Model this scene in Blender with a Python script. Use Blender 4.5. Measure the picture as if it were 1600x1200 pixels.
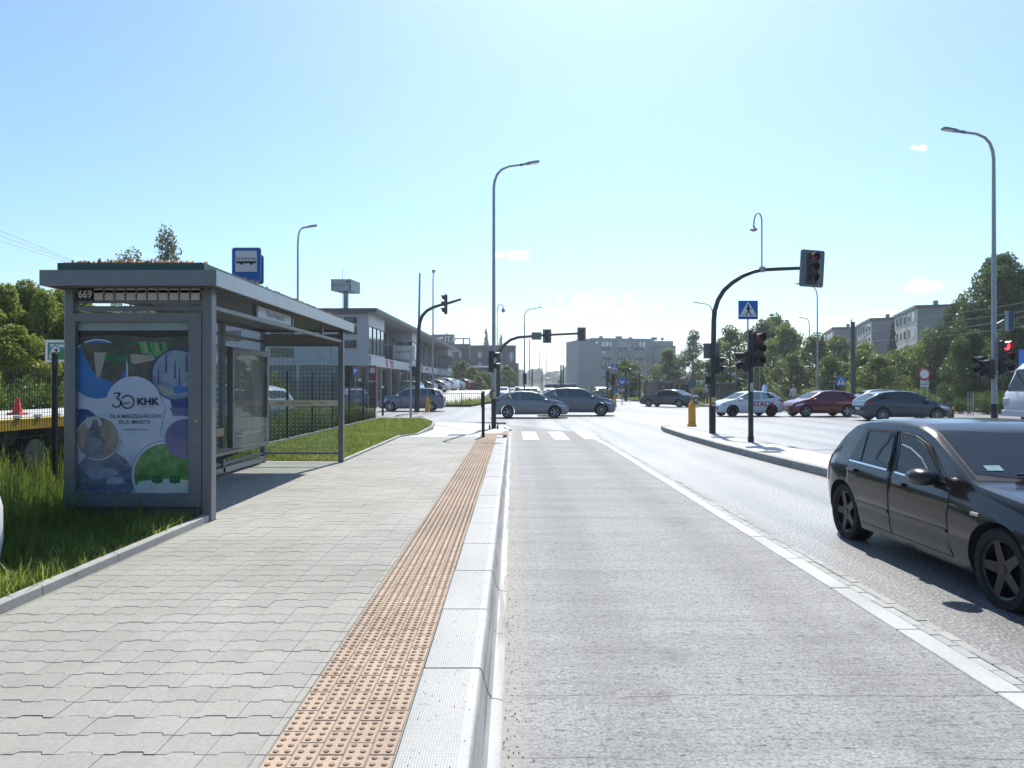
import bpy, bmesh, math, random
import numpy as np
from mathutils import Vector, Matrix

for o in list(bpy.data.objects):
    bpy.data.objects.remove(o, do_unlink=True)
S = bpy.context.scene
COL = S.collection
R = math.radians

# ------------------------------------------------------------ camera, sky, sun, exposure
HC = 1.655            # eye height over the carriageway
FPX = 1121.0          # focal length in pixels of the 1600 px wide photograph
cam = bpy.data.cameras.new("camera")
cam.sensor_width = 36.0
cam.lens = 36.0 * FPX / 1600.0
cam.clip_start = 0.05
cam.clip_end = 6000
camo = bpy.data.objects.new("camera", cam)
COL.objects.link(camo)
camo.location = (0, 0, HC)
camo.rotation_euler = (R(90 + 0.204), 0, R(0.051))
S.camera = camo

SUN_AZ, SUN_EL = 9.0, 50.5       # degrees right of straight ahead, height
sun = bpy.data.lights.new("sun", "SUN")
sun.energy = 4.9
sun.angle = R(0.53)
sun.color = (1.0, 0.95, 0.86)
suno = bpy.data.objects.new("sun", sun)
COL.objects.link(suno)
sd = Vector((math.sin(R(SUN_AZ)) * math.cos(R(SUN_EL)), math.cos(R(SUN_AZ)) * math.cos(R(SUN_EL)), math.sin(R(SUN_EL))))
suno.rotation_euler = sd.to_track_quat('Z', 'Y').to_euler()
suno.location = sd * 50

W = bpy.data.worlds.new("World")
S.world = W
W.use_nodes = True
wn, wl = W.node_tree.nodes, W.node_tree.links
wn.clear()
wout = wn.new("ShaderNodeOutputWorld")
wbg = wn.new("ShaderNodeBackground")
wbg.inputs[1].default_value = 0.118
sky = wn.new("ShaderNodeTexSky")
sky.sky_type = 'NISHITA'
sky.sun_disc = False
sky.sun_elevation = R(SUN_EL)
sky.sun_rotation = R(SUN_AZ)
sky.altitude = 50
sky.air_density = 1.0
sky.dust_density = 0.9
sky.ozone_density = 1.6

def wmath(op, a, b=None, c=None):
    n = wn.new("ShaderNodeMath"); n.operation = op
    for i, v in enumerate((a, b, c)):
        if v is None: continue
        if isinstance(v, (int, float)): n.inputs[i].default_value = v
        else: wl.new(v, n.inputs[i])
    return n.outputs[0]
# small fair-weather clouds, placed by direction (azimuth / height over the horizon)
wtc = wn.new("ShaderNodeTexCoord")
wsep = wn.new("ShaderNodeSeparateXYZ"); wl.new(wtc.outputs['Generated'], wsep.inputs[0])
wy = wmath('MAXIMUM', wsep.outputs[1], 0.05)
wu = wmath('DIVIDE', wsep.outputs[0], wy)
wv = wmath('DIVIDE', wsep.outputs[2], wy)
wcomb = wn.new("ShaderNodeCombineXYZ"); wl.new(wu, wcomb.inputs[0]); wl.new(wv, wcomb.inputs[1])
wnoise = wn.new("ShaderNodeTexNoise"); wnoise.inputs['Scale'].default_value = 58; wnoise.inputs['Detail'].default_value = 7
wl.new(wcomb.outputs[0], wnoise.inputs['Vector'])
wns = wmath('MULTIPLY', wmath('SUBTRACT', wnoise.outputs[0], 0.5), 5.2)
cm = None
for (cu, cv, ca, cb, den) in ((803, 398, 34, 11, .9), (1440, 450, 36, 12, .9), (1438, 230, 14, 6, .8), (1380, 491, 38, 9, .85), (1290, 505, 60, 12, .5),
                              (745, 505, 90, 26, .6), (930, 480, 80, 24, .35), (1190, 512, 90, 20, .45), (640, 560, 140, 30, .4), (980, 545, 260, 40, .5)):
    du = wmath('MULTIPLY', wmath('SUBTRACT', wu, (cu - 801) / FPX), FPX / ca)
    dv = wmath('MULTIPLY', wmath('SUBTRACT', wv, (604 - cv) / FPX), FPX / cb)
    d2 = wmath('ADD', wmath('MULTIPLY', du, du), wmath('MULTIPLY', dv, dv))
    m = wmath('SUBTRACT', wmath('ADD', 1.0, wns), d2)
    ms = wn.new("ShaderNodeMapRange"); ms.interpolation_type = 'SMOOTHSTEP'
    wl.new(m, ms.inputs[0]); ms.inputs[1].default_value = 0.0; ms.inputs[2].default_value = 1.0
    ms.inputs[3].default_value = 0.0; ms.inputs[4].default_value = den
    cm = ms.outputs[0] if cm is None else wmath('MAXIMUM', cm, ms.outputs[0])
wfront = wmath('GREATER_THAN', wsep.outputs[1], 0.1)
cm = wmath('MULTIPLY', cm, wfront)
wmix = wn.new("ShaderNodeMix"); wmix.data_type = 'RGBA'
wtint = wn.new('ShaderNodeMix'); wtint.data_type = 'RGBA'; wtint.blend_type = 'MULTIPLY'; wtint.inputs[0].default_value = 1
wl.new(sky.outputs[0], wtint.inputs[6]); wtint.inputs[7].default_value = (.81, 1.0, 1.13, 1)     # the camera's cool white balance
wl.new(cm, wmix.inputs[0]); wl.new(wtint.outputs[2], wmix.inputs[6])
wmix.inputs[7].default_value = (9.6, 9.8, 10.0, 1)
wl.new(wmix.outputs[2], wbg.inputs[0])
wl.new(wbg.outputs[0], wout.inputs[0])

S.view_settings.view_transform = 'Standard'
S.view_settings.look = 'None'
S.view_settings.exposure = 0.45
S.view_settings.gamma = 1
S.view_settings.use_curve_mapping = False
S.cycles.max_bounces = 6
S.cycles.transparent_max_bounces = 16
S.cycles.caustics_reflective = False
S.cycles.caustics_refractive = False

# ------------------------------------------------------------ helpers
def PX(px, D): return (px - 801) / FPX * D            # metres to the right, seen at column px at distance D
def PZ(py, D): return HC - (py - 604) / FPX * D       # height, seen at row py at distance D

ORG = {}
def tag(o, label=None, cat=None, group=None, kind=None):
    if label: o['label'] = label
    if cat: o['category'] = cat
    if group: o['group'] = group
    if kind: o['kind'] = kind
    return o
def thing(name, label, cat, loc=(0, 0, 0), rz=0.0, group=None, kind=None):
    o = bpy.data.objects.new(name, None)
    COL.objects.link(o)
    o.empty_display_size = .2
    o.location = loc; o.rotation_euler = (0, 0, rz)
    tag(o, label, cat, group, kind)
    ORG[o.name] = Vector(loc)
    return o
def link(name, me, parent=None, loc=None, kind=None, label=None):
    o = bpy.data.objects.new(name, me)
    COL.objects.link(o)
    if parent is not None: o.parent = parent
    if loc is not None: o.location = loc
    if kind: o['kind'] = kind
    if label: o['label'] = label
    return o
def dup(root, loc=None, rz=None, label=None, scale=None, group=None):
    r = root.copy(); COL.objects.link(r)
    if loc is not None: r.location = loc
    if rz is not None: r.rotation_euler = (0, 0, rz)
    if scale is not None: r.scale = scale
    if label: r['label'] = label
    if group: r['group'] = group
    for ch in list(root.children):
        c = ch.copy(); COL.objects.link(c); c.parent = r
        for g in list(ch.children):
            d = g.copy(); COL.objects.link(d); d.parent = c
    return r
def recolor(o, old, new):
    for ob in [o] + list(o.children_recursive):
        for sl in ob.material_slots:
            if sl.material == old:
                sl.link = 'OBJECT'; sl.material = new

class MB:
    """collects shapes into one mesh"""
    def __init__(s): s.v = []; s.f = []; s.m = []; s.mi = 0
    def add(s, vs, fs):
        n = len(s.v); s.v += [tuple(p) for p in vs]
        for f in fs: s.f.append(tuple(i + n for i in f)); s.m.append(s.mi)
        return s
    def bx(s, x0, x1, y0, y1, z0, z1):
        vs = [(x0, y0, z0), (x1, y0, z0), (x1, y1, z0), (x0, y1, z0), (x0, y0, z1), (x1, y0, z1), (x1, y1, z1), (x0, y1, z1)]
        return s.add(vs, [(0, 3, 2, 1), (4, 5, 6, 7), (0, 1, 5, 4), (1, 2, 6, 5), (2, 3, 7, 6), (3, 0, 4, 7)])
    def cbx(s, x0, x1, y0, y1, z0, z1, c=.01):
        """box with chamfered upper and vertical edges"""
        def ring(i, z): return [(x0 + i, y0, z), (x1 - i, y0, z), (x1, y0 + i, z), (x1, y1 - i, z), (x1 - i, y1, z), (x0 + i, y1, z), (x0, y1 - i, z), (x0, y0 + i, z)]
        a = ring(c, z0); b = ring(c, z1 - c)
        t = [(min(max(p[0], x0 + c), x1 - c), min(max(p[1], y0 + c), y1 - c), z1) for p in ring(c, z1)]
        return s.rings([a, b, t], True, True)
    def rings(s, rings, cap0=True, cap1=True, closed=True):
        n = len(rings[0]); vs = [p for r in rings for p in r]; fs = []
        for i in range(len(rings) - 1):
            for j in range(n if closed else n - 1):
                k = (j + 1) % n
                fs.append((i * n + j, i * n + k, (i + 1) * n + k, (i + 1) * n + j))
        if cap0: fs.append(tuple(range(n - 1, -1, -1)))
        if cap1: fs.append(tuple((len(rings) - 1) * n + j for j in range(n)))
        return s.add(vs, fs)
    def tube(s, pts, rad, n=8, cap=True):
        pts = [Vector(p) for p in pts]
        if isinstance(rad, (int, float)): rad = [rad] * len(pts)
        rings = []; up = Vector((0, 0, 1)); prev = None
        for i, p in enumerate(pts):
            t = (pts[min(i + 1, len(pts) - 1)] - pts[max(i - 1, 0)]).normalized()
            if prev is None:
                a = up if abs(t.z) < .9 else Vector((0, 1, 0))
                u = t.cross(a).normalized()
            else:
                u = (prev - t * prev.dot(t)).normalized()
            w = t.cross(u); prev = u
            rings.append([p + (u * math.cos(2 * math.pi * k / n) + w * math.sin(2 * math.pi * k / n)) * rad[i] for k in range(n)])
        return s.rings(rings, cap, cap)
    def cyl(s, x, y, z0, z1, r, n=12, r1=None):
        return s.tube([(x, y, z0), (x, y, z1)], [r, r if r1 is None else r1], n)
    def lathe(s, prof, n=16, c=(0, 0, 0), axis='Z', cap=True):
        rings = []
        for r, h in prof:
            ring = []
            for k in range(n):
                a = 2 * math.pi * k / n
                ca, sa = math.cos(a) * r, math.sin(a) * r
                q = {'Z': (ca, sa, h), 'Y': (sa, h, ca), 'X': (h, ca, sa)}[axis]
                ring.append((q[0] + c[0], q[1] + c[1], q[2] + c[2]))
            rings.append(ring)
        return s.rings(rings, cap, cap)
    def prism(s, poly, z0, z1):
        n = len(poly)
        a = [(p[0], p[1], z0) for p in poly]; b = [(p[0], p[1], z1) for p in poly]
        return s.rings([a, b], True, True)
    def prismy(s, poly, y0, y1):
        """poly in (x,z), extruded along y"""
        a = [(p[0], y0, p[1]) for p in poly]; b = [(p[0], y1, p[1]) for p in poly]
        return s.rings([a, b], True, True)
    def quad(s, a, b, c, d): return s.add([a, b, c, d], [(0, 1, 2, 3)])
    def poly(s, pts): return s.add(pts, [tuple(range(len(pts)))])
    def xform(s, M):
        s.v = [tuple(M @ Vector(p)) for p in s.v]; return s
    def mesh(s, name, mats, smooth=None, off=None):
        me = bpy.data.meshes.new(name)
        v = s.v if off is None else [(p[0] - off[0], p[1] - off[1], p[2] - off[2]) for p in s.v]
        me.from_pydata(v, [], s.f)
        if not isinstance(mats, (list, tuple)): mats = [mats]
        for m in mats: me.materials.append(m)
        if len(mats) > 1: me.polygons.foreach_set('material_index', s.m)
        bm = bmesh.new(); bm.from_mesh(me)
        bmesh.ops.recalc_face_normals(bm, faces=bm.faces[:]); bm.to_mesh(me); bm.free()
        if smooth is not None:
            me.polygons.foreach_set('use_smooth', [True] * len(me.polygons))
            me.set_sharp_from_angle(angle=R(smooth))
        me.update()
        return me
    def build(s, name, mats, parent=None, smooth=None, local=False, kind=None, label=None):
        off = None
        if parent is not None and not local:
            off = Vector((0, 0, 0)); p = parent
            while p is not None:
                off += ORG.get(p.name, Vector((0, 0, 0))); p = p.parent
        return link(name, s.mesh(name, mats, smooth, off), parent, kind=kind, label=label)
    def solo(s, name, label, cat, mats, loc=(0, 0, 0), smooth=None, group=None, kind=None):
        o = link(name, s.mesh(name, mats, smooth, Vector(loc)), None, loc)
        return tag(o, label, cat, group, kind)

def clip_poly(poly, x0, x1, z0, z1):
    for ax, lim, sg in ((0, x0, 1), (0, x1, -1), (1, z0, 1), (1, z1, -1)):
        out = []
        for i in range(len(poly)):
            a, b = poly[i - 1], poly[i]
            da, db = sg * (a[ax] - lim), sg * (b[ax] - lim)
            if da >= 0: out.append(a)
            if (da > 0) != (db > 0) and da != db:
                t = da / (da - db); out.append((a[0] + (b[0] - a[0]) * t, a[1] + (b[1] - a[1]) * t))
        poly = out
        if not poly: return []
    res = []
    for p in poly:
        if not res or (abs(p[0] - res[-1][0]) + abs(p[1] - res[-1][1])) > 1e-5: res.append(p)
    return res
def circle(cx, cz, r, n=40): return [(cx + r * math.cos(2 * math.pi * k / n), cz + r * math.sin(2 * math.pi * k / n)) for k in range(n)]

def text_mesh(body, size, mat, M, extrude=0.0005, align='CENTER', spacing=1.0, bold=0.0, res=3):
    cu = bpy.data.curves.new("lettering", 'FONT')
    cu.body = body; cu.size = size; cu.extrude = extrude; cu.align_x = align; cu.align_y = 'CENTER'
    cu.space_character = spacing; cu.offset = bold; cu.resolution_u = res
    ob = bpy.data.objects.new("lettering", cu); COL.objects.link(ob)
    dg = bpy.context.evaluated_depsgraph_get()
    me = bpy.data.meshes.new_from_object(ob.evaluated_get(dg))
    bpy.data.objects.remove(ob, do_unlink=True); bpy.data.curves.remove(cu)
    me.transform(M); me.materials.clear(); me.materials.append(mat)
    return me
FACE_Y = Matrix.Rotation(R(90), 4, 'X')       # lettering that faces -Y

# ------------------------------------------------------------ materials
def newmat(name):
    m = bpy.data.materials.new(name); m.use_nodes = True
    nt = m.node_tree
    return m, nt, nt.nodes['Principled BSDF']
def setc(sock, c): sock.default_value = (c[0], c[1], c[2], 1)
def coords(nt, kind='Object', scale=(1, 1, 1)):
    tc = nt.nodes.new("ShaderNodeTexCoord"); mp = nt.nodes.new("ShaderNodeMapping")
    nt.links.new(tc.outputs[kind], mp.inputs[0]); mp.inputs['Scale'].default_value = scale
    return mp.outputs[0]
def noise(nt, vec, scale, detail=4, rough=.55):
    n = nt.nodes.new("ShaderNodeTexNoise")
    n.inputs['Scale'].default_value = scale; n.inputs['Detail'].default_value = detail; n.inputs['Roughness'].default_value = rough
    nt.links.new(vec, n.inputs['Vector'])
    return n.outputs[0]
def ramp(nt, fac, stops):
    r = nt.nodes.new("ShaderNodeValToRGB")
    e = r.color_ramp.elements
    while len(e) < len(stops): e.new(.5)
    for el, (p, c) in zip(e, stops):
        el.position = p; el.color = (c[0], c[1], c[2], 1)
    nt.links.new(fac, r.inputs[0])
    return r.outputs[0]
def mixc(nt, fac, a, b, mode='MIX'):
    n = nt.nodes.new("ShaderNodeMix"); n.data_type = 'RGBA'; n.blend_type = mode
    for i, v in ((0, fac), (6, a), (7, b)):
        if isinstance(v, (int, float)): n.inputs[i].default_value = v
        elif isinstance(v, tuple): n.inputs[i].default_value = (v[0], v[1], v[2], 1)
        else: nt.links.new(v, n.inputs[i])
    return n.outputs[2]
def bump(nt, b, h, strength=.3, dist=.01):
    n = nt.nodes.new("ShaderNodeBump"); n.inputs['Strength'].default_value = strength; n.inputs['Distance'].default_value = dist
    nt.links.new(h, n.inputs['Height']); nt.links.new(n.outputs[0], b.inputs['Normal'])
    return n
def plain(name, col, rough=.5, metal=0.0, var=.12, vs=6.0, spec=.5, bmp=0.0, coat=0.0):
    m, nt, b = newmat(name)
    b.inputs['Roughness'].default_value = rough; b.inputs['Metallic'].default_value = metal
    b.inputs['Specular IOR Level'].default_value = spec
    b.inputs['Coat Weight'].default_value = coat; b.inputs['Coat Roughness'].default_value = .04
    if var > 0:
        v = coords(nt)
        f = noise(nt, v, vs, 5)
        c = ramp(nt, f, [(.3, tuple(x * (1 - var) for x in col)), (.7, tuple(min(1, x * (1 + var)) for x in col))])
        nt.links.new(c, b.inputs['Base Color'])
        if bmp: bump(nt, b, noise(nt, v, vs * 12, 3), bmp)
    else: setc(b.inputs['Base Color'], col)
    return m
def glass(name, tint=(.9, .95, .95), ior=1.5, rough=0.01, dens=0.0, dcol=(.02, .03, .03)):
    """thin pane: clear transmission, fresnel reflection, optional body tint"""
    m, nt, b = newmat(name); nt.nodes.remove(b)
    out = nt.nodes['Material Output']
    tr = nt.nodes.new("ShaderNodeBsdfTransparent"); setc(tr.inputs[0], tint)
    gl = nt.nodes.new("ShaderNodeBsdfGlossy"); gl.inputs['Roughness'].default_value = rough
    fr = nt.nodes.new("ShaderNodeFresnel"); fr.inputs[0].default_value = ior
    base = tr.outputs[0]
    if dens > 0:
        df = nt.nodes.new("ShaderNodeBsdfDiffuse"); setc(df.inputs[0], dcol)
        mx0 = nt.nodes.new("ShaderNodeMixShader"); mx0.inputs[0].default_value = dens
        nt.links.new(tr.outputs[0], mx0.inputs[1]); nt.links.new(df.outputs[0], mx0.inputs[2]); base = mx0.outputs[0]
    mx = nt.nodes.new("ShaderNodeMixShader")
    ge = nt.nodes.new('ShaderNodeNewGeometry'); sb_ = nt.nodes.new('ShaderNodeMath'); sb_.operation = 'SUBTRACT'; sb_.inputs[0].default_value = 1
    nt.links.new(ge.outputs['Backfacing'], sb_.inputs[1]); ml_ = nt.nodes.new('ShaderNodeMath'); ml_.operation = 'MULTIPLY'
    nt.links.new(fr.outputs[0], ml_.inputs[0]); nt.links.new(sb_.outputs[0], ml_.inputs[1])
    nt.links.new(ml_.outputs[0], mx.inputs[0]); nt.links.new(base, mx.inputs[1]); nt.links.new(gl.outputs[0], mx.inputs[2])
    nt.links.new(mx.outputs[0], out.inputs[0])
    return m
def leafmat(name, c1, c2, trans=.45, dry=None):
    m, nt, b = newmat(name)
    out = nt.nodes['Material Output']
    oi = nt.nodes.new("ShaderNodeObjectInfo")
    v = coords(nt)
    f = noise(nt, v, .9, 3)
    f2 = noise(nt, v, 9.0, 2)
    c = ramp(nt, f, [(.32, c1), (.68, c2)])
    c = mixc(nt, .35, c, ramp(nt, f2, [(.3, tuple(x * .6 for x in c1)), (.7, tuple(min(1, x * 1.3) for x in c2))]))
    hs = nt.nodes.new("ShaderNodeHueSaturation")
    mr = nt.nodes.new("ShaderNodeMapRange"); nt.links.new(oi.outputs['Random'], mr.inputs[0])
    mr.inputs[3].default_value = .8; mr.inputs[4].default_value = 1.2
    nt.links.new(mr.outputs[0], hs.inputs['Value']); nt.links.new(c, hs.inputs['Color'])
    nt.links.new(hs.outputs[0], b.inputs['Base Color'])
    b.inputs['Roughness'].default_value = .45; b.inputs['Specular IOR Level'].default_value = .35
    tl = nt.nodes.new("ShaderNodeBsdfTranslucent")
    bri = nt.nodes.new("ShaderNodeHueSaturation"); bri.inputs['Value'].default_value = 1.5; bri.inputs['Hue'].default_value = .485
    nt.links.new(hs.outputs[0], bri.inputs['Color']); nt.links.new(bri.outputs[0], tl.inputs[0])
    mx = nt.nodes.new("ShaderNodeMixShader"); mx.inputs[0].default_value = trans
    nt.links.new(b.outputs[0], mx.inputs[1]); nt.links.new(tl.outputs[0], mx.inputs[2])
    nt.links.new(mx.outputs[0], out.inputs[0])
    return m
def emis(name, col, st, base=(.1, .0, .0)):
    m, nt, b = newmat(name)
    setc(b.inputs['Base Color'], base); setc(b.inputs['Emission Color'], col); b.inputs['Emission Strength'].default_value = st
    b.inputs['Roughness'].default_value = .3
    return m

def worldpos(nt, scale=(1, 1, 1)):
    g = nt.nodes.new('ShaderNodeNewGeometry'); mp = nt.nodes.new('ShaderNodeMapping')
    nt.links.new(g.outputs['Position'], mp.inputs[0]); mp.inputs['Scale'].default_value = scale
    return mp.outputs[0]
def stone_mat(name, c1, c2, scale=40, rough=.85, spec=.35, bstr=.25, big=1.2, rnd=.1, stain=.0):
    m, nt, b = newmat(name)
    v = worldpos(nt)
    f = noise(nt, v, scale, 8, .7); g = noise(nt, v, big, 4)
    c = ramp(nt, f, [(.3, c1), (.7, c2)])
    c = mixc(nt, 1.0, c, ramp(nt, g, [(.3, (.82, .82, .8)), (.7, (1.1, 1.1, 1.1))]), 'MULTIPLY')
    if stain:
        s1 = noise(nt, worldpos(nt, (1, .6, 1)), 1.1, 6, .6); c = mixc(nt, 1.0, c, ramp(nt, s1, [(.34, (1 - stain,) * 3), (.52, (1, 1, 1))]), 'MULTIPLY')
        s2 = noise(nt, v, 7, 3, .5); c = mixc(nt, 1.0, c, ramp(nt, s2, [(.24, (1 - stain * 1.6,) * 3), (.31, (1, 1, 1))]), 'MULTIPLY')
    oi = nt.nodes.new("ShaderNodeObjectInfo"); mr = nt.nodes.new("ShaderNodeMapRange")
    nt.links.new(oi.outputs['Random'], mr.inputs[0]); mr.inputs[3].default_value = 1 - rnd; mr.inputs[4].default_value = 1 + rnd
    hs = nt.nodes.new("ShaderNodeHueSaturation"); nt.links.new(mr.outputs[0], hs.inputs['Value']); nt.links.new(c, hs.inputs['Color'])
    nt.links.new(hs.outputs[0], b.inputs['Base Color'])
    b.inputs['Roughness'].default_value = rough; b.inputs['Specular IOR Level'].default_value = spec
    bump(nt, b, f, bstr, .004)
    return m

def make_asphalt():
    m, nt, b = newmat("asphalt")
    v = coords(nt)
    f = noise(nt, coords(nt, scale=(1, .55, 1)), 52, 5, .8); g = noise(nt, v, .35, 5, .6)
    vl = coords(nt, scale=(1.3, .05, 1)); t = noise(nt, vl, 1.0, 3)
    c = ramp(nt, f, [(.36, (.035, .037, .041)), (.49, (.115, .12, .128)), (.62, (.42, .43, .44))])
    c = mixc(nt, 1.0, c, ramp(nt, g, [(.3, (.82, .82, .83)), (.7, (1.15, 1.14, 1.12))]), 'MULTIPLY')
    c = mixc(nt, 1.0, c, ramp(nt, t, [(.36, (.8, .8, .8)), (.62, (1.12, 1.12, 1.12))]), 'MULTIPLY')
    nt.links.new(c, b.inputs['Base Color'])
    rr = ramp(nt, t, [(.35, (.40,) * 3), (.65, (.52,) * 3)])
    nt.links.new(rr, b.inputs['Roughness'])
    b.inputs['Specular IOR Level'].default_value = .75
    bump(nt, b, f, .5, .006)
    return m
def make_lane():
    m, nt, b = newmat("broomed_concrete")
    v = coords(nt); f = noise(nt, v, 62, 6, .8)
    vs = coords(nt, scale=(2.2, 34, 1)); s1 = noise(nt, vs, 1.0, 7, .68)
    vs2 = coords(nt, scale=(.3, 2.6, 1)); s2 = noise(nt, vs2, 1.0, 5, .6)
    vs3 = coords(nt, scale=(16, 48, 1)); s3 = noise(nt, vs3, 1.0, 4, .7)
    c = ramp(nt, f, [(.36, (.115, .115, .115)), (.46, (.235, .234, .231)), (.62, (.36, .358, .352))])
    c = mixc(nt, 1.0, c, ramp(nt, s1, [(.30, (.70, .70, .71)), (.46, (1.0, 1.0, 1.0)), (.7, (1.1, 1.1, 1.09))]), 'MULTIPLY')
    c = mixc(nt, 1.0, c, ramp(nt, s2, [(.32, (.84, .84, .85)), (.6, (1.04, 1.04, 1.03))]), 'MULTIPLY')
    c = mixc(nt, 1.0, c, ramp(nt, s3, [(.34, (.34, .34, .36)), (.45, (1.0, 1.0, 1.0))]), 'MULTIPLY')
    # hairline transverse joints, wheel tracks, dust along the kerb
    sp = nt.nodes.new('ShaderNodeSeparateXYZ'); nt.links.new(v, sp.inputs[0])
    def mt(op, a, b_=None):
        n = nt.nodes.new('ShaderNodeMath'); n.operation = op
        for i, q in enumerate((a, b_)):
            if q is None: continue
            if isinstance(q, (int, float)): n.inputs[i].default_value = q
            else: nt.links.new(q, n.inputs[i])
        return n.outputs[0]
    wob = noise(nt, coords(nt, scale=(1.5, .2, 1)), 1.0, 4)
    for per, off, wid, thr in ((.93, .1, .0035, .50), (2.6, .5, .006, .40)):
        fr = mt('ABSOLUTE', mt('SUBTRACT', mt('FRACT', mt('DIVIDE', mt('ADD', sp.outputs[1], mt('MULTIPLY', wob, .12)), per)), .5))
        ln = mt('MULTIPLY', mt('LESS_THAN', fr, wid / per * .5 / .5), mt('GREATER_THAN', noise(nt, coords(nt, scale=(.8, .5, 1)), 1.0, 3), thr))
        c = mixc(nt, mt('MULTIPLY', ln, .6), c, (.06, .06, .06))
    for cx_ in (.62, 2.0):
        d_ = mt('ABSOLUTE', mt('SUBTRACT', sp.outputs[0], cx_)); k_ = nt.nodes.new('ShaderNodeMapRange'); k_.interpolation_type = 'SMOOTHSTEP'
        nt.links.new(d_, k_.inputs[0]); k_.inputs[1].default_value = .1; k_.inputs[2].default_value = .36; k_.inputs[3].default_value = .88; k_.inputs[4].default_value = 1.0
        c = mixc(nt, 1.0, c, k_.outputs[0], 'MULTIPLY')
    k_ = nt.nodes.new('ShaderNodeMapRange'); nt.links.new(mt('ADD', sp.outputs[0], mt('MULTIPLY', wob, .12)), k_.inputs[0]); k_.inputs[1].default_value = .02; k_.inputs[2].default_value = .22; k_.inputs[3].default_value = .55; k_.inputs[4].default_value = 0
    c = mixc(nt, k_.outputs[0], c, (.36, .33, .28))
    oil = noise(nt, v, 1.7, 5, .6); c = mixc(nt, 1.0, c, ramp(nt, oil, [(.28, (.72, .72, .73)), (.40, (1, 1, 1))]), 'MULTIPLY')
    nt.links.new(c, b.inputs['Base Color'])
    b.inputs['Roughness'].default_value = .8; b.inputs['Specular IOR Level'].default_value = .4
    h = mixc(nt, .5, s1, s3)
    bump(nt, b, h, .55, .006)
    return m
def make_kerbtop():
    m, nt, b = newmat("kerb_concrete")
    v = coords(nt)
    vw = worldpos(nt); f = noise(nt, vw, 60, 6, .7); g = noise(nt, vw, 1.4, 4); sc_ = noise(nt, worldpos(nt, (14, .9, 30)), 1.0, 5, .6)
    tc = nt.nodes.new("ShaderNodeTexCoord"); sp = nt.nodes.new("ShaderNodeSeparateXYZ"); nt.links.new(tc.outputs['Object'], sp.inputs[0])
    def mth(op, a, b_=None):
        n = nt.nodes.new("ShaderNodeMath"); n.operation = op
        for i, q in enumerate((a, b_)):
            if q is None: continue
            if isinstance(q, (int, float)): n.inputs[i].default_value = q
            else: nt.links.new(q, n.inputs[i])
        return n.outputs[0]
    k = 2 * math.pi / .0165
    a1 = mth('SINE', mth('MULTIPLY', mth('ADD', sp.outputs[0], sp.outputs[1]), k * .7))
    a2 = mth('SINE', mth('MULTIPLY', mth('SUBTRACT', sp.outputs[0], sp.outputs[1]), k * .7))
    pit = mth('GREATER_THAN', mth('MULTIPLY', a1, a2), .42)
    zone = mth('MULTIPLY', mth('LESS_THAN', sp.outputs[0], -.052), mth('GREATER_THAN', sp.outputs[2], .17))
    pit = mth('MULTIPLY', pit, zone)
    c = ramp(nt, f, [(.3, (.335, .332, .322)), (.7, (.43, .427, .415))])
    c = mixc(nt, 1.0, c, ramp(nt, g, [(.3, (.86, .86, .85)), (.7, (1.06, 1.06, 1.05))]), 'MULTIPLY')
    face = mth('GREATER_THAN', sp.outputs[0], -.004)
    c = mixc(nt, face, c, mixc(nt, 1.0, c, ramp(nt, sc_, [(.36, (.55, .54, .53)), (.50, (1, 1, 1))]), 'MULTIPLY'))
    c = mixc(nt, 1.0, c, ramp(nt, noise(nt, vw, 9, 4, .6), [(.26, (.6, .59, .57)), (.36, (1, 1, 1))]), 'MULTIPLY')
    c = mixc(nt, pit, c, (.20, .20, .20))
    nt.links.new(c, b.inputs['Base Color'])
    b.inputs['Roughness'].default_value = .6
    inv = mth('SUBTRACT', 1.0, pit)
    bump(nt, b, inv, .7, .004)
    return m

ASPHALT = make_asphalt()
LANE = make_lane()
KERB = make_kerbtop()
PAVER = stone_mat("paver_concrete", (.262, .254, .226), (.355, .344, .308), 55, .75, .35, .22, .8, .05, .10)
MORTAR = stone_mat("joint_sand", (.25, .24, .21), (.34, .325, .29), 60, .95, .2)
TACTILE = stone_mat("tactile_brick", (.365, .268, .192), (.455, .345, .255), 60, .72, .35, .2, 1.0, .06, .12)
EDGING = stone_mat("edging_concrete", (.31, .305, .285), (.42, .412, .39), 50, .8, .3, .25, 2.0, .05, .15)
WHITEBLOCK = stone_mat("white_edge_block", (.38, .38, .375), (.49, .49, .48), 45, .65, .4, .15, 1.5, .04, .12)
GREYBLOCK = stone_mat("grey_sett", (.28, .285, .28), (.42, .425, .42), 50, .7, .35, .25, 2.0, .12)
ISLANDPAVE = stone_mat("island_paving", (.34, .33, .325), (.46, .45, .44), 30, .6, .45, .2, 1.2, .05)
PAINT = stone_mat("road_paint", (.48, .485, .48), (.64, .645, .64), 25, .6, .35, .2, 2.0, .02, .15)
SIDEFAR = stone_mat("far_paving", (.34, .34, .33), (.46, .46, .45), 18, .55, .5, .15, .5, .0)
SOIL = stone_mat("soil", (.035, .04, .02), (.075, .075, .04), 14, .95, .1, .3, .7, .0)
TERRAIN = stone_mat("meadow_ground", (.05, .07, .025), (.12, .13, .06), 2.0, .95, .1, .2, .05, .0)
STEEL = plain("grey_steel", (.19, .20, .21), .38, .25, .08, 8, .5)
STEELL = plain("grey_alloy_fascia", (.30, .31, .325), .32, .35, .06, 5, .5)
GALV = plain("galvanised_steel", (.33, .345, .36), .42, .55, .1, 9, .5)
BLACKP = plain("black_paint", (.018, .019, .021), .4, 0, .15, 10, .5)
DKGREEN = plain("dark_olive_steel", (.035, .042, .045), .4, .2, .12, 6, .5)
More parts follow.
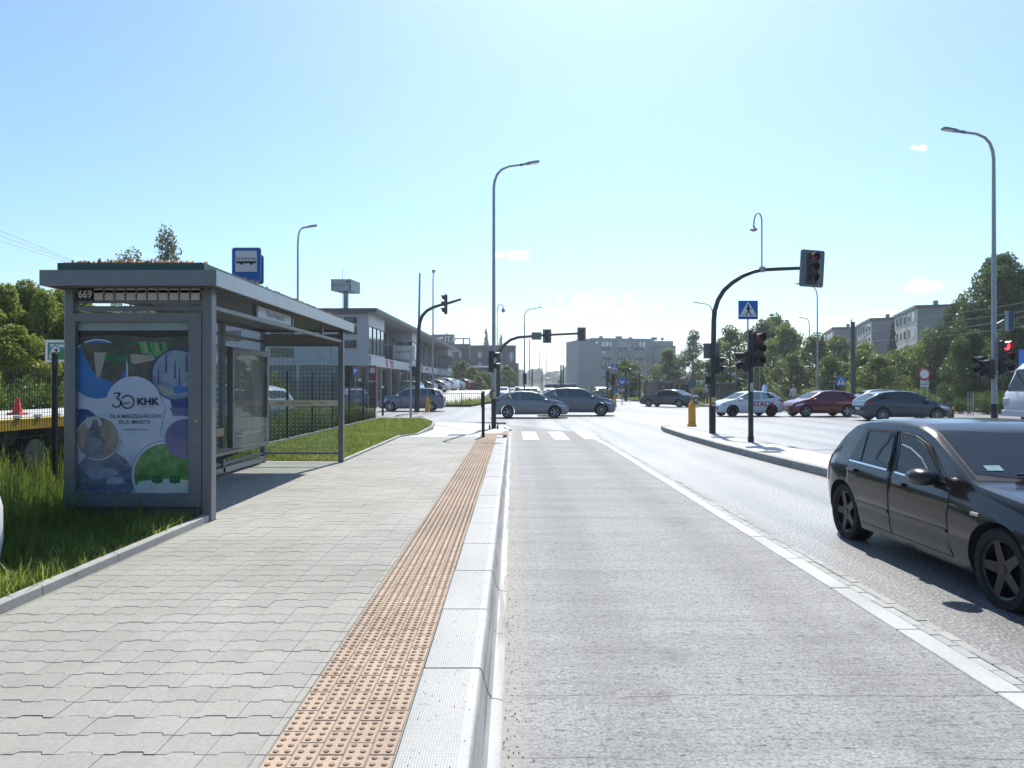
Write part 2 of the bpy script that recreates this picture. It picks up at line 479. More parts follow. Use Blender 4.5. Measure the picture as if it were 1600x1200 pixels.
RUBBER = plain("tyre_rubber", (.016, .016, .017), .8, 0, .15, 20, .3)
WOOD = plain("bench_wood", (.42, .31, .20), .55, 0, .18, 12, .4)
WHITEP = plain("white_paint", (.72, .73, .74), .4, 0, .05, 4, .5)
CREAM = plain("cream_film", (.70, .63, .47), .5, 0, .03, 4, .4)
DARKTXT = plain("dark_print", (.02, .03, .07), .5, 0, 0)
GREYTXT = plain("grey_print", (.12, .13, .16), .5, 0, 0)
YELLOW = plain("yellow_plastic", (.75, .36, .02), .4, 0, .08, 8, .5)
ORANGE = plain("orange_paint", (.70, .18, .02), .5, 0, .05, 6)
BLUE = plain("sign_blue", (.012, .12, .44), .35, 0, .04, 5)
REDP = plain("sign_red", (.55, .02, .03), .35, 0, .05, 5)
BLACKG = plain("black_gloss", (.01, .01, .011), .25, 0, 0)
SIGNBACK = plain("sign_back_grey", (.17, .18, .19), .5, .3, .1, 6)
PANE = glass("clear_pane", (.93, .97, .96), 1.5, .005, .04, (.35, .4, .4))
PANED = glass("poster_pane", (.96, .98, .98), 1.3, .003)
CARGLASS = glass("car_glass", (.13, .17, .17), 1.52, .01, .55, (.015, .018, .02))
LITRED = emis("lit_red_lens", (1.0, .05, .07), 2.2, (.4, .01, .015))
DIMRED = emis("dim_red_lens", (.9, .05, .09), .02, (.10, .02, .028))
DARKLENS = plain("dark_lens", (.02, .03, .025), .15, 0, 0)
CHROME = plain("chrome", (.75, .75, .76), .12, 1.0, 0)
LAMPGLASS = plain("lamp_glass", (.55, .57, .58), .2, 0, .05, 6)
# ------------------------------------------------------------ ground and road surfaces
rng = random.Random(7)
nr = np.random.default_rng(11)

def structure(name): return thing(name, None, None, kind='structure')

MB().bx(-1500, 1500, -400, 3000, -1.2, -0.30).solo('ground', None, None, TERRAIN, kind='structure')
# carriageway: bus street, junction, cross street, street beyond
road = MB()
road.prism([(-.3, -8), (60, -8), (60, 46), (90, 44), (90, 20), (140, 14), (140, 38), (60, 52), (16, 57), (14, 70), (14, 420), (-1, 420), (-2.0, 70), (-4, 58), (-70, 66), (-70, 37), (-20, 36.5), (-7, 35), (-.3, 33)], -.25, 0.0)
road.solo('road', None, None, ASPHALT, kind='structure')
# concrete bus lane
MB().prism([(-.055, -6), (2.597, -6), (2.6, 21.6), (2.25, 26.2), (-.6, 31.9), (-.3, 29), (-.055, 27)], -.1, .004).solo('bus_lane', None, None, LANE, kind='structure')
# zebra bars over the lane and the junction mouth
zb = structure('zebra_crossing')
zb_me = None
for i, x0 in enumerate((.33, 1.29, 2.26)):
    MB().bx(x0, x0 + .5, 22.3 + (.25 if i > 1 else 0), 26.2, .0, .0085).build('bar', PAINT, zb)

# edge strip between bus lane and asphalt: white concrete blocks, then two rows of setts
es = structure('edge_strip')
me = MB().cbx(0, .160, 0, .994, -.06, .012, .006).mesh('edge_block', WHITEBLOCK)
y = -2.13
while y < 26.0:
    y += 1.0
    x = 2.600 if y < 20 else 2.600 - .055 * (y - 20)
    link('edge_block', me, es, (x, y, rng.uniform(-.001, .001)))
s1 = MB().cbx(0, .074, 0, .194, -.06, .010, .004).mesh('sett', GREYBLOCK)
s2 = MB().cbx(0, .074, 0, .194, -.06, .012, .004).mesh('sett', EDGING)
n = 0; far = MB()
for row, (xo, m_, off) in enumerate(((2.764, s1, 0), (2.842, s2, .09))):
    y = 1.0 + off
    while y < 24:
        y += .198
        z = rng.uniform(-.004, .002)
        if y > 12.5 and y < 24:
            far.cbx(xo, xo + .072, y, y + .194, -.06, .010 + z, .004)
        else:
            link('sett', m_, es, (xo, y, z))
far.build('sett', [GREYBLOCK], es, kind='stuff')

# ------------------------------------------------------------ platform pavement
side = structure('pavement')
MB().prism([(-5.0, -6), (-.47, -6), (-.47, 21.2), (-3.3, 21.2), (-3.33, 14.3), (-5.0, 14.3)], -.15, .1715).build('bedding', MORTAR, side)
# far corner of the pavement, falling to the dropped kerb
corner = MB()
A = [(-3.3, 21.1), (-.3, 21.1), (-.26, 27), (-.45, 29.3), (-1.0, 30.9), (-2.2, 32.1), (-4.5, 33.3), (-7, 34.4), (-20, 36.0), (-60, 36.6), (-60, 34.6), (-20, 34.0), (-6.4, 33.3), (-4.2, 34.0 - 1.2), (-3.4, 30.2), (-3.0, 27), (-2.95, 22)]
def cz(p): return .174 if p[1] < 22 else max(.05, .174 - (p[1] - 22) * .028)
nA = len(A)
corner.rings([[(p[0], p[1], -.2) for p in A], [(p[0], p[1], cz(p)) for p in A]], True, True)
corner.build('corner_paving', SIDEFAR, side)
MB().bx(-1.97, -1.47, 21.5, 22.3, .1, .1795).build('dark_slab', BLACKP, side)  # flat dark slab let into the corner paving

def paver_mesh():
    P, a, d, b = .204, .021, .158, .003
    lo, hi, s = .088, .088, (.204 - .176) / 2
    top = [(0, 0), (lo / 2, 0), (lo / 2 + s, a), (lo / 2 + s + hi, a), (P - lo / 2, 0), (P, 0)]
    outer = [(p[0], p[1]) for p in top] + [(p[0], p[1] + d) for p in reversed(top)]
    cx, cy = P / 2, d / 2 + a / 2
    def inset(q): # towards the centre
        return [(cx + (p[0] - cx) * (1 - q * .12 / .10), cy + (p[1] - cy) * (1 - q / .09)) for p in outer]
    m = MB()
    o1 = inset(.0012); o2 = inset(.0032)
    m.rings([[(p[0], p[1], -.012) for p in o1], [(p[0], p[1], -.0022) for p in o1], [(p[0], p[1], 0) for p in o2]], False, True)
    return m
pm = paver_mesh(); pme = pm.mesh('paver', PAVER)
pv = np.array(pm.v); pf = pm.f
def paver_field(x0, x1, y0, y1, skip=None):
    out = []
    j = int(y0 / .1605); 
    while j * .1605 < y1:
        off = (j % 2) * 0.0
        i = int(math.floor(x0 / .2055))
        while i * .2055 + off < x1:
            X = i * .2055 + off; Y = j * .1605
            if X >= x0 - .1 and X + .2 <= x1 + .2: out.append((X, Y))
            i += 1
        j += 1
    return out
cells = paver_field(-3.30, -1.00, .9, 21.0)
vis = [c for c in cells if c[1] > 2.45 and abs((c[0] + .1) / c[1]) < .74]
vis.sort(key=lambda c: c[0] ** 2 + c[1] ** 2)
nearset = set(vis[:298])
far = MB()
def cut(X): return 1 if X + .2 > -.99 or X < -3.31 else 0
for c in cells + paver_field(-4.95, -3.34, 8.1, 14.1):
    z = .1755 + rng.uniform(-.0014, .0008)
    if c in nearset and not cut(c[0]):
        o = link('paver', pme, side, (c[0], c[1], z)); o.rotation_euler = (rng.uniform(-.004, .004), rng.uniform(-.004, .004), 0)
    else:
        tx, ty = rng.uniform(-.004, .004), rng.uniform(-.004, .004)
        vv = []
        for p in pv:
            x = min(max(c[0] + p[0], -4.98), -.992) if c[0] < -3.31 else min(max(c[0] + p[0], -3.325), -.992)
            vv.append((x, c[1] + p[1], z + p[2] + tx * p[0] + ty * p[1]))
        far.add(vv, pf)
far.build('paver', PAVER, side, kind='stuff')

# tactile warning strip
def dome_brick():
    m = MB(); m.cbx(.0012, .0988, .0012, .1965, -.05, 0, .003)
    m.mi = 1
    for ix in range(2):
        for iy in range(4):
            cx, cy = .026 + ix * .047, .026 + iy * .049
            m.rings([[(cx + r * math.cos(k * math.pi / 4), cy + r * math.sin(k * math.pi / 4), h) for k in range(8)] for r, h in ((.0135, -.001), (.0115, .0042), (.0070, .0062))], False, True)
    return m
DOME = stone_mat('tactile_dome', (.25, .165, .115), (.36, .25, .18), 60, .75, .3, .2, 1.0, .07)  # domes browner than the bricks: dirt, plus their near-side shade put into the colour
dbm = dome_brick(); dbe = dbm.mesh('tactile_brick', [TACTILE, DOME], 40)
tb = structure('tactile_strip')
def addm(far, vs): far.add(vs, dbm.f); far.m[-len(dbm.f):] = dbm.m
far = MB(); cnt = 0
for j in range(0, 130):
    for i in range(5):
        X = -.985 + i * .1025; Y = .9 + j * .1985 + (i % 2) * .099
        z = .1765 + rng.uniform(-.001, .001)
        if Y > 21.1: z -= (Y - 22) * .028 if Y > 22 else 0
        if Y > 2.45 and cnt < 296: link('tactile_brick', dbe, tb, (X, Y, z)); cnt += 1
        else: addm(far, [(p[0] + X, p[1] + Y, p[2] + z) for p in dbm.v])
for j in range(0, 17):
    for i in range(4):
        X = -.47 + i * .075; Y = 22.0 + j * .1985
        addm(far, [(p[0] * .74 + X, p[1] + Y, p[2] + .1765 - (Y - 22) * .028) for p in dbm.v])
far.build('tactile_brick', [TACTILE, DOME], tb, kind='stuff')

# ------------------------------------------------------------ bus kerb, one metre stones
kb = structure('kerb')
def kerb_profile(drop=0.0):
    h = .175 - drop
    # local x: 0 = top outer corner zone
    pts = [(-.300, -.12), (-.300, h - .004), (-.296, h), (-.012, h), (-.004, h - .003), (.004, h - .012), (.012, h * .80), (.026, h * .47), (.040, h * .23), (.058, h * .09), (.082, .014), (.106, .009), (.116, .004), (.116, -.12)]
    return pts
def kerb_stone(L=.993, drop0=0, drop1=0):
    m = MB(); b = .004
    p0, p1 = kerb_profile(drop0), kerb_profile(drop1)
    def sh(pr, q): return [(x + (q if x < -.29 else (-q if i > 2 and i < 12 else 0)), z - (q if z > .03 else 0)) for i, (x, z) in enumerate(pr)]
    rings = [[(x, 0, z) for x, z in sh(p0, b)], [(x, b, z) for x, z in p0], [(x, L - b, z) for x, z in p1], [(x, L, z) for x, z in sh(p1, b)]]
    return m.rings(rings, True, True)
kme = kerb_stone().mesh('kerb_stone', KERB, 30)
KX = -.166
Y0 = 3.783 - 5
for k in range(0, 23):
    yy = Y0 + k
    if yy + 1 < 20.9: link('kerb_stone', kme, kb, (KX + rng.uniform(-.003, .003), yy, rng.uniform(-.0015, .0015)))
yl = Y0 + 22
kt = kerb_stone(.993, 0, .12).build('kerb_stone', KERB, kb, 30); kt.location = (KX, yl - .0, 0)
kd = kerb_stone(.993, .12, .12).mesh('kerb_stone', KERB, 30)
for k in range(1, 6): link('kerb_stone', kd, kb, (KX, yl + k, 0))
# kerb round the corner
def path_stones(path, w, h, z0, parent, mat, name='kerb_stone', L=1.0, ch=.012):
    pts = [Vector((p[0], p[1], 0)) for p in path]
    seg = []
    for a, b in zip(pts[:-1], pts[1:]):
        n_ = max(1, round((b - a).length / L))
        for i in range(n_): seg.append((a.lerp(b, i / n_), a.lerp(b, (i + 1) / n_)))
    for a, b in seg:
        t = (b - a); ln = t.length; t.normalize(); nn = Vector((-t.y, t.x, 0)); g = .004
        def pt(s, o, z): q = a + t * s + nn * o; return (q.x, q.y, z)
        m = MB()
        m.rings([[pt(s, o, z) for o, z in ((-w / 2, z0 - .15), (-w / 2, z0 + h - ch), (-w / 2 + ch, z0 + h), (w / 2 - ch, z0 + h), (w / 2, z0 + h - ch), (w / 2, z0 - .15))] for s in (g, ln - g)], True, True)
        m.build(name, mat, parent)
path_stones([(-.12, 26.8), (-.2, 28.0), (-.42, 29.4), (-.95, 31.0), (-2.1, 32.2), (-4.5, 33.4), (-7, 34.5), (-20, 36.1)], .18, .06, 0, kb, KERB)

# ------------------------------------------------------------ edging between platform and verge
ed = structure('verge_edging')
path_stones([(-3.375, .2), (-3.375, 8.02)], .085, .075, .17, ed, EDGING, 'edging_stone', 1.0, .008)
path_stones([(-3.375, 14.2), (-3.36, 21.3), (-2.95, 22.0), (-2.98, 26.5), (-3.3, 30.0), (-4.0, 32.8), (-6.2, 33.3)], .08, .05, .16, ed, EDGING, 'edging_stone', 1.0, .008)

# ------------------------------------------------------------ traffic island
isl = structure('traffic_island')
I_near = [(5.98, 27.7), (5.72, 27.6), (5.52, 26.2), (5.42, 22.5), (5.45, 19), (5.6, 15.5), (5.72, 13.5), (5.85, 9), (5.9, -4)]
I_far = [(7.75, -4), (7.6, 9), (7.35, 14), (7.1, 17), (6.72, 21.2), (6.5, 25.0), (6.25, 27.5)]
MB().prism(I_near + I_far, -.1, .146).build('paved_top', ISLANDPAVE, isl)
path_stones([(p[0] + .06, p[1]) for p in I_near], .14, .16, 0, isl, EDGING, 'kerb_stone', 1.0, .012)
path_stones([(p[0] - .06, p[1]) for p in I_far] + [(6.0, 27.75)], .14, .155, 0, isl, EDGING, 'kerb_stone', 1.0, .012)

# ------------------------------------------------------------ verges, lots and far ground
MB().prism([(-3.42, -6), (-3.42, 8.0), (-4.95, 8.0), (-4.95, 14.3), (-3.42, 14.2), (-3.42, 21.4), (-3.02, 22), (-3.05, 26.5), (-3.35, 30), (-4.0, 32.6), (-6.2, 33.2), (-6.2, -6)], -.15, .172).solo('verge', None, None, SOIL, kind='structure')
SAND = stone_mat("sandy_yard", (.34, .31, .26), (.5, .47, .41), 6, .9, .2, .2, .3, 0)
MB().prism([(-6.2, -6), (-6.2, 33.3), (-60, 34.3), (-60, -6)], -.2, .14).solo('yard', None, None, SAND, kind='structure')
m = MB(); Lp = [(-70, 66), (-3.6, 60), (-3.0, 75), (-2.2, 100), (-1.5, 170), (-70, 170)]
def lz(D): return .1 if D < 66 else min(1.15, .1 + (D - 66) * .05)
for ya, yb in ((60.5, 66), (66, 75), (75, 87), (87, 100), (100, 170)):
    e = lambda y: float(np.interp(y, [60, 75, 100, 170], [-3.6, -3.0, -2.2, -1.5]))
    m.add([(-70, ya, lz(ya)), (e(ya), ya, lz(ya)), (e(yb), yb, lz(yb)), (-70, yb, lz(yb)), (e(ya), ya, -.3), (e(yb), yb, -.3)], [(0, 1, 2, 3), (1, 4, 5, 2)])
m.solo('parking_lot', None, None, stone_mat("lot_paving", (.32, .32, .31), (.46, .46, .45), 5, .5, .5, .1, .3, 0), kind='structure')
m = MB(); m.prism([(14.3, 58.5), (60, 53.5), (140, 39.5), (140, 400), (16, 400)], -.3, .03)
m.solo('park_ground', None, None, TERRAIN, kind='structure')
MB().prism([(16, 59.5), (60, 55.2), (140, 41), (140, 46), (60, 60), (17, 64)], -.2, .06).solo('far_pavement', None, None, SIDEFAR, kind='structure')
path_stones([(140, 39), (60, 53), (16.5, 58.1), (14.4, 71), (14.4, 200)], .15, .14, 0, structure('far_kerb'), EDGING, 'kerb_stone', 6.0)
MB().prism([(-3.4, 58.2), (-12, 58.9), (-30, 60.5), (-30, 63), (-5, 61), (-3.2, 74), (-1.9, 74)], -.1, .16).solo('lot_verge', None, None, SOIL, kind='structure')

# ------------------------------------------------------------ grit in the gutter and on the stones
GRIT = stone_mat("grit", (.07, .065, .055), (.24, .22, .19), 30, .9, .2)
gr_ = np.random.default_rng(31); m = MB()
for i in range(900):
    k = i % 3
    if k < 2: x_, z_ = abs(gr_.normal(0, .06)) - .045, .0045
    else: x_, z_ = gr_.uniform(-.46, -.19), .1755
    y_ = 2.4 + 14 * gr_.random() ** 1.7; s_ = gr_.uniform(.0015, .0042) * (1.0 if k < 2 else .7)
    if x_ < -.02 and k < 2: z_ = .010
    a_ = gr_.uniform(0, 6.28)
    m.rings([[(x_ + math.cos(a_ + q * 1.2566) * s_ * w_, y_ + math.sin(a_ + q * 1.2566) * s_ * w_ * 1.3, z_ + h_ * s_) for q in range(5)] for w_, h_ in ((1, -.2), (.9, .6), (.4, 1.1))], False, True)
m.solo('grit', None, None, GRIT, kind='stuff')
# ------------------------------------------------------------ grass
GRASS = leafmat("grass_blades", (.055, .10, .015), (.15, .21, .04), .38)
GRASS2 = leafmat("mown_grass", (.115, .17, .03), (.24, .29, .07), .5)
def grass(n, sampler, hmin, hmax, w, z, name, mat, lean=.35, seed=1, zf=None):
    g = np.random.default_rng(seed)
    P = sampler(g, n); n = len(P)
    h = g.uniform(hmin, hmax, n) * (.6 + .8 * g.random(n) ** 2) * (.55 + .55 * (1 + np.sin(P[:, 0] * 2.3 + 1.7 * np.sin(P[:, 1] * 1.9)) * np.sin(P[:, 1] * 2.9 + P[:, 0] * 1.1)))
    a = g.uniform(0, 2 * np.pi, n); la = g.uniform(0, 2 * np.pi, n); ll = g.random(n) * lean * h
    dx, dy = np.cos(a) * w / 2, np.sin(a) * w / 2
    lx, ly = np.cos(la) * ll, np.sin(la) * ll
    zz = np.full(n, z) if zf is None else zf(P)
    V = np.zeros((n, 5, 3))
    V[:, 0] = np.c_[P[:, 0] - dx, P[:, 1] - dy, zz]; V[:, 1] = np.c_[P[:, 0] + dx, P[:, 1] + dy, zz]
    V[:, 2] = np.c_[P[:, 0] - dx * .8 + lx * .35, P[:, 1] - dy * .8 + ly * .35, zz + h * .6]
    V[:, 3] = np.c_[P[:, 0] + dx * .8 + lx * .35, P[:, 1] + dy * .8 + ly * .35, zz + h * .6]
    V[:, 4] = np.c_[P[:, 0] + lx, P[:, 1] + ly, zz + h * (1 - .25 * ll / np.maximum(h, .001))]
    base = np.arange(n)[:, None] * 5
    F4 = (base + np.array([[0, 1, 3, 2]])); F3 = (base + np.array([[2, 3, 4]]))
    me = bpy.data.meshes.new(name)
    me.vertices.add(n * 5); me.vertices.foreach_set('co', V.reshape(-1))
    me.loops.add(n * 7); me.polygons.add(n * 2)
    lv = np.concatenate([F4, F3], 1).reshape(-1)
    me.loops.foreach_set('vertex_index', lv.astype(np.int32))
    ls = np.stack([np.arange(n) * 7, np.arange(n) * 7 + 4], 1).reshape(-1)
    me.polygons.foreach_set('loop_start', ls.astype(np.int32))
    me.materials.append(mat); me.update(); me.validate()
    o = link(name, me, kind='stuff'); return o
def rect(x0, x1, y0, y1, dens=None):
    def s(g, n): return np.c_[g.uniform(x0, x1, n), g.uniform(y0, y1, n)]
    return s
def inpoly(poly):
    P = np.array(poly); x0, y0 = P.min(0); x1, y1 = P.max(0)
    def s(g, n):
        Q = np.c_[g.uniform(x0, x1, n), g.uniform(y0, y1, n)]
        ins = np.zeros(n, bool)
        for i in range(len(P)):
            a, b = P[i - 1], P[i]
            c = ((a[1] > Q[:, 1]) != (b[1] > Q[:, 1])) & (Q[:, 0] < (b[0] - a[0]) * (Q[:, 1] - a[1]) / (b[1] - a[1] + 1e-9) + a[0])
            ins ^= c
        return Q[ins]
    return s
grass(26000, rect(-6.2, -3.42, 3.3, 8.0), .05, .16, .011, .17, 'grass', GRASS, .6, 1)
grass(9000, rect(-9, -4.6, 6.0, 9.6), .25, .50, .013, .16, 'tall_grass', GRASS, .5, 2)
grass(1500, rect(-3.75, -3.40, 3.6, 8.0), .06, .16, .012, .17, 'edge_grass', GRASS2, .9, 3)
grass(12000, rect(-9, -5.0, 9.6, 15), .15, .42, .014, .16, 'fence_grass', GRASS, .5, 4)
grass(60000, inpoly([(-3.43, 14.3), (-3.43, 21.4), (-3.05, 22), (-3.08, 26.5), (-3.4, 30), (-4.1, 32.5), (-6.1, 33), (-6.1, 14), (-4.9, 14.3)]), .03, .085, .014, .17, 'mown_grass', GRASS2, .7, 5)
grass(2500, inpoly([(-3.5, 23), (-3.6, 30), (-5.2, 32), (-5.6, 25), (-4.2, 22)]), .08, .2, .016, .17, 'weeds', GRASS2, .6, 6)
grass(16000, rect(-8.2, -6.25, 13, 33), .25, .75, .022, .14, 'rough_grass', GRASS, .5, 7)
grass(16000, inpoly([(-3.4, 58.2), (-12, 58.9), (-30, 60.5), (-30, 63), (-5, 61), (-3.2, 74), (-1.9, 74)]), .2, .5, .05, .15, 'lot_grass', GRASS2, .5, 8)
grass(30000, inpoly([(16, 59), (60, 54), (140, 40.5), (140, 42), (60, 57), (17, 62)]), .15, .45, .06, .04, 'far_grass', GRASS2, .5, 9)
grass(20000, inpoly([(14.5, 72), (40, 66), (60, 110), (16, 110)]), .15, .45, .08, .04, 'park_grass', GRASS2, .5, 10)
# ------------------------------------------------------------ bus shelter
SX0, SX1, SY0, SY1, SZ = -4.94, -3.31, 7.95, 14.06, .17
sh = thing('bus_shelter', 'long grey glass bus shelter with planted roof and advertising panel beside the pavement', 'bus shelter', (-4.1, 11, SZ))
# posts
for (x, y, wx, wy, zt) in ((SX0 + .05, SY0, .10, .12, 2.73), (SX1 - .055, SY0, .11, .13, 2.73), (SX1 - .05, SY1, .10, .10, 2.73), (SX0 + .05, SY1, .10, .10, 2.73), (SX0 + .05, 10.0, .10, .10, 2.73), (SX0 + .05, 12.05, .10, .10, 2.73)):
    m = MB(); m.cbx(x - wx / 2, x + wx / 2, y - wy / 2, y + wy / 2, SZ - .1, zt, .008)
    m.build('post', STEEL, sh)
# roof
roof = MB()
rx0, rx1, ry0, ry1, rz0, rz1 = -5.02, -3.146, 7.60, 14.22, 2.728, 2.893
t = .03
roof.bx(rx0, rx1, ry0, ry0 + t, rz0, rz1); roof.bx(rx0, rx0 + t, ry0 + t, ry1 - t, rz0, rz1); roof.bx(rx0, rx1, ry1 - t, ry1, rz0, rz1)
roof.bx(rx0 + t, rx1 - t, ry0 + t, ry1 - t, rz1 - .06, rz1 - .012)
ro = roof.build('roof', plain("anthracite_fascia", (.205, .215, .225), .34, .25, .06, 5), sh)
MB().bx(rx1 - t, rx1 + .004, ry0 + .002, ry1 - .002, rz0 - .002, rz1 + .002).build('side_fascia', STEELL, ro)
slat = MB().bx(rx0 + .06, rx1 - .08, 0, .085, 0, .025).mesh('ceiling_slat', STEEL, None, ORG[sh.name] + Vector((0, -11, -SZ)))
for k in range(44):
    link('ceiling_slat', slat, ro, (0, ry0 + .12 + k * .149 - 11, rz0 + .045 - SZ))
TRAY = plain("green_tray", (.03, .11, .075), .5, 0, .15, 6)
m = MB(); a = (-4.93, -3.34, 7.76, 13.9, 2.885, 2.995)
m.bx(*a); m.build('planter_tray', TRAY, ro)
SEDUM = leafmat("sedum", (.16, .10, .05), (.42, .25, .14), .4)
def sampler_roof(g, n): return np.c_[g.uniform(-4.9, -3.38, n), g.uniform(7.78, 13.85, n)]
so = grass(14000, sampler_roof, .01, .05, .03, 2.993, 'roof_sedum', SEDUM, 1.2, 21)
del so['kind']
so.parent = ro; so.location = -ORG[sh.name]; so['kind'] = 'stuff'
# upper rail and near gable
def bar(name, x0, x1, y0, y1, z0, z1, mat=STEEL, par=sh): return MB().cbx(x0, x1, y0, y1, z0, z1, .004).build(name, mat, par)
bar('front_rail', SX1 - .085, SX1 - .02, SY0 + .067, SY1 - .05, 2.515, 2.563)
bar('gable_rail', SX0 + .10, SX1 - .11, SY0 - .03, SY0 + .03, 2.495, 2.545)
bar('gable_rail', SX0 + .10, SX1 - .11, SY0 - .03, SY0 + .03, 2.69, 2.727)
# number plate and blank tiles
TILEW = plain("blank_tile", (.62, .61, .64), .45, 0, .04, 8)
zt0, zt1 = PZ(470, 7.9), PZ(450, 7.9)
MB().bx(SX0 + .10, SX1 - .112, SY0 - .0, SY0 + .02, zt0 - .02, zt1 + .02).build('tile_backing', STEEL, sh)
npl = MB().cbx(PX(121, 7.9), PX(142.5, 7.9), SY0 - .045, SY0 - .002, zt0 + .005, zt1, .003).build('number_plate', BLACKP, sh)
te = text_mesh("669", .118, WHITEP, Matrix.Translation(Vector((PX(132, 7.9), SY0 - .0465, (zt0 + zt1) / 2)) - ORG[sh.name]) @ FACE_Y @ Matrix.Scale(.86, 4, (1, 0, 0)), .0005, bold=.0015)
link('number', te, npl)
for k in range(11):
    x0 = PX(144.2 + k * 16.9, 7.9); x1 = PX(158.2 + k * 16.9, 7.9)
    x1 = min(x1, SX1 - .118)
    if x1 - x0 > .02: MB().cbx(x0, x1, SY0 - .03, SY0 - .002, zt0 + .012, zt1 - .002, .003).build('blank_tile', TILEW, sh)
# poster case in the near gable
py0, py1 = 2.371, .478            # top, bottom of the poster
pxa, pxb = -4.808, -3.56
case = MB()
case.bx(SX0 + .10, pxa, SY0 - .075, SY0 + .075, .335, py0 + .09); case.bx(pxb, SX1 - .112, SY0 - .075, SY0 + .075, .335, py0 + .09)
case.bx(pxa, pxb, SY0 - .075, SY0 + .075, py0, py0 + .09); case.bx(pxa, pxb, SY0 - .075, SY0 + .075, .335, py1)
case.bx(pxa, pxb, SY0 + .02, SY0 + .07, py1, py0)
co = case.build('poster_case', STEEL, sh)
m = MB(); m.cyl(0, 0, 0, .012, .016, 10); m.xform(Matrix.Translation(Vector((PX(309, 7.9), SY0 - .074, 1.28))) @ Matrix.Rotation(R(90), 4, 'X')); m.build('lock', CHROME, co)
bar('skirt_panel', SX0 + .10, SX1 - .112, SY0 - .045, SY0 + .045, .17, .325, plain("skirt_grey", (.10, .105, .115), .5, .1, .1, 5))
# poster artwork: flat print in layers, plus the sky and treeline reflection painted on
def printmat(name, cols, sc, det=6, str_=(1, 1, 1)):
    mm, nt, b = newmat(name); v = coords(nt, scale=str_)
    f = noise(nt, v, sc, det, .65)
    st = [(.28 + .44 * i / (len(cols) - 1), c) for i, c in enumerate(cols)]
    nt.links.new(ramp(nt, f, st), b.inputs['Base Color']); b.inputs['Roughness'].default_value = .5
    return mm
yP = SY0 - .012
LIL = plain("poster_paper", (.60, .62, .76), .5, 0, .02, 3)
ps = MB().bx(pxa, pxb, yP, yP + .004, py1, py0).build('poster_sheet', LIL, sh)
layer = [0]
def uv(zx, zy): return (pxa + (zx - 60) / 745 * (pxb - pxa), py1 + (1158 - zy) / 1148 * (py0 - py1))
SC = (pxb - pxa) / 745
def art(name, poly, mat):
    q = clip_poly(poly, pxa + .001, pxb - .001, py1 + .001, py0 - .001)
    if len(q) < 3: return
    layer[0] += 1; yy = yP - .0004 * layer[0]
    m = MB(); m.poly([(p[0], yy, p[1]) for p in q]); m.build(name, mat, ps)
def disc(name, zx, zy, r, mat, n=48): c = uv(zx, zy); art(name, circle(c[0], c[1], r * SC, n), mat)
def pol(name, pts, mat): art(name, [uv(*p) for p in pts], mat)
PH_TOP = printmat("print_landfill", [(.05, .05, .045), (.11, .10, .085), (.17, .16, .14)], 5, 7, (1, 1, 1.6))
REFL_SKY = printmat("reflected_sky", [(.28, .33, .38), (.42, .46, .50)], 3)
PH_GRN = printmat("print_green", [(.06, .25, .08), (.22, .48, .16)], 8, 3, (4, 1, .6))
PH_GRN2 = printmat("print_dark_green", [(.02, .09, .04), (.06, .22, .09)], 9)
PH_BLU = printmat("print_blue", [(.03, .14, .42), (.06, .22, .55)], 2)
PH_BRG = printmat("print_bridge", [(.10, .14, .22), (.30, .36, .46), (.20, .26, .36)], 4, 5, (1, 1, 1.5))
PH_NAV = printmat("print_navy", [(.03, .05, .20), (.06, .10, .30)], 2)
PH_TWN = printmat("print_town", [(.10, .085, .075), (.32, .26, .21), (.42, .37, .32)], 7, 6, (2, 1, 1))
PH_CAR = printmat("print_street", [(.05, .06, .09), (.16, .18, .26), (.30, .33, .42)], 6, 6, (1, 1, 2.2))
PH_PUR = printmat("print_purple", [(.12, .12, .26), (.19, .19, .36)], 4, 5)
PH_PARK = printmat("print_park", [(.03, .11, .03), (.12, .30, .07), (.30, .40, .22)], 7, 6)
PH_TBL = printmat("print_table", [(.55, .60, .55), (.72, .74, .72)], 4)
PH_SKN = plain("print_pale", (.40, .36, .32), .5, 0, .1, 9)
pol('photo', [(60, 10), (815, 10), (815, 640), (60, 640)], LIL)
pol('photo', [(60, 10), (815, 10), (815, 430), (560, 430), (430, 440), (300, 430), (60, 470)], PH_TOP)
pol('photo', [(60, 10), (815, 10), (815, 68), (520, 80), (300, 72), (60, 66)], REFL_SKY)  # pale strip: sky reflected in the glass, painted onto the sheet
pol('photo', [(165, 215), (250, 215), (200, 380), (180, 380)], PH_SKN)
pol('photo', [(330, 160), (345, 145), (460, 140), (480, 205), (330, 205)], PH_GRN2)
pol('photo', [(455, 140), (640, 150), (650, 205), (585, 245), (480, 215)], PH_GRN)
pol('photo', [(240, 235), (400, 228), (415, 290), (235, 272)], PH_GRN2)
for k in range(7): pol('photo', [(462 + k * 26, 142 + k * 2), (480 + k * 26, 143 + k * 2), (500 + k * 24, 222 - k * 3), (484 + k * 24, 222 - k * 3)], PH_SKN if k % 3 == 1 else (PH_GRN2 if k % 3 else PH_GRN))
pol('photo', [(350, 165), (455, 155), (460, 195), (345, 200)], PH_TOP)
pol('photo', [(405, 225), (560, 235), (570, 265), (440, 295), (410, 285)], PH_SKN)
pol('photo', [(60, 70), (815, 66), (815, 100), (560, 118), (300, 96), (60, 112)], plain('reflected_treeline', (.035, .04, .03), .5, 0, .4, 12))  # dark strip: treeline reflected in the glass, painted onto the sheet
disc('rim', 190, 330, 202, LIL); disc('picture', 190, 330, 192, PH_BLU)
pol('photo', [(75, 150), (345, 150), (380, 300), (330, 420), (290, 420), (215, 385), (150, 330), (85, 200)], PH_TOP)
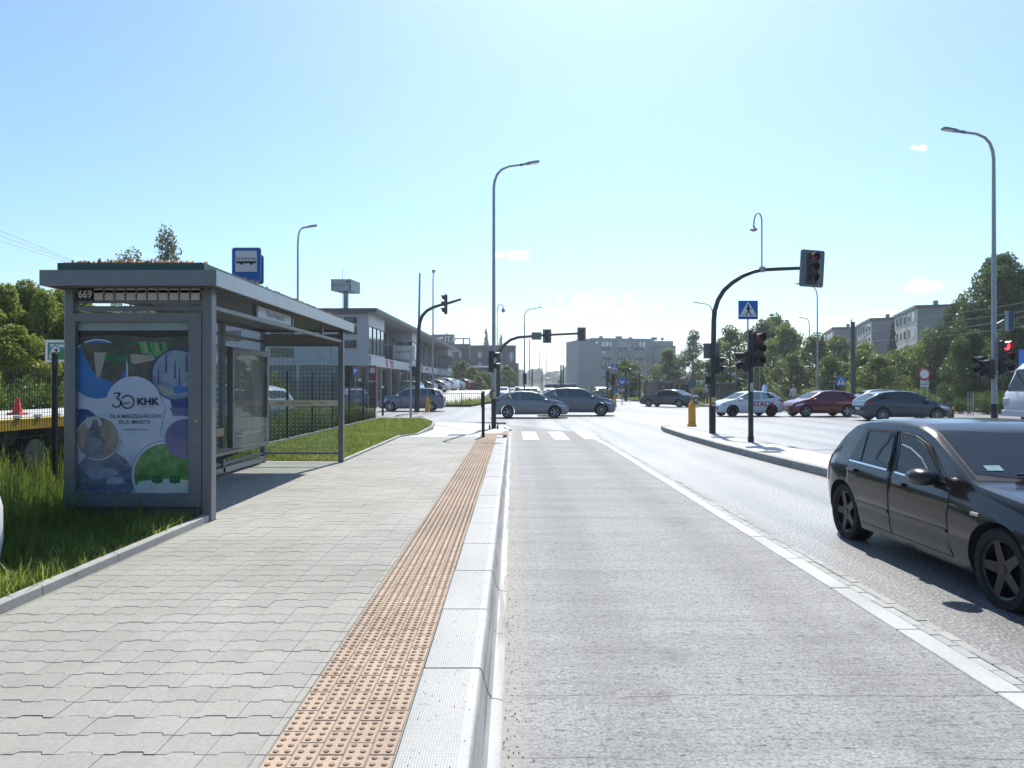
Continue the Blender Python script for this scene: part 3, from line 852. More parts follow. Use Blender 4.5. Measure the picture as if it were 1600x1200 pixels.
pol('photo', [(165, 215), (250, 215), (205, 380), (180, 380)], PH_SKN)
pol('photo', [(240, 235), (375, 228), (380, 285), (235, 272)], PH_GRN2)
disc('rim', 790, 520, 132, LIL); disc('picture', 790, 520, 122, PH_NAV)
pol('photo', [(665, 585), (815, 585), (815, 640), (690, 640)], PH_PUR)
disc('rim', 715, 365, 172, PH_NAV); disc('picture', 715, 365, 162, PH_BRG)
for (zx, zy, w) in ((640, 290, 8), (775, 285, 8), (700, 330, 6), (590, 370, 5), (730, 380, 5)):
    pol('photo', [(zx, zy - 60), (zx + w, zy - 60), (zx + w + 3, zy + 60), (zx - 3, zy + 60)], PH_NAV)
pol('photo', [(580, 430), (700, 470), (690, 505), (620, 480)], PH_SKN)
pol('photo', [(690, 440), (812, 450), (812, 480), (700, 490)], PH_BLU)
disc('paper', 430, 560, 182, LIL)
pol('paper', [(250, 560), (640, 560), (600, 760), (640, 800), (440, 940), (330, 780), (250, 660)], LIL)
disc('picture', 90, 705, 108, PH_NAV)
disc('picture', 235, 1070, 195, PH_CAR)
pol('photo', [(115, 1020), (150, 990), (290, 990), (330, 1020), (300, 1055), (150, 1060)], plain("print_car", (.30, .34, .46), .5, 0, .2, 6))
pol('photo', [(250, 1070), (280, 1050), (350, 1052), (375, 1085), (330, 1100), (255, 1095)], plain("print_car_pale", (.42, .46, .55), .5, 0, .2, 6))
disc('rim', 195, 790, 146, LIL); disc('picture', 195, 790, 139, PH_TWN)
pol('photo', [(120, 650), (200, 640), (230, 700), (150, 740), (110, 700)], plain("print_haze", (.45, .50, .48), .5, 0, .2, 8))
pol('photo', [(165, 670), (195, 668), (235, 860), (210, 925), (120, 920), (110, 800)], PH_CAR)
disc('rim', 640, 1035, 226, PH_PUR); disc('rim', 640, 1035, 222, LIL); disc('picture', 640, 1035, 205, PH_PARK)
pol('photo', [(470, 1080), (600, 1062), (815, 1070), (815, 1158), (470, 1158), (450, 1110)], PH_TBL)
for zx in (590, 705): pol('photo', [(zx - 32, 1040), (zx + 32, 1040), (zx + 38, 1085), (zx, 1095), (zx - 38, 1085)], PH_GRN2)
disc('picture', 770, 795, 130, PH_PUR)
layer[0] += 1; yT = yP - .0004 * layer[0] - .0006
def ptext(s, zx, zy, size, mat, **k):
    c = uv(zx, zy); sx = k.pop('sx', 1)
    link('lettering', text_mesh(s, size, mat, Matrix.Translation(Vector((c[0], yT, c[1])) - ORG[sh.name]) @ FACE_Y @ Matrix.Scale(sx, 4, (1, 0, 0)), .0003, **k), ps)
def arcband(zx, zy, r, w, a0, a1, mat, n=36):
    c = uv(zx, zy); m = MB(); vs = []
    for k in range(n + 1):
        a = R(a0 + (a1 - a0) * k / n)
        for q in (r - w / 2, r + w / 2): vs.append((c[0] + math.cos(a) * q * SC, yT, c[1] + math.sin(a) * q * SC))
    m.add(vs, [(2 * k, 2 * k + 1, 2 * k + 3, 2 * k + 2) for k in range(n)]); m.build('logo', mat, ps)
arcband(392, 547, 42, 9, -190, 150, DARKTXT)                       # the 0 of 30
arcband(318, 553, 29, 9, -165, 70, DARKTXT)                        # the lower bowl of the 3
m = MB()
for a, b in (((300, 484), (346, 493)),): 
    p, q = uv(a[0], a[1]), uv(b[0], b[1]); m.bx(p[0], q[0], yT - .0002, yT + .0002, q[1], p[1])
p = [uv(*k) for k in ((335, 493), (346, 493), (326, 529), (314, 529))]; m.poly([(k[0], yT, k[1]) for k in p])
m.build('logo', DARKTXT, ps)
ptext("LAT", 385, 557, .035, DARKTXT, sx=1.35, bold=.0006)
ptext("KHK", 525, 547, .105, DARKTXT, sx=1.12, bold=.0045)
ptext("Komunalne Przedsiębiorstwo", 528, 580, .014, GREYTXT)
ptext("DLA", 309, 644, .058, GREYTXT, spacing=1.08, bold=.0008)
ptext("MIESZKAŃCÓW", 484, 644, .058, GREYTXT, spacing=1.08, bold=.0008)
ptext("DLA", 368, 682, .058, GREYTXT, spacing=1.08, bold=.0008)
ptext("MIASTA", 482, 682, .058, GREYTXT, spacing=1.08, bold=.0008)
ptext("www.khk.torun.pl", 445, 731, .034, GREYTXT, spacing=1.12)
MB().bx(pxa, pxb, SY0 - .066, SY0 - .062, py1, py0).build('poster_glass', PANED, sh)
# back wall: glass with frames, timetable, opened information case
gx = SX0 + .05
for (y0, y1) in ((SY0 + .10, 9.94), (10.06, 11.99), (12.11, SY1 - .06)):
    MB().bx(gx - .004, gx + .004, y0, y1, .38, 2.30).build('back_pane', PANE, sh)
    bar('frame_rail', gx - .03, gx + .03, y0, y1, 2.30, 2.345); bar('frame_rail', gx - .03, gx + .03, y0, y1, .33, .375)
    bar('frame_rail', gx - .03, gx + .03, y0, y1, 2.51, 2.555)
DOTS = plain("white_dots", (.75, .77, .78), .5, 0, 0)
def dot_sheet(name, fn, nu, nv):
    m = MB()
    for i in range(nu):
        for j in range(nv):
            m.poly([fn(i, j, .011 * math.cos(k * math.pi / 3), .011 * math.sin(k * math.pi / 3)) for k in range(6)])
    return m
m = dot_sheet('d', lambda i, j, a, b: (gx + .0055, 8.15 + i * .0925 + a, .45 + j * .0925 + b), 19, 20); m.build('dot_pattern', DOTS, sh, kind='stuff')
m = dot_sheet('d', lambda i, j, a, b: (gx + .0055, 10.15 + i * .0925 + a, .45 + j * .0925 + b), 20, 20); m.build('dot_pattern', DOTS, sh, kind='stuff')
# inner information case standing off the back wall between the 10.0 and 12.05 posts
ic = MB(); ix = gx + .10
ic.bx(ix - .05, ix + .05, 12.15, 12.24, .52, 2.32); ic.bx(ix - .05, ix + .05, 13.86, 13.95, .52, 2.32); ic.bx(ix - .05, ix + .05, 12.24, 13.86, 2.22, 2.32); ic.bx(ix - .05, ix + .05, 12.24, 13.86, .52, .60)
ico = ic.build('information_case', STEEL, sh)
NOTE = printmat("timetable_print", [(.08, .07, .065), (.17, .14, .125), (.26, .235, .24)], 2.2, 6, (1, 1.5, .5))
MB().bx(ix - .01, ix - .004, 12.24, 13.86, .60, 2.22).build('timetable_sheet', NOTE, ico)
MB().bx(ix + .045, ix + .049, 12.24, 13.86, .60, 2.22).build('glass_door', PANED, ico)
MB().bx(gx + .01, gx + .014, 11.35, 11.85, 2.05, 2.2).build('notice', WHITEP, sh)
# far gable: dotted glass with cream film band
fy = SY1
bar('gable_rail', SX0 + .10, SX1 - .10, fy - .03, fy + .03, 2.50, 2.68, plain("beam_grey", (.20, .195, .195), .45, .1, .06, 5))
bar('gable_rail', SX0 + .10, SX1 - .10, fy - .025, fy + .025, 2.44, 2.498)
bar('gable_rail', SX0 + .10, SX1 - .10, fy - .025, fy + .025, .33, .375)
MB().bx(SX0 + .10, SX1 - .10, fy - .004, fy + .004, .375, 2.44).build('gable_pane', PANE, sh)
m = dot_sheet('d', lambda i, j, a, b: (SX0 + .155 + i * .0803 + a, fy - .0055, .42 + j * .0803 + b), 17, 24)
m.build('dot_pattern', DOTS, sh, kind='stuff')
z0b, z1b = PZ(634.5, fy), PZ(625.5, fy)
fb = MB().bx(SX0 + .10, SX1 - .10, fy - .0085, fy - .0065, z0b, z1b).build('film_band', CREAM, sh)
for s, pxx, sz in (("MZK", 438, .062), ("Tą wrzosowiskiem", 472, .058), ("MZK", 505, .062)):
    link('lettering', text_mesh(s, sz, GREYTXT, Matrix.Translation(Vector((PX(pxx, fy), fy - .0092, (z0b + z1b) / 2)) - ORG[sh.name]) @ FACE_Y, .0003), fb)
# stop name board under the side fascia
nb = MB().cbx(SX1 - .075, SX1 - .045, 9.44, 10.86, 2.566, 2.722, .003).build('name_board', plain("name_board", (.50, .54, .62), .35, 0, .04, 4), sh)
FACE_X = Matrix.Rotation(R(90), 4, 'Z') @ FACE_Y       # lettering facing +X
link('lettering', text_mesh("Szosa Wschod. II", .105, GREYTXT, Matrix.Translation(Vector((SX1 - .0435, 10.15, 2.645)) - ORG[sh.name]) @ FACE_X, .0003, bold=.001), nb)
for y0 in (9.36, 10.88, 12.6): bar('hanger', SX1 - .09, SX1 - .03, y0, y0 + .06, 2.563, 2.727)
# bench
seat = MB(); seat.cbx(gx + .12, gx + .46, 9.1, 11.9, .60, .64, .008); bs = seat.build('bench_seat', WOOD, sh)
MB().cbx(gx + .06, gx + .10, 9.1, 11.9, .84, .97, .008).build('bench_back', WOOD, sh)
for yy in (9.4, 10.5, 11.6):
    MB().prismy([(gx + .03, .62), (gx + .44, .595), (gx + .44, .575), (gx + .03, .40)], yy, yy + .02).build('bracket', STEEL, bs)
bar('low_rail', gx - .03, gx + .05, SY0 + .1, SY1 - .06, .20, .30, STEELL)

# ------------------------------------------------------------ bus stop sign over the roof
bsg = thing('bus_stop_sign', 'square blue bus stop sign with white panel standing above the shelter roof', 'sign', (-4.28, 11.6, 2.88))
D = 11.6
def board(px0, px1, py0_, py1_, D, y, th, mat, name, par, rr=.04):
    x0, x1, z0, z1 = PX(px0, D), PX(px1, D), PZ(py1_, D), PZ(py0_, D)
    pts = []
    for cx, czz, a0 in ((x1 - rr, z1 - rr, 0), (x0 + rr, z1 - rr, 90), (x0 + rr, z0 + rr, 180), (x1 - rr, z0 + rr, 270)):
        for k in range(5): a = R(a0 + k * 22.5); pts.append((cx + rr * math.cos(a), czz + rr * math.sin(a)))
    return MB().prismy(pts, y, y + th).build(name, mat, par)
board(361, 409.5, 397, 443, D, D + .05, .025, plain("sign_blue_back", (.06, .17, .38), .4, 0, .05), 'rear_board', bsg)
board(361.8, 407.5, 386.5, 440.5, D, D, .02, plain("sign_edge", (.22, .36, .62), .35, 0, .03), 'board', bsg)
board(363, 406.3, 387.7, 439.3, D, D - .003, .003, BLUE, 'blue_face', bsg, .035)
board(367.6, 401.2, 391.8, 424.5, D, D - .006, .003, plain("sign_white", (.72, .66, .66), .4, 0, .02), 'white_panel', bsg, .005)
m = MB()
def sq(a, b, c, d, yy=D - .009): m.bx(PX(a, D), PX(b, D), yy, yy + .002, PZ(d, D), PZ(c, D))
sq(369, 399.5, 408.2, 411.5); sq(369, 398.5, 402.8, 403.6); sq(369, 369.8, 403.6, 408.2)
for k in range(5): sq(373.6 + k * 5.0, 374.2 + k * 5.0, 403.6, 408.2)
sq(397.7, 398.5, 403.6, 408.2)
for cxp in (377.5, 392.5): m.prismy(circle(PX(cxp, D), PZ(411.8, D), .022, 14), D - .0095, D - .007)
m.build('bus_symbol', BLACKP, bsg)
MB().tube([(PX(385, D), D + .09, 2.88), (PX(385, D), D + .09, PZ(388, D))], .025, 10).build('pole', GALV, bsg)

# ------------------------------------------------------------ white bin at the left edge
m = MB(); m.lathe([(.20, 0), (.27, .05), (.305, .30), (.30, .55), (.26, .72), (.20, .78), (.0, .80)], 28, (-4.31, 5.55, .15))
b_ = thing('litter_bin', 'white rounded bin in the grass, cut off by the left edge', 'bin', (-4.31, 5.55, .15))
m.build('body', plain("bin_white", (.66, .68, .68), .4, 0, .06, 5), b_, 60)
MB().lathe([(.275, .70), (.285, .72), (.275, .74)], 28, (-4.31, 5.55, .15), cap=False).build('rim_band', GALV, b_, 60)

# ------------------------------------------------------------ mesh fence behind the platform
fn = thing('mesh_fence', 'dark wire mesh fence on black posts running behind the bus shelter', 'fence', (-6.2, 20, .12))
FX = -6.2
WIRE = plain("fence_wire", (.03, .034, .034), .45, .2, .1, 10)
ys = [7.2 + 2.51 * k for k in range(11)]
postm = MB().cbx(-.03, .03, -.03, .03, 0, 1.96, .005).bx(-.034, .034, -.034, .034, 1.96, 1.975).mesh('fence_post', BLACKP)
pan = MB()
for k in range(49):
    yy = .05 + k * .05
    pan.bx(-.0022, .0022, yy, yy + .0045, .04, 1.78)
for z in (.09, .29, .49, .69, .89, 1.09, 1.29, 1.49, 1.69): pan.bx(-.0045, .0045, .04, 2.47, z, z + .0055)
for z in (.59, 1.19, 1.64):
    for q in range(49): pan.bx(.002, .03, .05 + q * .05, .0545 + q * .05, z, z + .004)
panm = pan.mesh('mesh_panel', WIRE)
for i, yy in enumerate(ys):
    link('fence_post', postm, fn, (0, yy - 20, 0))
    if i < len(ys) - 1: link('mesh_panel', panm, fn, (0, yy - 20, 0))
path_stones([(FX, 7.2), (FX, 32.4)], .06, .12, .12, structure('fence_base'), EDGING, 'base_board', 2.51, .005)
# corner run of the fence, going left along the cross street
fn2 = thing('mesh_fence', 'short return of the wire fence along the cross street pavement', 'fence', (FX, 32.4, .12))
pan2 = MB(); pan2.v = [(-p[1], p[0], p[2]) for p in pan.v]; pan2.f = pan.f; pan2.m = pan.m
panm2 = pan2.mesh('mesh_panel', WIRE)
for k in range(4):
    link('fence_post', postm, fn2, (-2.51 * (k + 1), 0, 0)); link('mesh_panel', panm2, fn2, (-2.51 * k, 0, 0))

# ------------------------------------------------------------ low-loader trailer, cone and billboard behind the fence
tr = thing('flatbed_trailer', 'long low flatbed trailer with yellow side rail behind the wire fence', 'trailer', (-9, 11, .14))
DECK = plain("trailer_deck", (.50, .50, .47), .6, .1, .2, 4)
YRAIL = plain("yellow_rail", (.55, .36, .03), .5, .1, .2, 5)
tx1 = -7.2
MB().bx(-9.6, tx1 - .06, 6.5, 15.5, 1.12, 1.20).build('deck', DECK, tr)
MB().cbx(tx1 - .06, tx1, 6.5, 15.5, 1.02, 1.19, .01).build('side_rail', YRAIL, tr)
MB().bx(-9.3, -7.5, 6.6, 15.4, .78, 1.10).build('chassis', BLACKP, tr)
for k in range(20): MB().bx(tx1 - .05, tx1 + .015, 6.8 + k * .45, 6.9 + k * .45, 1.19, 1.235).build('stake_pocket', WHITEP, tr)
for yy in (11.2, 12.4, 13.6):
    w = MB(); w.lathe([(.40, -.14), (.46, -.10), (.46, .10), (.40, .14)], 20, (-7.6, yy, .60), 'X'); wo = w.build('wheel', RUBBER, tr, 40)
    MB().lathe([(.24, .141), (.22, .10), (.08, .09)], 16, (-7.6, yy, .60), 'X').build('rim', GALV, wo, 40)
cn = thing('traffic_cone', 'small red traffic cone standing on the trailer deck', 'traffic cone', (PX(27, 11.6), 11.6, 1.2))
MB().lathe([(.085, .03), (.075, .05), (.02, .27), (0, .275)], 12, (PX(27, 11.6), 11.6, 1.2)).build('cone', plain("cone_red", (.62, .05, .03), .5, 0, .1), cn, 50)
MB().cbx(PX(27, 11.6) - .11, PX(27, 11.6) + .11, 11.49, 11.71, 1.2, 1.235, .01).build('foot', REDP, cn)
bb = thing('billboard', 'small white framed billboard with blue and green picture before the conifers', 'billboard', (PX(93, 19), 19, .14))
D = 19
x0, x1, z0, z1 = PX(71, D), PX(125, D), PZ(566, D), PZ(531, D)
f_ = MB(); q = .07
f_.bx(x0, x1, D - .03, D + .05, z1 - q, z1); f_.bx(x0, x1, D - .03, D + .05, z0, z0 + q); f_.bx(x0, x0 + q, D - .03, D + .05, z0 + q, z1 - q); f_.bx(x1 - q, x1, D - .03, D + .05, z0 + q, z1 - q)
f_.build('frame', WHITEP, bb)
bp = MB().bx(x0 + q, x1 - q, D, D + .03, z0 + q, z1 - q).build('picture', printmat("billboard_teal", [(.02, .20, .30), (.03, .32, .42)], 2), bb)
MB().poly([(x0 + q, D - .002, z0 + q), (x1 - q, D - .002, z0 + q), (x1 - q, D - .002, z1 - .25), (x0 + .55, D - .002, z1 - .24), (x0 + q, D - .002, z1 - .3)]).build('artwork', printmat("billboard_green", [(.03, .16, .04), (.10, .30, .08)], 3), bp)
m = MB()
for k in range(3): m.poly([(x0 + .08 + k * .1, D - .004, z0 + .1 + k * .09), (x0 + .17 + k * .1, D - .004, z0 + .1 + k * .09), (x0 + .30 + k * .02, D - .004, z0 + .28 + k * .08), (x0 + .12, D - .004, z0 + .25 + k * .08)])
m.bx(x0 + .12, x0 + .22, D - .004, D - .002, z1 - .2, z1 - .11); m.bx(x0 + .26, x0 + .55, D - .004, D - .002, z1 - .185, z1 - .125)
m.build('artwork', WHITEP, bp)
for xx in (x0 + .15, x1 - .15): MB().tube([(xx, D + .06, .14), (xx, D + .06, z1 - .1)], .04, 8).build('leg', GALV, bb)
# ------------------------------------------------------------ street lamps
def lamp_head(name, M, par, mat):
    m = MB()
    secs = ((0, .035, .03, 0), (.10, .05, .04, 0), (.22, .10, .055, .005), (.55, .13, .05, .012), (.66, .10, .03, .016))
    rings = []
    for x, w, h, dz in secs: rings.append([(x, w, dz - h * .3), (x, w * .8, dz + h * .7), (x, -w * .8, dz + h * .7), (x, -w, dz - h * .3), (x, -w * .7, dz - h * .6), (x, w * .7, dz - h * .6)])
    m.rings(rings); m.xform(M); ho = m.build(name, mat, par, 40, local=True)
    g = MB(); g.bx(.30, .62, -.085, .085, -.028, -.020); g.xform(M); g.build('glass', LAMPGLASS, ho, local=True)
    return ho
def make_lamp(name, label, loc, ang, h=9.2, arm=1.0, rb=.085, rt=.045, black=0.0, group=None, mat=GALV, tilt=9, headlen=1.0):
    t = thing(name, label, 'street lamp', loc, R(ang), group)
    s = arm
    pts = [(0, 0, 0), (0, 0, h * .5), (0, 0, h - .25), (.03 * s, 0, h), (.12 * s, 0, h + .26), (.28 * s, 0, h + .44), (.55 * s, 0, h + .56), (s, 0, h + .62)]
    rad = [rb, (rb + rt) / 2, rt * 1.02, rt, rt * .9, rt * .85, rt * .8, rt * .75]
    MB().tube(pts, rad, 10).build('pole', mat, t, 50, local=True)
    MB().tube([(s - .08, 0, h + .612), (s + .04, 0, h + .63)], rt * 1.05, 8).build('collar', STEEL, t, 50, local=True)
    M = Matrix.Translation((s, 0, h + .62)) @ Matrix.Rotation(R(-tilt), 4, 'Y') @ Matrix.Scale(headlen, 4)
    lamp_head('lamp_head', M, t, STEEL)
    if black: MB().cyl(0, 0, 0, black, rb + .008, 12, rb + .006).build('base_sleeve', BLACKP, t, 50, local=True)
    MB().cyl(0, 0, -.02, .02, rb * 1.9, 12).build('base_plate', STEEL, t, local=True)
    return t
LG = 'street lamps round the junction'
lx, ly = PX(771.5, 26.7), 26.7
lampA = make_lamp('street_lamp', 'tall grey street lamp with black foot at the far end of the pavement', (lx, ly, .05), 0, 9.25, 1.05, .085, .05, 1.15, LG)
lampB = make_lamp('street_lamp', 'tall grey street lamp at the right edge behind the dark hatchback', (PX(1553, 23), 23, .1), 180, 9.1, 1.0, .09, .05, 1.0, LG)
for (px_, top, D, ang, lab) in ((465, 352, 35.4, 0.001, 'grey street lamp rising behind the bus stop sign and shelter roof'),
                                (676.5, 428, 50, -82, 'street lamp seen end on in front of the shop building'),
                                (819.5, 480, 72, 0, 'thin street lamp over the far street beside the signal gantry'),
                                (1113, 472, 68, 180, 'street lamp whose arm shows left of the right signal gantry'),
                                (1264.5, 496, 75, 180, 'street lamp in front of the right hand trees with arm to the left'),
                                (1277, 443, 55, 180, 'tall thick lamp post under the large backed signal'),
                                (843, 546, 150, 0, 'distant street lamp above the wooded hill'),
                                (854, 553, 190, 180, 'most distant tiny street lamp above the wooded hill'),
                                (1305, 640, 300, 0, None)):
    if lab is None: continue
    h = PZ(top, D) - .75
    k = 1.0 if D < 60 else 1.15
    ak = {465: .30, 1264.5: .35}.get(px_, 1.0)
    make_lamp('street_lamp', lab, (PX(px_, D), D, 0.02), ang, h, ak * k, .075 * k, .045 * k, 0, LG)

# ------------------------------------------------------------ traffic signals
def signal(par, x, y, z, n, rz, lit=None, r=.105, pitch=.31, plate=None, litmat=LITRED, name='signal_head'):
    """z = centre; faces -y before turning by rz degrees"""
    h = n * pitch
    m = MB(); m.cbx(-.17, .17, -.07, .12, -h / 2, h / 2, .03)
    o = m.build(name, BLACKP, par, local=True)
    off = ORG.get(par.name, Vector((0, 0, 0))) if par is not None else Vector((0, 0, 0))
    o.location = Vector((x, y, z)) - off; o.rotation_euler = (0, 0, R(rz))
    for i in range(n):
        zc = h / 2 - pitch * (i + .5)
        l = MB(); l.lathe([(r, -.078), (r * .7, -.095), (0, -.102)], 16, (0, 0, zc), 'Y')
        l.build('lens', litmat if lit == i else DARKLENS, o, 50, local=True)
        v = MB(); N = 14; vs = []
        for k in range(N + 1):
            a = R(-25 + 230 * k / N)
            for rr, yy in ((r * 1.22, -.07), (r * 1.22, -.07 - .24 * (.55 + .45 * max(0, math.sin(a)))), (r * 1.14, -.07 - .24 * (.55 + .45 * max(0, math.sin(a)))), (r * 1.14, -.07)):
                vs.append((math.cos(a) * rr, yy, zc + math.sin(a) * rr))
        v.add(vs, [(4 * k + j, 4 * k + (j + 1) % 4, 4 * k + 4 + (j + 1) % 4, 4 * k + 4 + j) for k in range(N) for j in range(4)])
        v.build('visor', BLACKP, o, 40, local=True)
    if plate:
        w_, h_ = plate; q = MB(); rr = .06; pts = []
        for cx, cz_, a0 in ((w_ / 2 - rr, h_ / 2 - rr, 0), (-w_ / 2 + rr, h_ / 2 - rr, 90), (-w_ / 2 + rr, -h_ / 2 + rr, 180), (w_ / 2 - rr, -h_ / 2 + rr, 270)):
            for k in range(4): a = R(a0 + k * 30); pts.append((cx + rr * math.cos(a), cz_ + rr * math.sin(a)))
        q.prismy(pts, .0, .02); q.build('backing_board', SIGNBACK, o, local=True)
        e = MB()
        for sx in (-1, 1): e.bx(sx * (w_ / 2 - .012) - .012, sx * (w_ / 2 - .012) + .012, -.012, .035, -h_ / 2 + rr, h_ / 2 - rr)
        for sz in (-1, 1): e.bx(-w_ / 2 + rr, w_ / 2 - rr, -.012, .035, sz * (h_ / 2 - .012) - .012, sz * (h_ / 2 - .012) + .012)
        for sx in (-.62, .62): e.bx(sx * w_ / 2 - .015, sx * w_ / 2 + .015, -.008, .03, -h_ / 2 + rr, h_ / 2 - rr)
        e.build('board_rib', plain('rib_grey', (.24, .26, .28), .45, .3, .05) if 'rib_grey' not in bpy.data.materials else bpy.data.materials['rib_grey'], o, local=True)
    return o
def curve(pts, D): return [(PX(a, D), D, PZ(b, D)) for a, b in pts]

# near gantry on the island
D = 23.2
g = thing('signal_gantry', 'olive mast arm signal gantry on the island with camera hook and large backed signal', 'traffic signal', (PX(1113, D), D, .146))
MB().tube([(PX(1113, D), D, .14), (PX(1114.5, D), D, PZ(560, D)), (PX(1115.5, D), D, PZ(500, D))] + curve([(1117, 485), (1122, 469), (1131, 454), (1144, 442), (1160, 431.5), (1176, 425), (1191, 421.5), (1222, 420), (1266, 418.5)], D), [.098, .09, .082] + [.078, .075, .072, .07, .068, .065, .062, .06, .055, .05], 12).build('mast', DKGREEN, g, 50)
MB().cyl(PX(1113, D), D, .14, 1.0, .108, 12).build('base_sleeve', BLACKP, g, 50)
MB().cyl(PX(1191, D), D, PZ(425, D), PZ(417, D), .10, 10).build('clamp', GALV, g)
MB().tube(curve([(1190.5, 417), (1190.5, 345), (1190, 339), (1187.5, 334), (1184, 332.8), (1181, 335.5), (1178.8, 342), (1178, 350), (1177.8, 354)], D), .024, 8).build('camera_hook', GALV, g, 50)
MB().lathe([(.03, .11), (.05, .09), (.055, .05), (.12, .02), (.115, -.02), (.06, -.06), (0, -.07)], 14, (PX(1177.8, D), D, PZ(358.5, D))).build('dome_camera', GALV, g, 40)
sgn = signal(g, PX(1266.5, D), D - .12, PZ(420.5, D), 3, 8, 0, .12, .33, (.80, 1.19), DIMRED); sgn.rotation_euler = (0, R(3.2), R(6))
signal(g, PX(1119, D), D - .02, PZ(571, D), 2, 90, None, .10, .28)
MB().cbx(PX(1101, D), PX(1126, D), D + .11, D + .15, PZ(560, D), PZ(536, D), .005).build('sign_back', SIGNBACK, g)
MB().bx(PX(1110, D), PX(1116.5, D), D - .115, D - .108, PZ(629.5, D), PZ(620.5, D)).build('sticker', plain("sticker_ochre", (.62, .42, .18), .5, 0, .1), g)
MB().bx(PX(1110.5, D), PX(1116, D), D - .115, D - .108, PZ(634.5, D), PZ(631, D)).build('sticker', plain("sticker_tan", (.55, .40, .26), .5, 0, .1), g)
MB().cbx(PX(1102.5, D), PX(1110, D), D - .05, D + .08, PZ(600, D), PZ(588, D), .01).build('push_button', BLACKP, g)

# second island signal with the crossing sign
D = 19.6
g = thing('signal_post', 'black signal post on the island with red light and blue crossing sign above', 'traffic signal', (PX(1173, D), D, .146))
MB().tube([(PX(1173, D), D, .14), (PX(1173, D), D, PZ(516, D))], [.072, .066], 12).build('post', DKGREEN, g, 50)
MB().cyl(PX(1173, D), D, .14, .30, .085, 12).build('base_sleeve', BLACKP, g)
signal(g, PX(1180.5, D), D - .16, PZ(547, D), 3, 12, 0, .105, .31, None, DIMRED)
signal(g, PX(1165, D), D + .02, PZ(565.5, D), 2, -90, None, .10, .28)
MB().tube([(PX(1167, D), D - .08, PZ(575, D)), (PX(1167, D), D - .08, PZ(476, D))], .022, 8).build('sign_pole', GALV, g)
for (a, b) in ((598, 606), (606.5, 612)): MB().bx(PX(1170.8, D), PX(1176, D), D - .078, D - .073, PZ(b, D), PZ(a, D)).build('sticker', plain("sticker_grey", (.45, .46, .47), .5, 0, .1) if 'sticker_grey' not in bpy.data.materials else bpy.data.materials['sticker_grey'], g)
def crossing_sign(par, cx, D, y, cz_, s, name='crossing_sign'):
    """Polish D-6: blue square, white triangle, walking figure"""
    def q(u, v): return (cx + u * s, cz_ + v * s)
    o = MB().prismy([q(-.5, -.48), q(.5, -.48), q(.5, .48), q(-.5, .48)], y, y + .015).build(name, BLUE, par)
    MB().prismy([q(-.46, -.33), q(.46, -.33), q(0, .44)], y - .004, y - .001).build('white_triangle', WHITEP, o)
    m = MB()
    def limb(pts, w):
        for (a, b) in zip(pts[:-1], pts[1:]):
            dx, dz = b[0] - a[0], b[1] - a[1]; L = math.hypot(dx, dz); nx, nz = -dz / L * w, dx / L * w
            m.prismy([q(a[0] + nx, a[1] + nz), q(b[0] + nx, b[1] + nz), q(b[0] - nx, b[1] - nz), q(a[0] - nx, a[1] - nz)], y - .007, y - .005)
    m.prismy(circle(cx - .0 * s, cz_ + .245 * s, .05 * s, 12), y - .007, y - .005)
    limb([(0, .19), (.015, -.02)], .055); limb([(.01, -.02), (.07, -.14), (.15, -.29)], .028); limb([(.0, -.02), (-.05, -.15), (-.12, -.28)], .028)
    limb([(.03, .17), (.10, .06), (.14, .02)], .02); limb([(-.02, .17), (-.09, .07), (-.06, .0)], .02)
    limb([(-.36, -.235), (-.14, -.235)], .008); limb([(.17, -.235), (.36, -.235)], .008)
    m.build('walking_figure', BLACKG, o)
    return o
crossing_sign(g, PX(1167, D), D, D - .11, PZ(485, D), .53)

# signals on the lamp at the pavement end
D = 26.7
g = thing('pedestrian_signal', 'black pedestrian signal turned to the right on the lamp at the pavement end', 'traffic signal', (lx, ly, 1.8))
signal(g, PX(768.5, D), D - .0, PZ(565, D), 2, 90, None, .12, .40)
MB().cbx(PX(765.5, D), PX(770, D), D - .16, D - .02, PZ(622, D), PZ(610, D), .01).build('push_button', plain("button_box", (.10, .07, .09), .5), g)
MB().bx(PX(769.5, D), PX(774.8, D), D - .12, D - .11, PZ(621, D), PZ(611.5, D)).build('sticker', plain("sticker_ochre2", (.58, .42, .20), .5), g)
MB().cyl(lx, ly, PZ(622, D), PZ(609, D), .097, 12).build('clamp', STEEL, g)
# signals on the right lamp
D = 23
g = thing('signal_cluster', 'red lit three lens signal with side signals on the right edge lamp', 'traffic signal', (PX(1553, D), D, 2))
signal(g, PX(1563, D), D - .2, PZ(559, D), 3, 15, 0, .13, .36)
signal(g, PX(1544, D), D, PZ(577, D), 2, -90, None, .105, .31); signal(g, PX(1545, D), D + .35, PZ(571, D), 2, -90, None, .105, .31)
MB().tube([(PX(1545, D), D, PZ(577, D)), (PX(1566, D), D, PZ(577, D))], .025, 8).build('bracket', BLACKP, g)
MB().tube([(PX(1553, D), D, PZ(509, D)), (PX(1568, D), D, PZ(500, D))], .025, 8).build('bracket', GALV, g)
MB().cbx(PX(1572, D), PX(1581, D), D - .1, D + .1, PZ(516, D), PZ(487, D), .02).build('side_board', plain("navy_board", (.03, .06, .14), .4), g)
MB().bx(PX(1567, D), PX(1572.5, D), D - .1, D - .08, PZ(518, D), PZ(486, D)).build('board_edge', GALV, g)

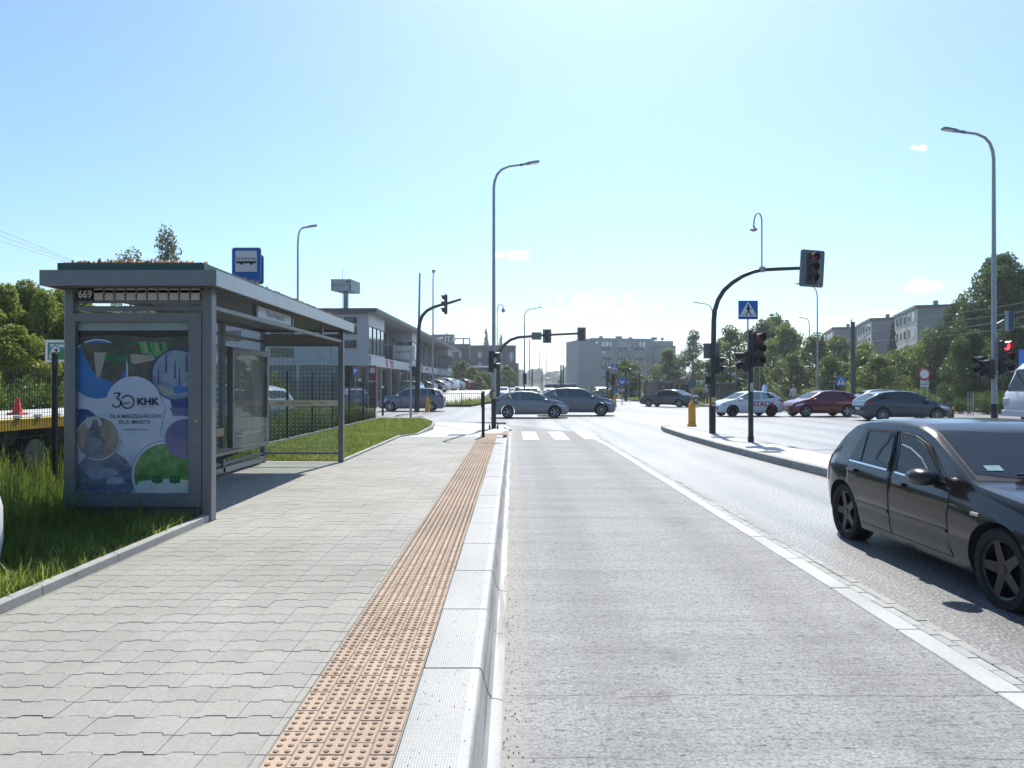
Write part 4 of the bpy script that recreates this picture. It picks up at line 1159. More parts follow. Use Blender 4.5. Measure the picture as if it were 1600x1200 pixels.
# far gantry
D = 58
g = thing('signal_gantry', 'long mast arm over the far street with two backed signals and a sign', 'traffic signal', (PX(778.5, D), D, 0))
MB().tube([(PX(778.5, D), D, -.02), (PX(778.8, D), D, PZ(560, D))] + curve([(780, 552), (783.5, 545), (790, 537), (798, 531), (810, 527), (830, 525.3), (850, 523.5), (909, 520.5)], D), [.16, .14, .13, .13, .125, .12, .115, .11, .105, .10, .08], 10).build('mast', DKGREEN, g, 50)
MB().bx(PX(830.5, D), PX(846, D), D - .14, D - .10, PZ(531, D), PZ(519.3, D)).build('sign_back', plain("sign_back_green", (.11, .14, .14), .5, .2, .05), g)
for pxx, pyy in ((855, 525), (909, 522)):
    o = signal(g, PX(pxx, D), D + .15, PZ(pyy, D), 3, 180, None, .12, .33, (.70, 1.12))
MB().tube(curve([(777, 545), (776.8, 490), (777.5, 481), (780, 475.5), (783.5, 475), (786, 479), (786.3, 482)], D), .035, 8).build('camera_hook', GALV, g, 50)
MB().lathe([(.05, .2), (.16, .06), (.15, -.1), (0, -.2)], 12, (PX(786.3, D), D, PZ(485, D))).build('dome_camera', GALV, g, 40)

# left mast with side-on signal
D = 44.5
g = thing('signal_gantry', 'dark signal mast left of the junction, signal seen from its side', 'traffic signal', (PX(651, D), D, .1))
MB().tube([(PX(651, D), D, .05), (PX(653.5, D), D, PZ(560, D)), (PX(654.5, D), D, PZ(513, D))] + curve([(656, 503), (660, 493), (667, 485.5), (676, 480.5), (688, 476.5), (700, 473.8), (720.5, 467.5)], D), [.17, .14, .12, .11, .105, .10, .095, .09, .085, .07], 10).build('mast', DKGREEN, g, 50)
MB().tube([(PX(653.5, D), D + .1, PZ(545, D)), (PX(655.5, D), D + .1, PZ(426, D))], [.085, .055], 8).build('antenna_pole', GALV, g, 50)
o = signal(g, PX(696, D), D, PZ(475.5, D), 3, -90, None, .15, .40, (.5, 1.25))
signal(g, PX(646, D), D - .05, PZ(580, D), 2, -90, None, .12, .32)

# small signals and posts further off
def post_signal(px_, D, top, label, n=3, rz=0, lit=None, pyc=None):
    g = thing('signal_post', label, 'traffic signal', (PX(px_, D), D, 0))
    MB().tube([(PX(px_, D), D, -.02), (PX(px_, D), D, PZ(top, D))], .06, 8).build('post', BLACKP, g, 50)
    signal(g, PX(px_, D) + .05, D - .15, PZ(pyc or top + 8, D), n, rz, lit, .12, .34)
    return g
post_signal(948.5, 62, 577, 'black signal post beyond the SUV, seen from behind', 3, 180, None, 588)
post_signal(956.5, 60, 582, 'signal post with bright lenses between the SUV and the yellow bollard', 3, 10, None, 593)
post_signal(819, 66, 580, 'small black signal in the far street left of the vans', 3, 180, None, 592)
post_signal(1151.5, 56, 588, 'black signal post behind the white lettered hatchback', 2, 80, None, 598)
post_signal(1306, 52, 590, 'small black signal beside the distant crossing sign', 2, -90, None, 596)
# plain posts
for (px_, D, top, base_z, r, mat, lab) in ((641.8, 37, 545, .05, .06, GALV, 'thin grey sign post by the verge end'),
                                            (827.5, 110, 529, 0, .08, GALV, 'thin grey pole in the far street beside a lamp'),
                                            (831.5, 95, 577, 0, .10, BLACKP, 'dark pole in the far street left of the marker'),
                                            (876.5, 90, 571, 0, .11, BLACKP, 'left of two dark poles before the apartment block'),
                                            (880, 90, 571, 0, .11, BLACKP, 'right of two dark poles before the apartment block'),
                                            (846.8, 120, 575, 0, .09, BLACKP, 'dark pole behind the striped marker'),
                                            (1187, 70, 545, 0, .06, GALV, 'thin grey pole behind the white hatchback'),
                                            (999.5, 82, 577, 0, .08, BLACKP, 'dark pole before the round tree')):
    t_ = thing('pole', lab, 'pole', (PX(px_, D), D, base_z))
    MB().tube([(PX(px_, D), D, base_z - .02), (PX(px_, D), D, PZ(top, D))], [r, r * .8], 8).build('shaft', mat, t_, 50)
    MB().cyl(PX(px_, D), D, PZ(top, D), PZ(top, D) + .04, r, 8).build('cap', mat, t_)
# dark post on the platform end, small stubs round the lamp foot
D = 21.0
t_ = thing('bollard_post', 'dark square post with grey cap at the end of the tactile strip', 'post', (PX(755, D), D, .17))
MB().cbx(PX(752.6, D), PX(757.4, D), D - .045, D + .045, .17, PZ(613, D), .005).build('shaft', BLACKP, t_)
MB().cbx(PX(752.3, D), PX(757.7, D), D - .05, D + .05, PZ(613, D), PZ(611, D), .005).build('cap', GALV, t_)
for i, pxx in enumerate((765, 777.5)):
    MB().lathe([(.035, 0), (.035, .14), (.02, .22), (0, .23)], 10, (PX(pxx, 26.2), 26.2, .05)).solo('ground_stub', ('small black stub left of the lamp foot', 'small black stub right of the lamp foot')[i], 'stub', BLACKP, (PX(pxx, 26.2), 26.2, .05), 50)
t_ = thing('bollard_post', 'dark post with white cap beside the grey estate car front', 'post', (PX(598, 40), 40, .05))
MB().cyl(PX(598, 40), 40, .03, PZ(606, 40), .06, 10).build('shaft', BLACKP, t_, 50)
MB().cyl(PX(598, 40), 40, PZ(606, 40), PZ(603, 40), .075, 10).build('cap', WHITEP, t_, 50)

# yellow bollards
def bollard(px_, D, z, label, back=True, h=1.0, w=.25):
    x = PX(px_, D); t = thing('yellow_bollard', label, 'bollard', (x, D, z), 0, 'yellow bollards on the islands')
    m = MB(); rings = []
    for hh, q, dd in ((0, w * .62, .12), (.08, w * .58, .11), (.12, w * .5, .09), (h * .78, w * .46, .085), (h * .88, w * .36, .07), (h * .94, w * .14, .04), (h, w * .12, .04)):
        rings.append([(x - q, D - dd, z + hh), (x - q * .6, D - dd * 1.25, z + hh), (x + q * .6, D - dd * 1.25, z + hh), (x + q, D - dd, z + hh), (x + q, D + dd, z + hh), (x - q, D + dd, z + hh)])
    m.rings(rings); m.build('body', YELLOW, t, 30)
    MB().tube([(x, D, z + h - .03), (x, D, z + h + .75)], .03, 8).build('sign_pole', GALV, t)
    if back:
        MB().lathe([(.17, -.012), (.17, .012)], 24, (x, D - .03, z + h + .62), 'Y').build('sign_disc', plain("disc_back", (.10, .16, .18), .45, .3, .05) if 'disc_back' not in bpy.data.materials else bpy.data.materials['disc_back'], t)
    return t
bollard(1081, 27.0, .146, 'yellow bollard with round sign on the near tip of the island')
bollard(960.5, 58, .0, 'yellow bollard with round sign right of the grey SUV')
bollard(667.5, 45, .05, 'yellow bollard in front of the grey estate car', False)
# orange box sign behind the second one
t_ = thing('orange_sign', 'orange and blue sign board behind the signal posts beyond the SUV', 'sign', (PX(962, 61), 61, 0))
MB().bx(PX(957, 61), PX(965, 61), 60.95, 61, PZ(603, 61), PZ(593, 61)).build('orange_board', ORANGE, t_)
MB().bx(PX(957, 61), PX(965, 61), 60.95, 61, PZ(614, 61), PZ(607, 61)).build('blue_board', BLUE, t_)
MB().tube([(PX(961, 61), 61.03, -.02), (PX(961, 61), 61.03, PZ(593, 61))], .04, 8).build('sign_pole', GALV, t_)
t_ = thing('blue_sign', 'blue keep sign in front of the round tree', 'sign', (PX(972, 66), 66, 0))
MB().lathe([(.42, -.02), (.42, .02)], 20, (PX(972, 66), 66, PZ(596, 66)), 'Y').build('sign_disc', BLUE, t_)
MB().poly([(PX(972 + a, 66), 65.97, PZ(596 + b, 66)) for a, b in ((-3.5, -2), (0, 1), (3.5, -2), (3.5, 0), (0, 4), (-3.5, 0))]).build('arrow', WHITEP, t_)
MB().tube([(PX(972, 66), 66.05, -.02), (PX(972, 66), 66.05, PZ(590, 66))], .04, 8).build('sign_pole', GALV, t_)
def ped_sign(px_, py_, D, s, label, armx=None):
    t = thing('crossing_sign_post', label, 'sign', (PX(px_, D), D, 0))
    crossing_sign(t, PX(px_, D), D, D, PZ(py_, D), s)
    xx = PX(armx if armx else px_, D)
    MB().tube([(xx, D + .04, -.02), (xx, D + .04, PZ(py_, D)), (PX(px_, D), D + .04, PZ(py_, D))], .03, 8).build('sign_pole', GALV, t)
    return t
ped_sign(1314, 596, 48, .62, 'blue crossing sign between the red hatchback and the tram pole', 1303)
ped_sign(960, 574, 64, .62, 'blue crossing sign high before the apartment block', 950)
# round no-vehicles sign on two legs
D = 44
t_ = thing('no_vehicles_sign', 'round white sign with red ring and plate on two legs before the big tree', 'sign', (PX(1444, D), D, 0))
MB().lathe([(.36, 0), (.36, .02)], 28, (PX(1444, D), D, PZ(584.5, D)), 'Y').build('red_ring', REDP, t_)
MB().lathe([(.265, -.006), (.265, -.002)], 28, (PX(1444, D), D, PZ(584.5, D)), 'Y').build('white_disc', WHITEP, t_)
MB().bx(PX(1437.5, D), PX(1451, D), D, D + .02, PZ(605, D), PZ(594.5, D)).build('plate', plain("plate_grey", (.52, .53, .52), .4, 0, .08, 6), t_)
for q in (1439, 1449): MB().bx(PX(q, D), PX(q + 1.4, D), D + .025, D + .06, 0, PZ(577, D)).build('leg', GALV, t_)
MB().bx(PX(1438.5, D), PX(1450, D), D - .003, D - .001, PZ(601, D), PZ(599.5, D)).build('plate_text', GREYTXT, t_)
# post box with yellow mark, frames
t_ = thing('marker_post', 'dark brown post with yellow mark behind the teal hatchback nose', 'post', (PX(1485, 34.5), 34.5, 0))
MB().cbx(PX(1482, 34.5), PX(1488.5, 34.5), 34.4, 34.6, 0, PZ(630, 34.5), .01).build('shaft', plain("brown_post", (.06, .05, .03), .6), t_)
MB().bx(PX(1485, 34.5), PX(1488.5, 34.5), 34.39, 34.398, PZ(640, 34.5), PZ(635, 34.5)).build('mark', YELLOW, t_)
for i, (a, b, c_) in enumerate(((1381, 1394, 613), (1404, 1418, 612.5), (1150, 1160, 612), (1512, 1520, 612))):
    D = 49 if i != 3 else 40
    t_ = thing('metal_frame', ('pale metal frame left of two under the trees behind the teal hatchback', 'pale metal frame right of two under the trees behind the teal hatchback', 'pale metal frame behind the white lettered hatchback', 'pale metal frame beside the right edge lamp')[i], 'frame', (PX(a, D), D, 0), 0, 'metal frames under the trees')
    MB().tube([(PX(a, D), D, 0), (PX(a, D), D, PZ(c_, D)), (PX(b, D), D, PZ(c_, D)), (PX(b, D), D, 0)], .025, 6).build('hoop', GALV, t_)
    MB().tube([(PX((a + b) / 2, D), D, 0), (PX((a + b) / 2, D), D, PZ(c_, D))], .018, 6).build('stay', GALV, t_)
# tram pole and overhead wires
D = 50
t_ = thing('tram_pole', 'thick dark tram pole between the red and teal hatchbacks', 'pole', (PX(1332.5, D), D, 0))
MB().tube([(PX(1333, D), D, 0), (PX(1332.5, D), D, PZ(503, D))], [.17, .14], 12).build('shaft', plain("tram_green", (.05, .07, .065), .5), t_, 50)
MB().tube([(PX(1334, D), D, PZ(541, D)), (PX(1358, D), D, PZ(521, D))], .03, 6).build('bracket', STEEL, t_)
MB().tube([(PX(1330, D), D, PZ(510, D)), (PX(1330, D), D, PZ(499, D))], .05, 8).build('insulator', GALV, t_)
WIREM = plain("overhead_wire", (.20, .22, .23), .5, .3, 0)
for i, (a, b, c_, d_, D0, D1) in enumerate(((1290, 512, 1640, 466, 70, 38), (1290, 521, 1640, 480, 70, 38), (1290, 541, 1640, 487, 70, 38), (1330, 533, 1640, 504, 60, 38), (1330, 503, 1640, 503.5, 50, 44), (985, 574, 1290, 560, 95, 85), (985, 567, 1290, 548, 95, 85))):
    p, q = Vector((PX(a, D0), D0, PZ(b, D0))), Vector((PX(c_, D1), D1, PZ(d_, D1)))
    pts = [p.lerp(q, k / 6) - Vector((0, 0, .25 * (1 - ((k - 3) / 3) ** 2))) for k in range(7)]
    r_ = .009 if D0 < 80 else .014
    MB().tube(pts, r_, 5).solo('overhead_wire', ('topmost tram wire before the right apartment blocks', 'second tram wire from the top at right', 'third tram wire from the top at right', 'lowest tram wire sloping before the big tree', 'level span wire running right from the tram pole', 'lower wire across the trees beyond the sedan', 'upper wire across the trees beyond the sedan')[i], 'wire', WIREM, tuple(p), group='tram wires')
for i in range(3):
    p, q = Vector((PX(-60, 45), 45, PZ((336, 347, 357)[i], 45))), Vector((PX(200, 75), 75, PZ((442, 440, 440)[i], 75)))
    MB().tube([p.lerp(q, k / 5) for k in range(6)], .016, 5).solo('power_line', ('top power line in the sky at upper left', 'middle power line in the sky at upper left', 'lowest power line in the sky at upper left')[i], 'wire', WIREM, tuple(p), group='power lines')
# pedestrian railing along the far pavement
RAILM = plain("railing_grey", (.07, .08, .085), .5, .2, .1)
def railing(p0, p1, label, n):
    t = thing('railing', label, 'railing', (p0[0], p0[1], .05), 0, 'railings on the far pavement')
    p0, p1 = Vector((p0[0], p0[1], 0)), Vector((p1[0], p1[1], 0))
    for i in range(n + 1):
        q = p0.lerp(p1, i / n); MB().cyl(q.x, q.y, .02, 1.15, .035, 6).build('post', RAILM, t)
    for i in range(n):
        a, b = p0.lerp(p1, i / n), p0.lerp(p1, (i + 1) / n); m = MB()
        for z in (.2, 1.1): m.tube([(a.x, a.y, z), (b.x, b.y, z)], .022, 5)
        for k in range(1, 10): c = a.lerp(b, k / 10); m.bx(c.x - .01, c.x + .01, c.y - .01, c.y + .01, .2, 1.1)
        m.build('rail_panel', RAILM, t)
railing((PX(1008, 74), 74), (PX(1100, 70), 70), 'dark railing behind the sedan', 3)
railing((PX(1104, 69), 69), (PX(1170, 66), 66), 'dark railing left of the white lettered hatchback', 3)
railing((PX(1200, 62), 62), (PX(1305, 58), 58), 'dark railing behind the red hatchback', 4)
railing((PX(660, 57.5), 57.5), (PX(752, 57), 57), 'grey railing right of the estate car by the shop lot', 3)
# parking sign, red shop pylon, striped marker
t_ = thing('parking_sign', 'blue parking sign before the shop corner', 'sign', (PX(555, 46), 46, .14))
MB().bx(PX(551.5, 46), PX(558.5, 46), 46, 46.03, PZ(588, 46), PZ(574, 46)).build('board', BLUE, t_)
link('lettering', text_mesh("P", .42, WHITEP, Matrix.Translation(Vector((PX(555, 46), 45.99, PZ(580.5, 46))) - ORG[t_.name]) @ FACE_Y, .001, bold=.008), t_)
MB().tube([(PX(555, 46), 46.06, .14), (PX(555, 46), 46.06, PZ(574, 46))], .03, 8).build('sign_pole', GALV, t_)
t_ = thing('shop_pylon', 'dark red advertising pylon with pale panel by the shop entrance', 'sign', (PX(582, 50), 50, .14))
MB().cbx(PX(576, 50), PX(588, 50), 50, 50.4, .14, PZ(571, 50), .03).build('body', plain("pylon_red", (.16, .02, .03), .4), t_)
MB().bx(PX(578, 50), PX(586, 50), 49.98, 49.997, PZ(583, 50), PZ(574.5, 50)).build('panel', plain("pylon_pink", (.50, .36, .38), .4), t_)
MB().bx(PX(576, 50), PX(588, 50), 49.98, 49.997, PZ(597, 50), PZ(595, 50)).build('panel', WHITEP, t_)
t_ = thing('road_marker', 'orange and white striped road works marker in the far street', 'marker', (PX(846, 84), 84, 0))
for k in range(5): MB().bx(PX(843.6 + k * .5, 84), PX(848 - k * .2, 84), 84, 84.1, PZ(612 - k * 3, 84), PZ(615 - k * 3.02, 84) + .23).build('stripe', ORANGE if k % 2 else WHITEP, t_)
MB().cbx(PX(843, 84), PX(849, 84), 83.9, 84.2, 0, .15, .02).build('foot', BLACKP, t_)
# ------------------------------------------------------------ cars
def paint(name, col, rough=.28, metal=.35, coat=.8):
    m, nt, b = newmat(name)
    v = coords(nt); f = noise(nt, v, 30, 2); g = noise(nt, v, 2.2, 5)
    c = mixc(nt, 1.0, ramp(nt, f, [(.3, tuple(x * .96 for x in col)), (.7, tuple(min(1, x * 1.04) for x in col))]), ramp(nt, g, [(.3, (.975, .975, .975)), (.75, (1.02, 1.02, 1.02))]), 'MULTIPLY')
    nt.links.new(c, b.inputs['Base Color'])
    rr = ramp(nt, g, [(.3, (rough * .96,) * 3), (.75, (rough * 1.06,) * 3)]); nt.links.new(rr, b.inputs['Roughness'])
    b.inputs['Metallic'].default_value = metal; b.inputs['Coat Weight'].default_value = coat; b.inputs['Coat Roughness'].default_value = .05
    return m
SEEGLASS = glass('see_through_glass', (.66, .76, .73), 1.5, .01, .04, (.04, .05, .05))
SEATM = plain('seat_fabric', (.02, .02, .022), .8, 0, .1)
WELL = plain("wheel_well", (.008, .008, .009), .9, 0, 0)
SEAM = plain("door_gap", (.006, .006, .007), .8, 0, 0)
TRIM = plain("black_trim", (.015, .015, .016), .5, 0, .1, 20)
LAMPR = plain("tail_lamp", (.30, .012, .015), .15, 0, .1, 12, .5, 0, .6)
LAMPW = plain("head_lamp", (.55, .58, .60), .12, .2, .1, 14, .5, 0, .8)
LAMPO = plain("indicator_lamp", (.75, .28, .06), .2, 0, 0)
ALLOY = plain("alloy_rim", (.40, .41, .42), .3, .8, .05, 8)
ALLOYD = plain("dark_alloy_rim", (.022, .022, .024), .3, .5, .1, 8)
PLATE = plain("number_plate_white", (.68, .68, .66), .4, 0, 0)

class Body:
    def __init__(s, L, W, top, belt, zb=.20, tumble=.34, nose=.14, tail=.10, noseL=.75, tailL=.5, roofw=.0):
        s.L, s.W, s.zb, s.tum = L, W, zb, tumble
        s.nose, s.tail, s.noseL, s.tailL = nose, tail, noseL, tailL
        xs = np.linspace(0, L, 600)
        def sm(pts, k):
            z = np.interp(xs, [p[0] for p in pts], [p[1] for p in pts])
            ker = np.ones(k) / k
            return np.convolve(np.pad(z, (k // 2, k - 1 - k // 2), 'edge'), ker, 'valid')
        s.xs, s.T, s.B = xs, sm(top, 13), sm(belt, 41)
    def top(s, x): return float(np.interp(x, s.xs, s.T))
    def belt(s, x): return min(float(np.interp(x, s.xs, s.B)), s.top(x) - .03)
    def plan(s, x):
        p = 1.0
        if x > s.L - s.noseL: p -= s.nose * ((x - (s.L - s.noseL)) / s.noseL) ** 2.6
        if x < s.tailL: p -= s.tail * ((s.tailL - x) / s.tailL) ** 2.6
        return p
    def section(s, x):
        w = s.W / 2 * s.plan(x); T, B = s.top(x), s.belt(x); zb = s.zb
        e = min(x, s.L - x)
        if e < .12: zb += (.12 - e) * .9
        h = T - B; wr = w * .95 - s.tum * h
        mid = zb + (B - zb) * .55
        P = [(0, zb), (.80 * w, zb), (.93 * w, zb + .03), (.975 * w, zb + (B - zb) * .25), (.998 * w, mid), (w, zb + (B - zb) * .68), (.988 * w, zb + (B - zb) * .86), (.955 * w, B)]
        y0 = .945 * w
        for f, g in ((.10, .09), (.45, .42), (.80, .76), (.90, .885)): P.append((y0 + (wr - y0) * g, B + f * h))
        P += [(wr * .972, B + .945 * h), (wr * .88, B + .975 * h), (wr * .55, B + .993 * h), (0, T)]
        return P
    def side_y(s, x, z):
        P = s.section(x)[2:13]
        return float(np.interp(z, [p[1] for p in P], [p[0] for p in P]))
    def top_z(s, x, t):
        """t = share of the roof half width"""
        P = s.section(x); wr = P[12][0]
        y = t * wr
        Q = P[12:][::-1]
        return y, float(np.interp(abs(y), [q[0] for q in Q], [q[1] for q in Q]))
    def mesh(s):
        n = 72
        xs = sorted(set(list(np.linspace(0, s.L, n)) + [.012, .03, .06, s.L - .012, s.L - .03, s.L - .06]))
        m = MB(); rings = []
        for x in xs:
            P = s.section(x)
            k = 1.0
            if x == 0 or x == s.L: k = .93
            elif x in (.012, s.L - .012): k = .975
            elif x in (.03, s.L - .03): k = .99
            zc = (P[0][1] + P[-1][1]) / 2
            P = [(a * k, zc + (b - zc) * k) for a, b in P]
            ring = [(x, a, b) for a, b in P] + [(x, -a, b) for a, b in P[-2:0:-1]]
            rings.append(ring)
        m.rings(rings, True, True)
        return m

def car(name, label, cat, loc, head, B, axles, rw, color, wins, doors, rim='alloy', rimmat=None, windscreen=None, rear=None, group=None, hero=False, twidth=.20,
        tail_lamps=None, head_lamps=None, handles=(), mirror=None, grille=True, see=False, trimline=False):
    t = thing(name, label, cat, loc, R(head), group)
    L = B.L; ox = L / 2
    def X(v): return v - ox
    bm_ = B.mesh(); bm_.v = [(p[0] - ox, p[1], p[2]) for p in bm_.v]
    me = bm_.mesh('body', [color, WELL])
    ob = link('body', me, t)
    cut = MB()
    for ax in axles: cut.lathe([(rw * 1.13, -B.W), (rw * 1.13, B.W)], 40, (X(ax), 0, rw * 1.0), 'Y')
    if see:
        for poly, _m, _d in wins: cut.prismy([(X(p[0]), p[1]) for p in poly], -B.W, B.W)
    cme = cut.mesh('cut', [color, WELL]); cme.polygons.foreach_set('material_index', [1] * len(cme.polygons))
    co = bpy.data.objects.new('cut', cme); COL.objects.link(co)
    md = ob.modifiers.new('arch', 'BOOLEAN'); md.object = co; md.operation = 'DIFFERENCE'; md.solver = 'EXACT'
    # modifier works in world space of both, so place the cutter like the body
    co.parent = t
    bpy.context.view_layer.update()
    dg = bpy.context.evaluated_depsgraph_get()
    nm = bpy.data.meshes.new_from_object(ob.evaluated_get(dg))
    ob.modifiers.clear(); ob.data = nm; nm.name = 'body'
    bpy.data.objects.remove(co, do_unlink=True)
    nm.polygons.foreach_set('use_smooth', [True] * len(nm.polygons)); nm.set_sharp_from_angle(angle=R(38))
    # projected side pieces
    def side_piece(nm_, poly, off, mat, sgn, par, nx=14, nz=5, archcut=False, thick=0):
        xs0, xs1 = min(p[0] for p in poly), max(p[0] for p in poly)
        grid = []
        for i in range(nx + 1):
            x = xs0 + (xs1 - xs0) * min(max(i / nx, .002), .998)
            zsx = []
            for k in range(len(poly)):
                a, b = poly[k - 1], poly[k]
                if (a[0] - x) * (b[0] - x) <= 0 and a[0] != b[0]: zsx.append(a[1] + (b[1] - a[1]) * (x - a[0]) / (b[0] - a[0]))
            lo, hi = min(zsx), max(zsx)
            if archcut:
                for ax in axles:
                    d = abs(x - ax)
                    if d < rw * 1.16: lo = max(lo, rw + math.sqrt((rw * 1.16) ** 2 - d * d))
            hi = min(hi, B.top(x) - .02); lo = min(lo, hi - .001)
            col = []
            for j in range(nz + 1):
                z = lo + (hi - lo) * j / nz
                col.append((X(x), sgn * (B.side_y(x, z) + off), z))
            grid.append(col)
        m = MB(); vs = [p for c in grid for p in c]; q = nz + 1
        m.add(vs, [(i * q + j, (i + 1) * q + j, (i + 1) * q + j + 1, i * q + j + 1) for i in range(nx) for j in range(nz)])
        # rim going inwards so that the piece has an edge
        bd = [grid[i][0] for i in range(nx + 1)] + [grid[nx][j] for j in range(1, nz + 1)] + [grid[i][nz] for i in range(nx - 1, -1, -1)] + [grid[0][j] for j in range(nz - 1, 0, -1)]
        inn = [(p[0], p[1] - sgn * (off + .006), p[2]) for p in bd]
        m.rings([bd, inn], False, False)
        return m.build(nm_, mat, par, 40, local=True)
    sides = (-1, 1)
    for sgn in sides:
        dobs = []
        for dp in doors:
            d_ = side_piece('door', dp, .004, color, sgn, t, 34, 30, True)
            dobs.append(d_)
            if hero and sgn < 0:
                gp = [(p[0], p[1]) for p in dp]; cx = sum(p[0] for p in gp) / len(gp); cz_ = sum(p[1] for p in gp) / len(gp)
                gp = [(p[0] + (.010 if p[0] > cx else -.010), p[1] + (.010 if p[1] > cz_ else -.010)) for p in gp]
                side_piece('door_gap', gp, .0015, SEAM, sgn, t, 34, 30, True)
        for wi, (poly, mat, di) in enumerate(wins):
            par = dobs[di] if di is not None and dobs else t
            if not see: side_piece('window_frame', [(sum(p[0] for p in poly) / len(poly) + (p[0] - sum(q[0] for q in poly) / len(poly)) * 1.0 + (.022 if p[0] > sum(q[0] for q in poly) / len(poly) else -.022), p[1] + (.02 if p[1] > sum(q[1] for q in poly) / len(poly) else -.02)) for p in poly], .016, TRIM, sgn, par, 24, 18)
            side_piece('window', poly, .006 if see else .0215, SEEGLASS if see else mat, sgn, par, 24, 18)
        if trimline:
            for a_, b_, za, zb2 in trimline:
                side_piece('chrome_strip', [(a_, za), (b_, zb2), (b_, zb2 + .016), (a_, za + .016)], .025, CHROME, sgn, t, 12, 1)
        for hi_, (hx, hz) in enumerate(handles):
            m = MB(); y = sgn * (B.side_y(hx, hz) + .006)
            m.cbx(X(hx) - .085, X(hx) + .085, y - .006 if sgn > 0 else y - .034, y + .034 if sgn > 0 else y + .006, hz - .014, hz + .014, .006)
            m.build('handle', color, dobs[hi_] if hi_ < len(dobs) else t, local=True)
        if mirror:
            mx, mz = mirror; y = B.side_y(mx, mz)
            m = MB(); N = 12
            secs = []
            for fx, sc in ((-.10, .86), (-.09, .97), (-.02, 1.0), (.06, .85), (.10, .55), (.12, .2)):
                secs.append([(X(mx) + fx, sgn * (y + .15) + math.cos(2 * math.pi * k / N) * .12 * sc, mz + .06 + math.sin(2 * math.pi * k / N) * .075 * sc) for k in range(N)])
            m.rings(secs); mo = m.build('mirror', color if not hero else BLACKG, t, 50, local=True)
            MB().tube([(X(mx) + .03, sgn * (y - .03), mz - .02), (X(mx) + .02, sgn * (y + .07), mz + .01)], .035, 8).build('mirror_foot', BLACKG, mo, local=True)
        if tail_lamps: side_piece('tail_lamp', tail_lamps, .008, LAMPR, sgn, t, 8, 4)
        if head_lamps: side_piece('headlamp', head_lamps, .008, LAMPW, sgn, t, 10, 4)
    # windscreen and rear window on the top surface
    def top_piece(nm_, xa, xb, tmax, mat, off=.006, curve_=.10):
        nx, ny = 14, 16; m = MB(); vs = []
        for i in range(nx + 1):
            for j in range(ny + 1):
                tt = -tmax + 2 * tmax * j / ny
                x = xa + (xb - xa) * i / nx
                x = x - (curve_ * (tt ** 2) if xb > xa else -curve_ * (tt ** 2)) * (1 if nm_ == 'windscreen' else .4) * (1 if xb > xa else 1)
                y, z = B.top_z(x, tt)
                z2 = B.top_z(x + .02, tt)[1]; sl = (z2 - z) / .02; nn = math.hypot(1, sl)
                vs.append((X(x) - sl / nn * off, y, z + off / nn))
        q = ny + 1
        m.add(vs, [(i * q + j, (i + 1) * q + j, (i + 1) * q + j + 1, i * q + j + 1) for i in range(nx) for j in range(ny)])
        return m.build(nm_, mat, t, 40, local=True)
    if windscreen:
        top_piece('windscreen_frame', windscreen[0] - .02, windscreen[1] + .03, .985, TRIM, .003)
        top_piece('windscreen', windscreen[0], windscreen[1], .95, windscreen[2])
        if hero:
            for k in range(2):
                y0_ = -.55 + .62 * k
                p = [B.top_z(windscreen[1] - .05, t_) for t_ in (y0_, y0_ + .55)]
                MB().tube([(X(windscreen[1] - .02), p[0][0], p[0][1] + .02), (X(windscreen[1] - .12), p[1][0], p[1][1] + .045)], .012, 6).build('wiper', BLACKP, t, local=True)
    if rear: top_piece('rear_window', rear[0], rear[1], .74, rear[2])
    # wheels
    for ai, ax in enumerate(axles):
        for sgn in sides:
            yo = B.W / 2 * .965
            w = thing_wheel(rw, twidth, rim, rimmat or ALLOY)
            wo = link('wheel', w[0], t); wo.location = (X(ax), sgn * (yo - twidth / 2), rw)
            if sgn < 0: wo.rotation_euler = (0, 0, math.pi)
            ro_ = link('rim', w[1], wo)
    # front and rear face pieces
    wf = B.W / 2
    def face(nm_, x, y0, y1, z0, z1, mat, th=.03, c=.008):
        m = MB(); m.cbx(X(x) - th, X(x) + .004, y0, y1, z0, z1, c) if x > ox else m.cbx(X(x) - .004, X(x) + th, y0, y1, z0, z1, c)
        return m.build(nm_, mat, t, local=True)
    if grille:
        g = face('grille', L, -wf * .50, wf * .50, B.zb + .17, B.zb + .36, TRIM)
        face('number_plate', L + .008, -.26, .26, B.zb + .20, B.zb + .31, PLATE)
        face('number_plate', -.008, -.26, .26, B.zb + .34, B.zb + .45, PLATE)
        face('bumper_strip', -.004, -wf * .7, wf * .7, B.zb + .08, B.zb + .2, TRIM)
    return t
_wc = {}
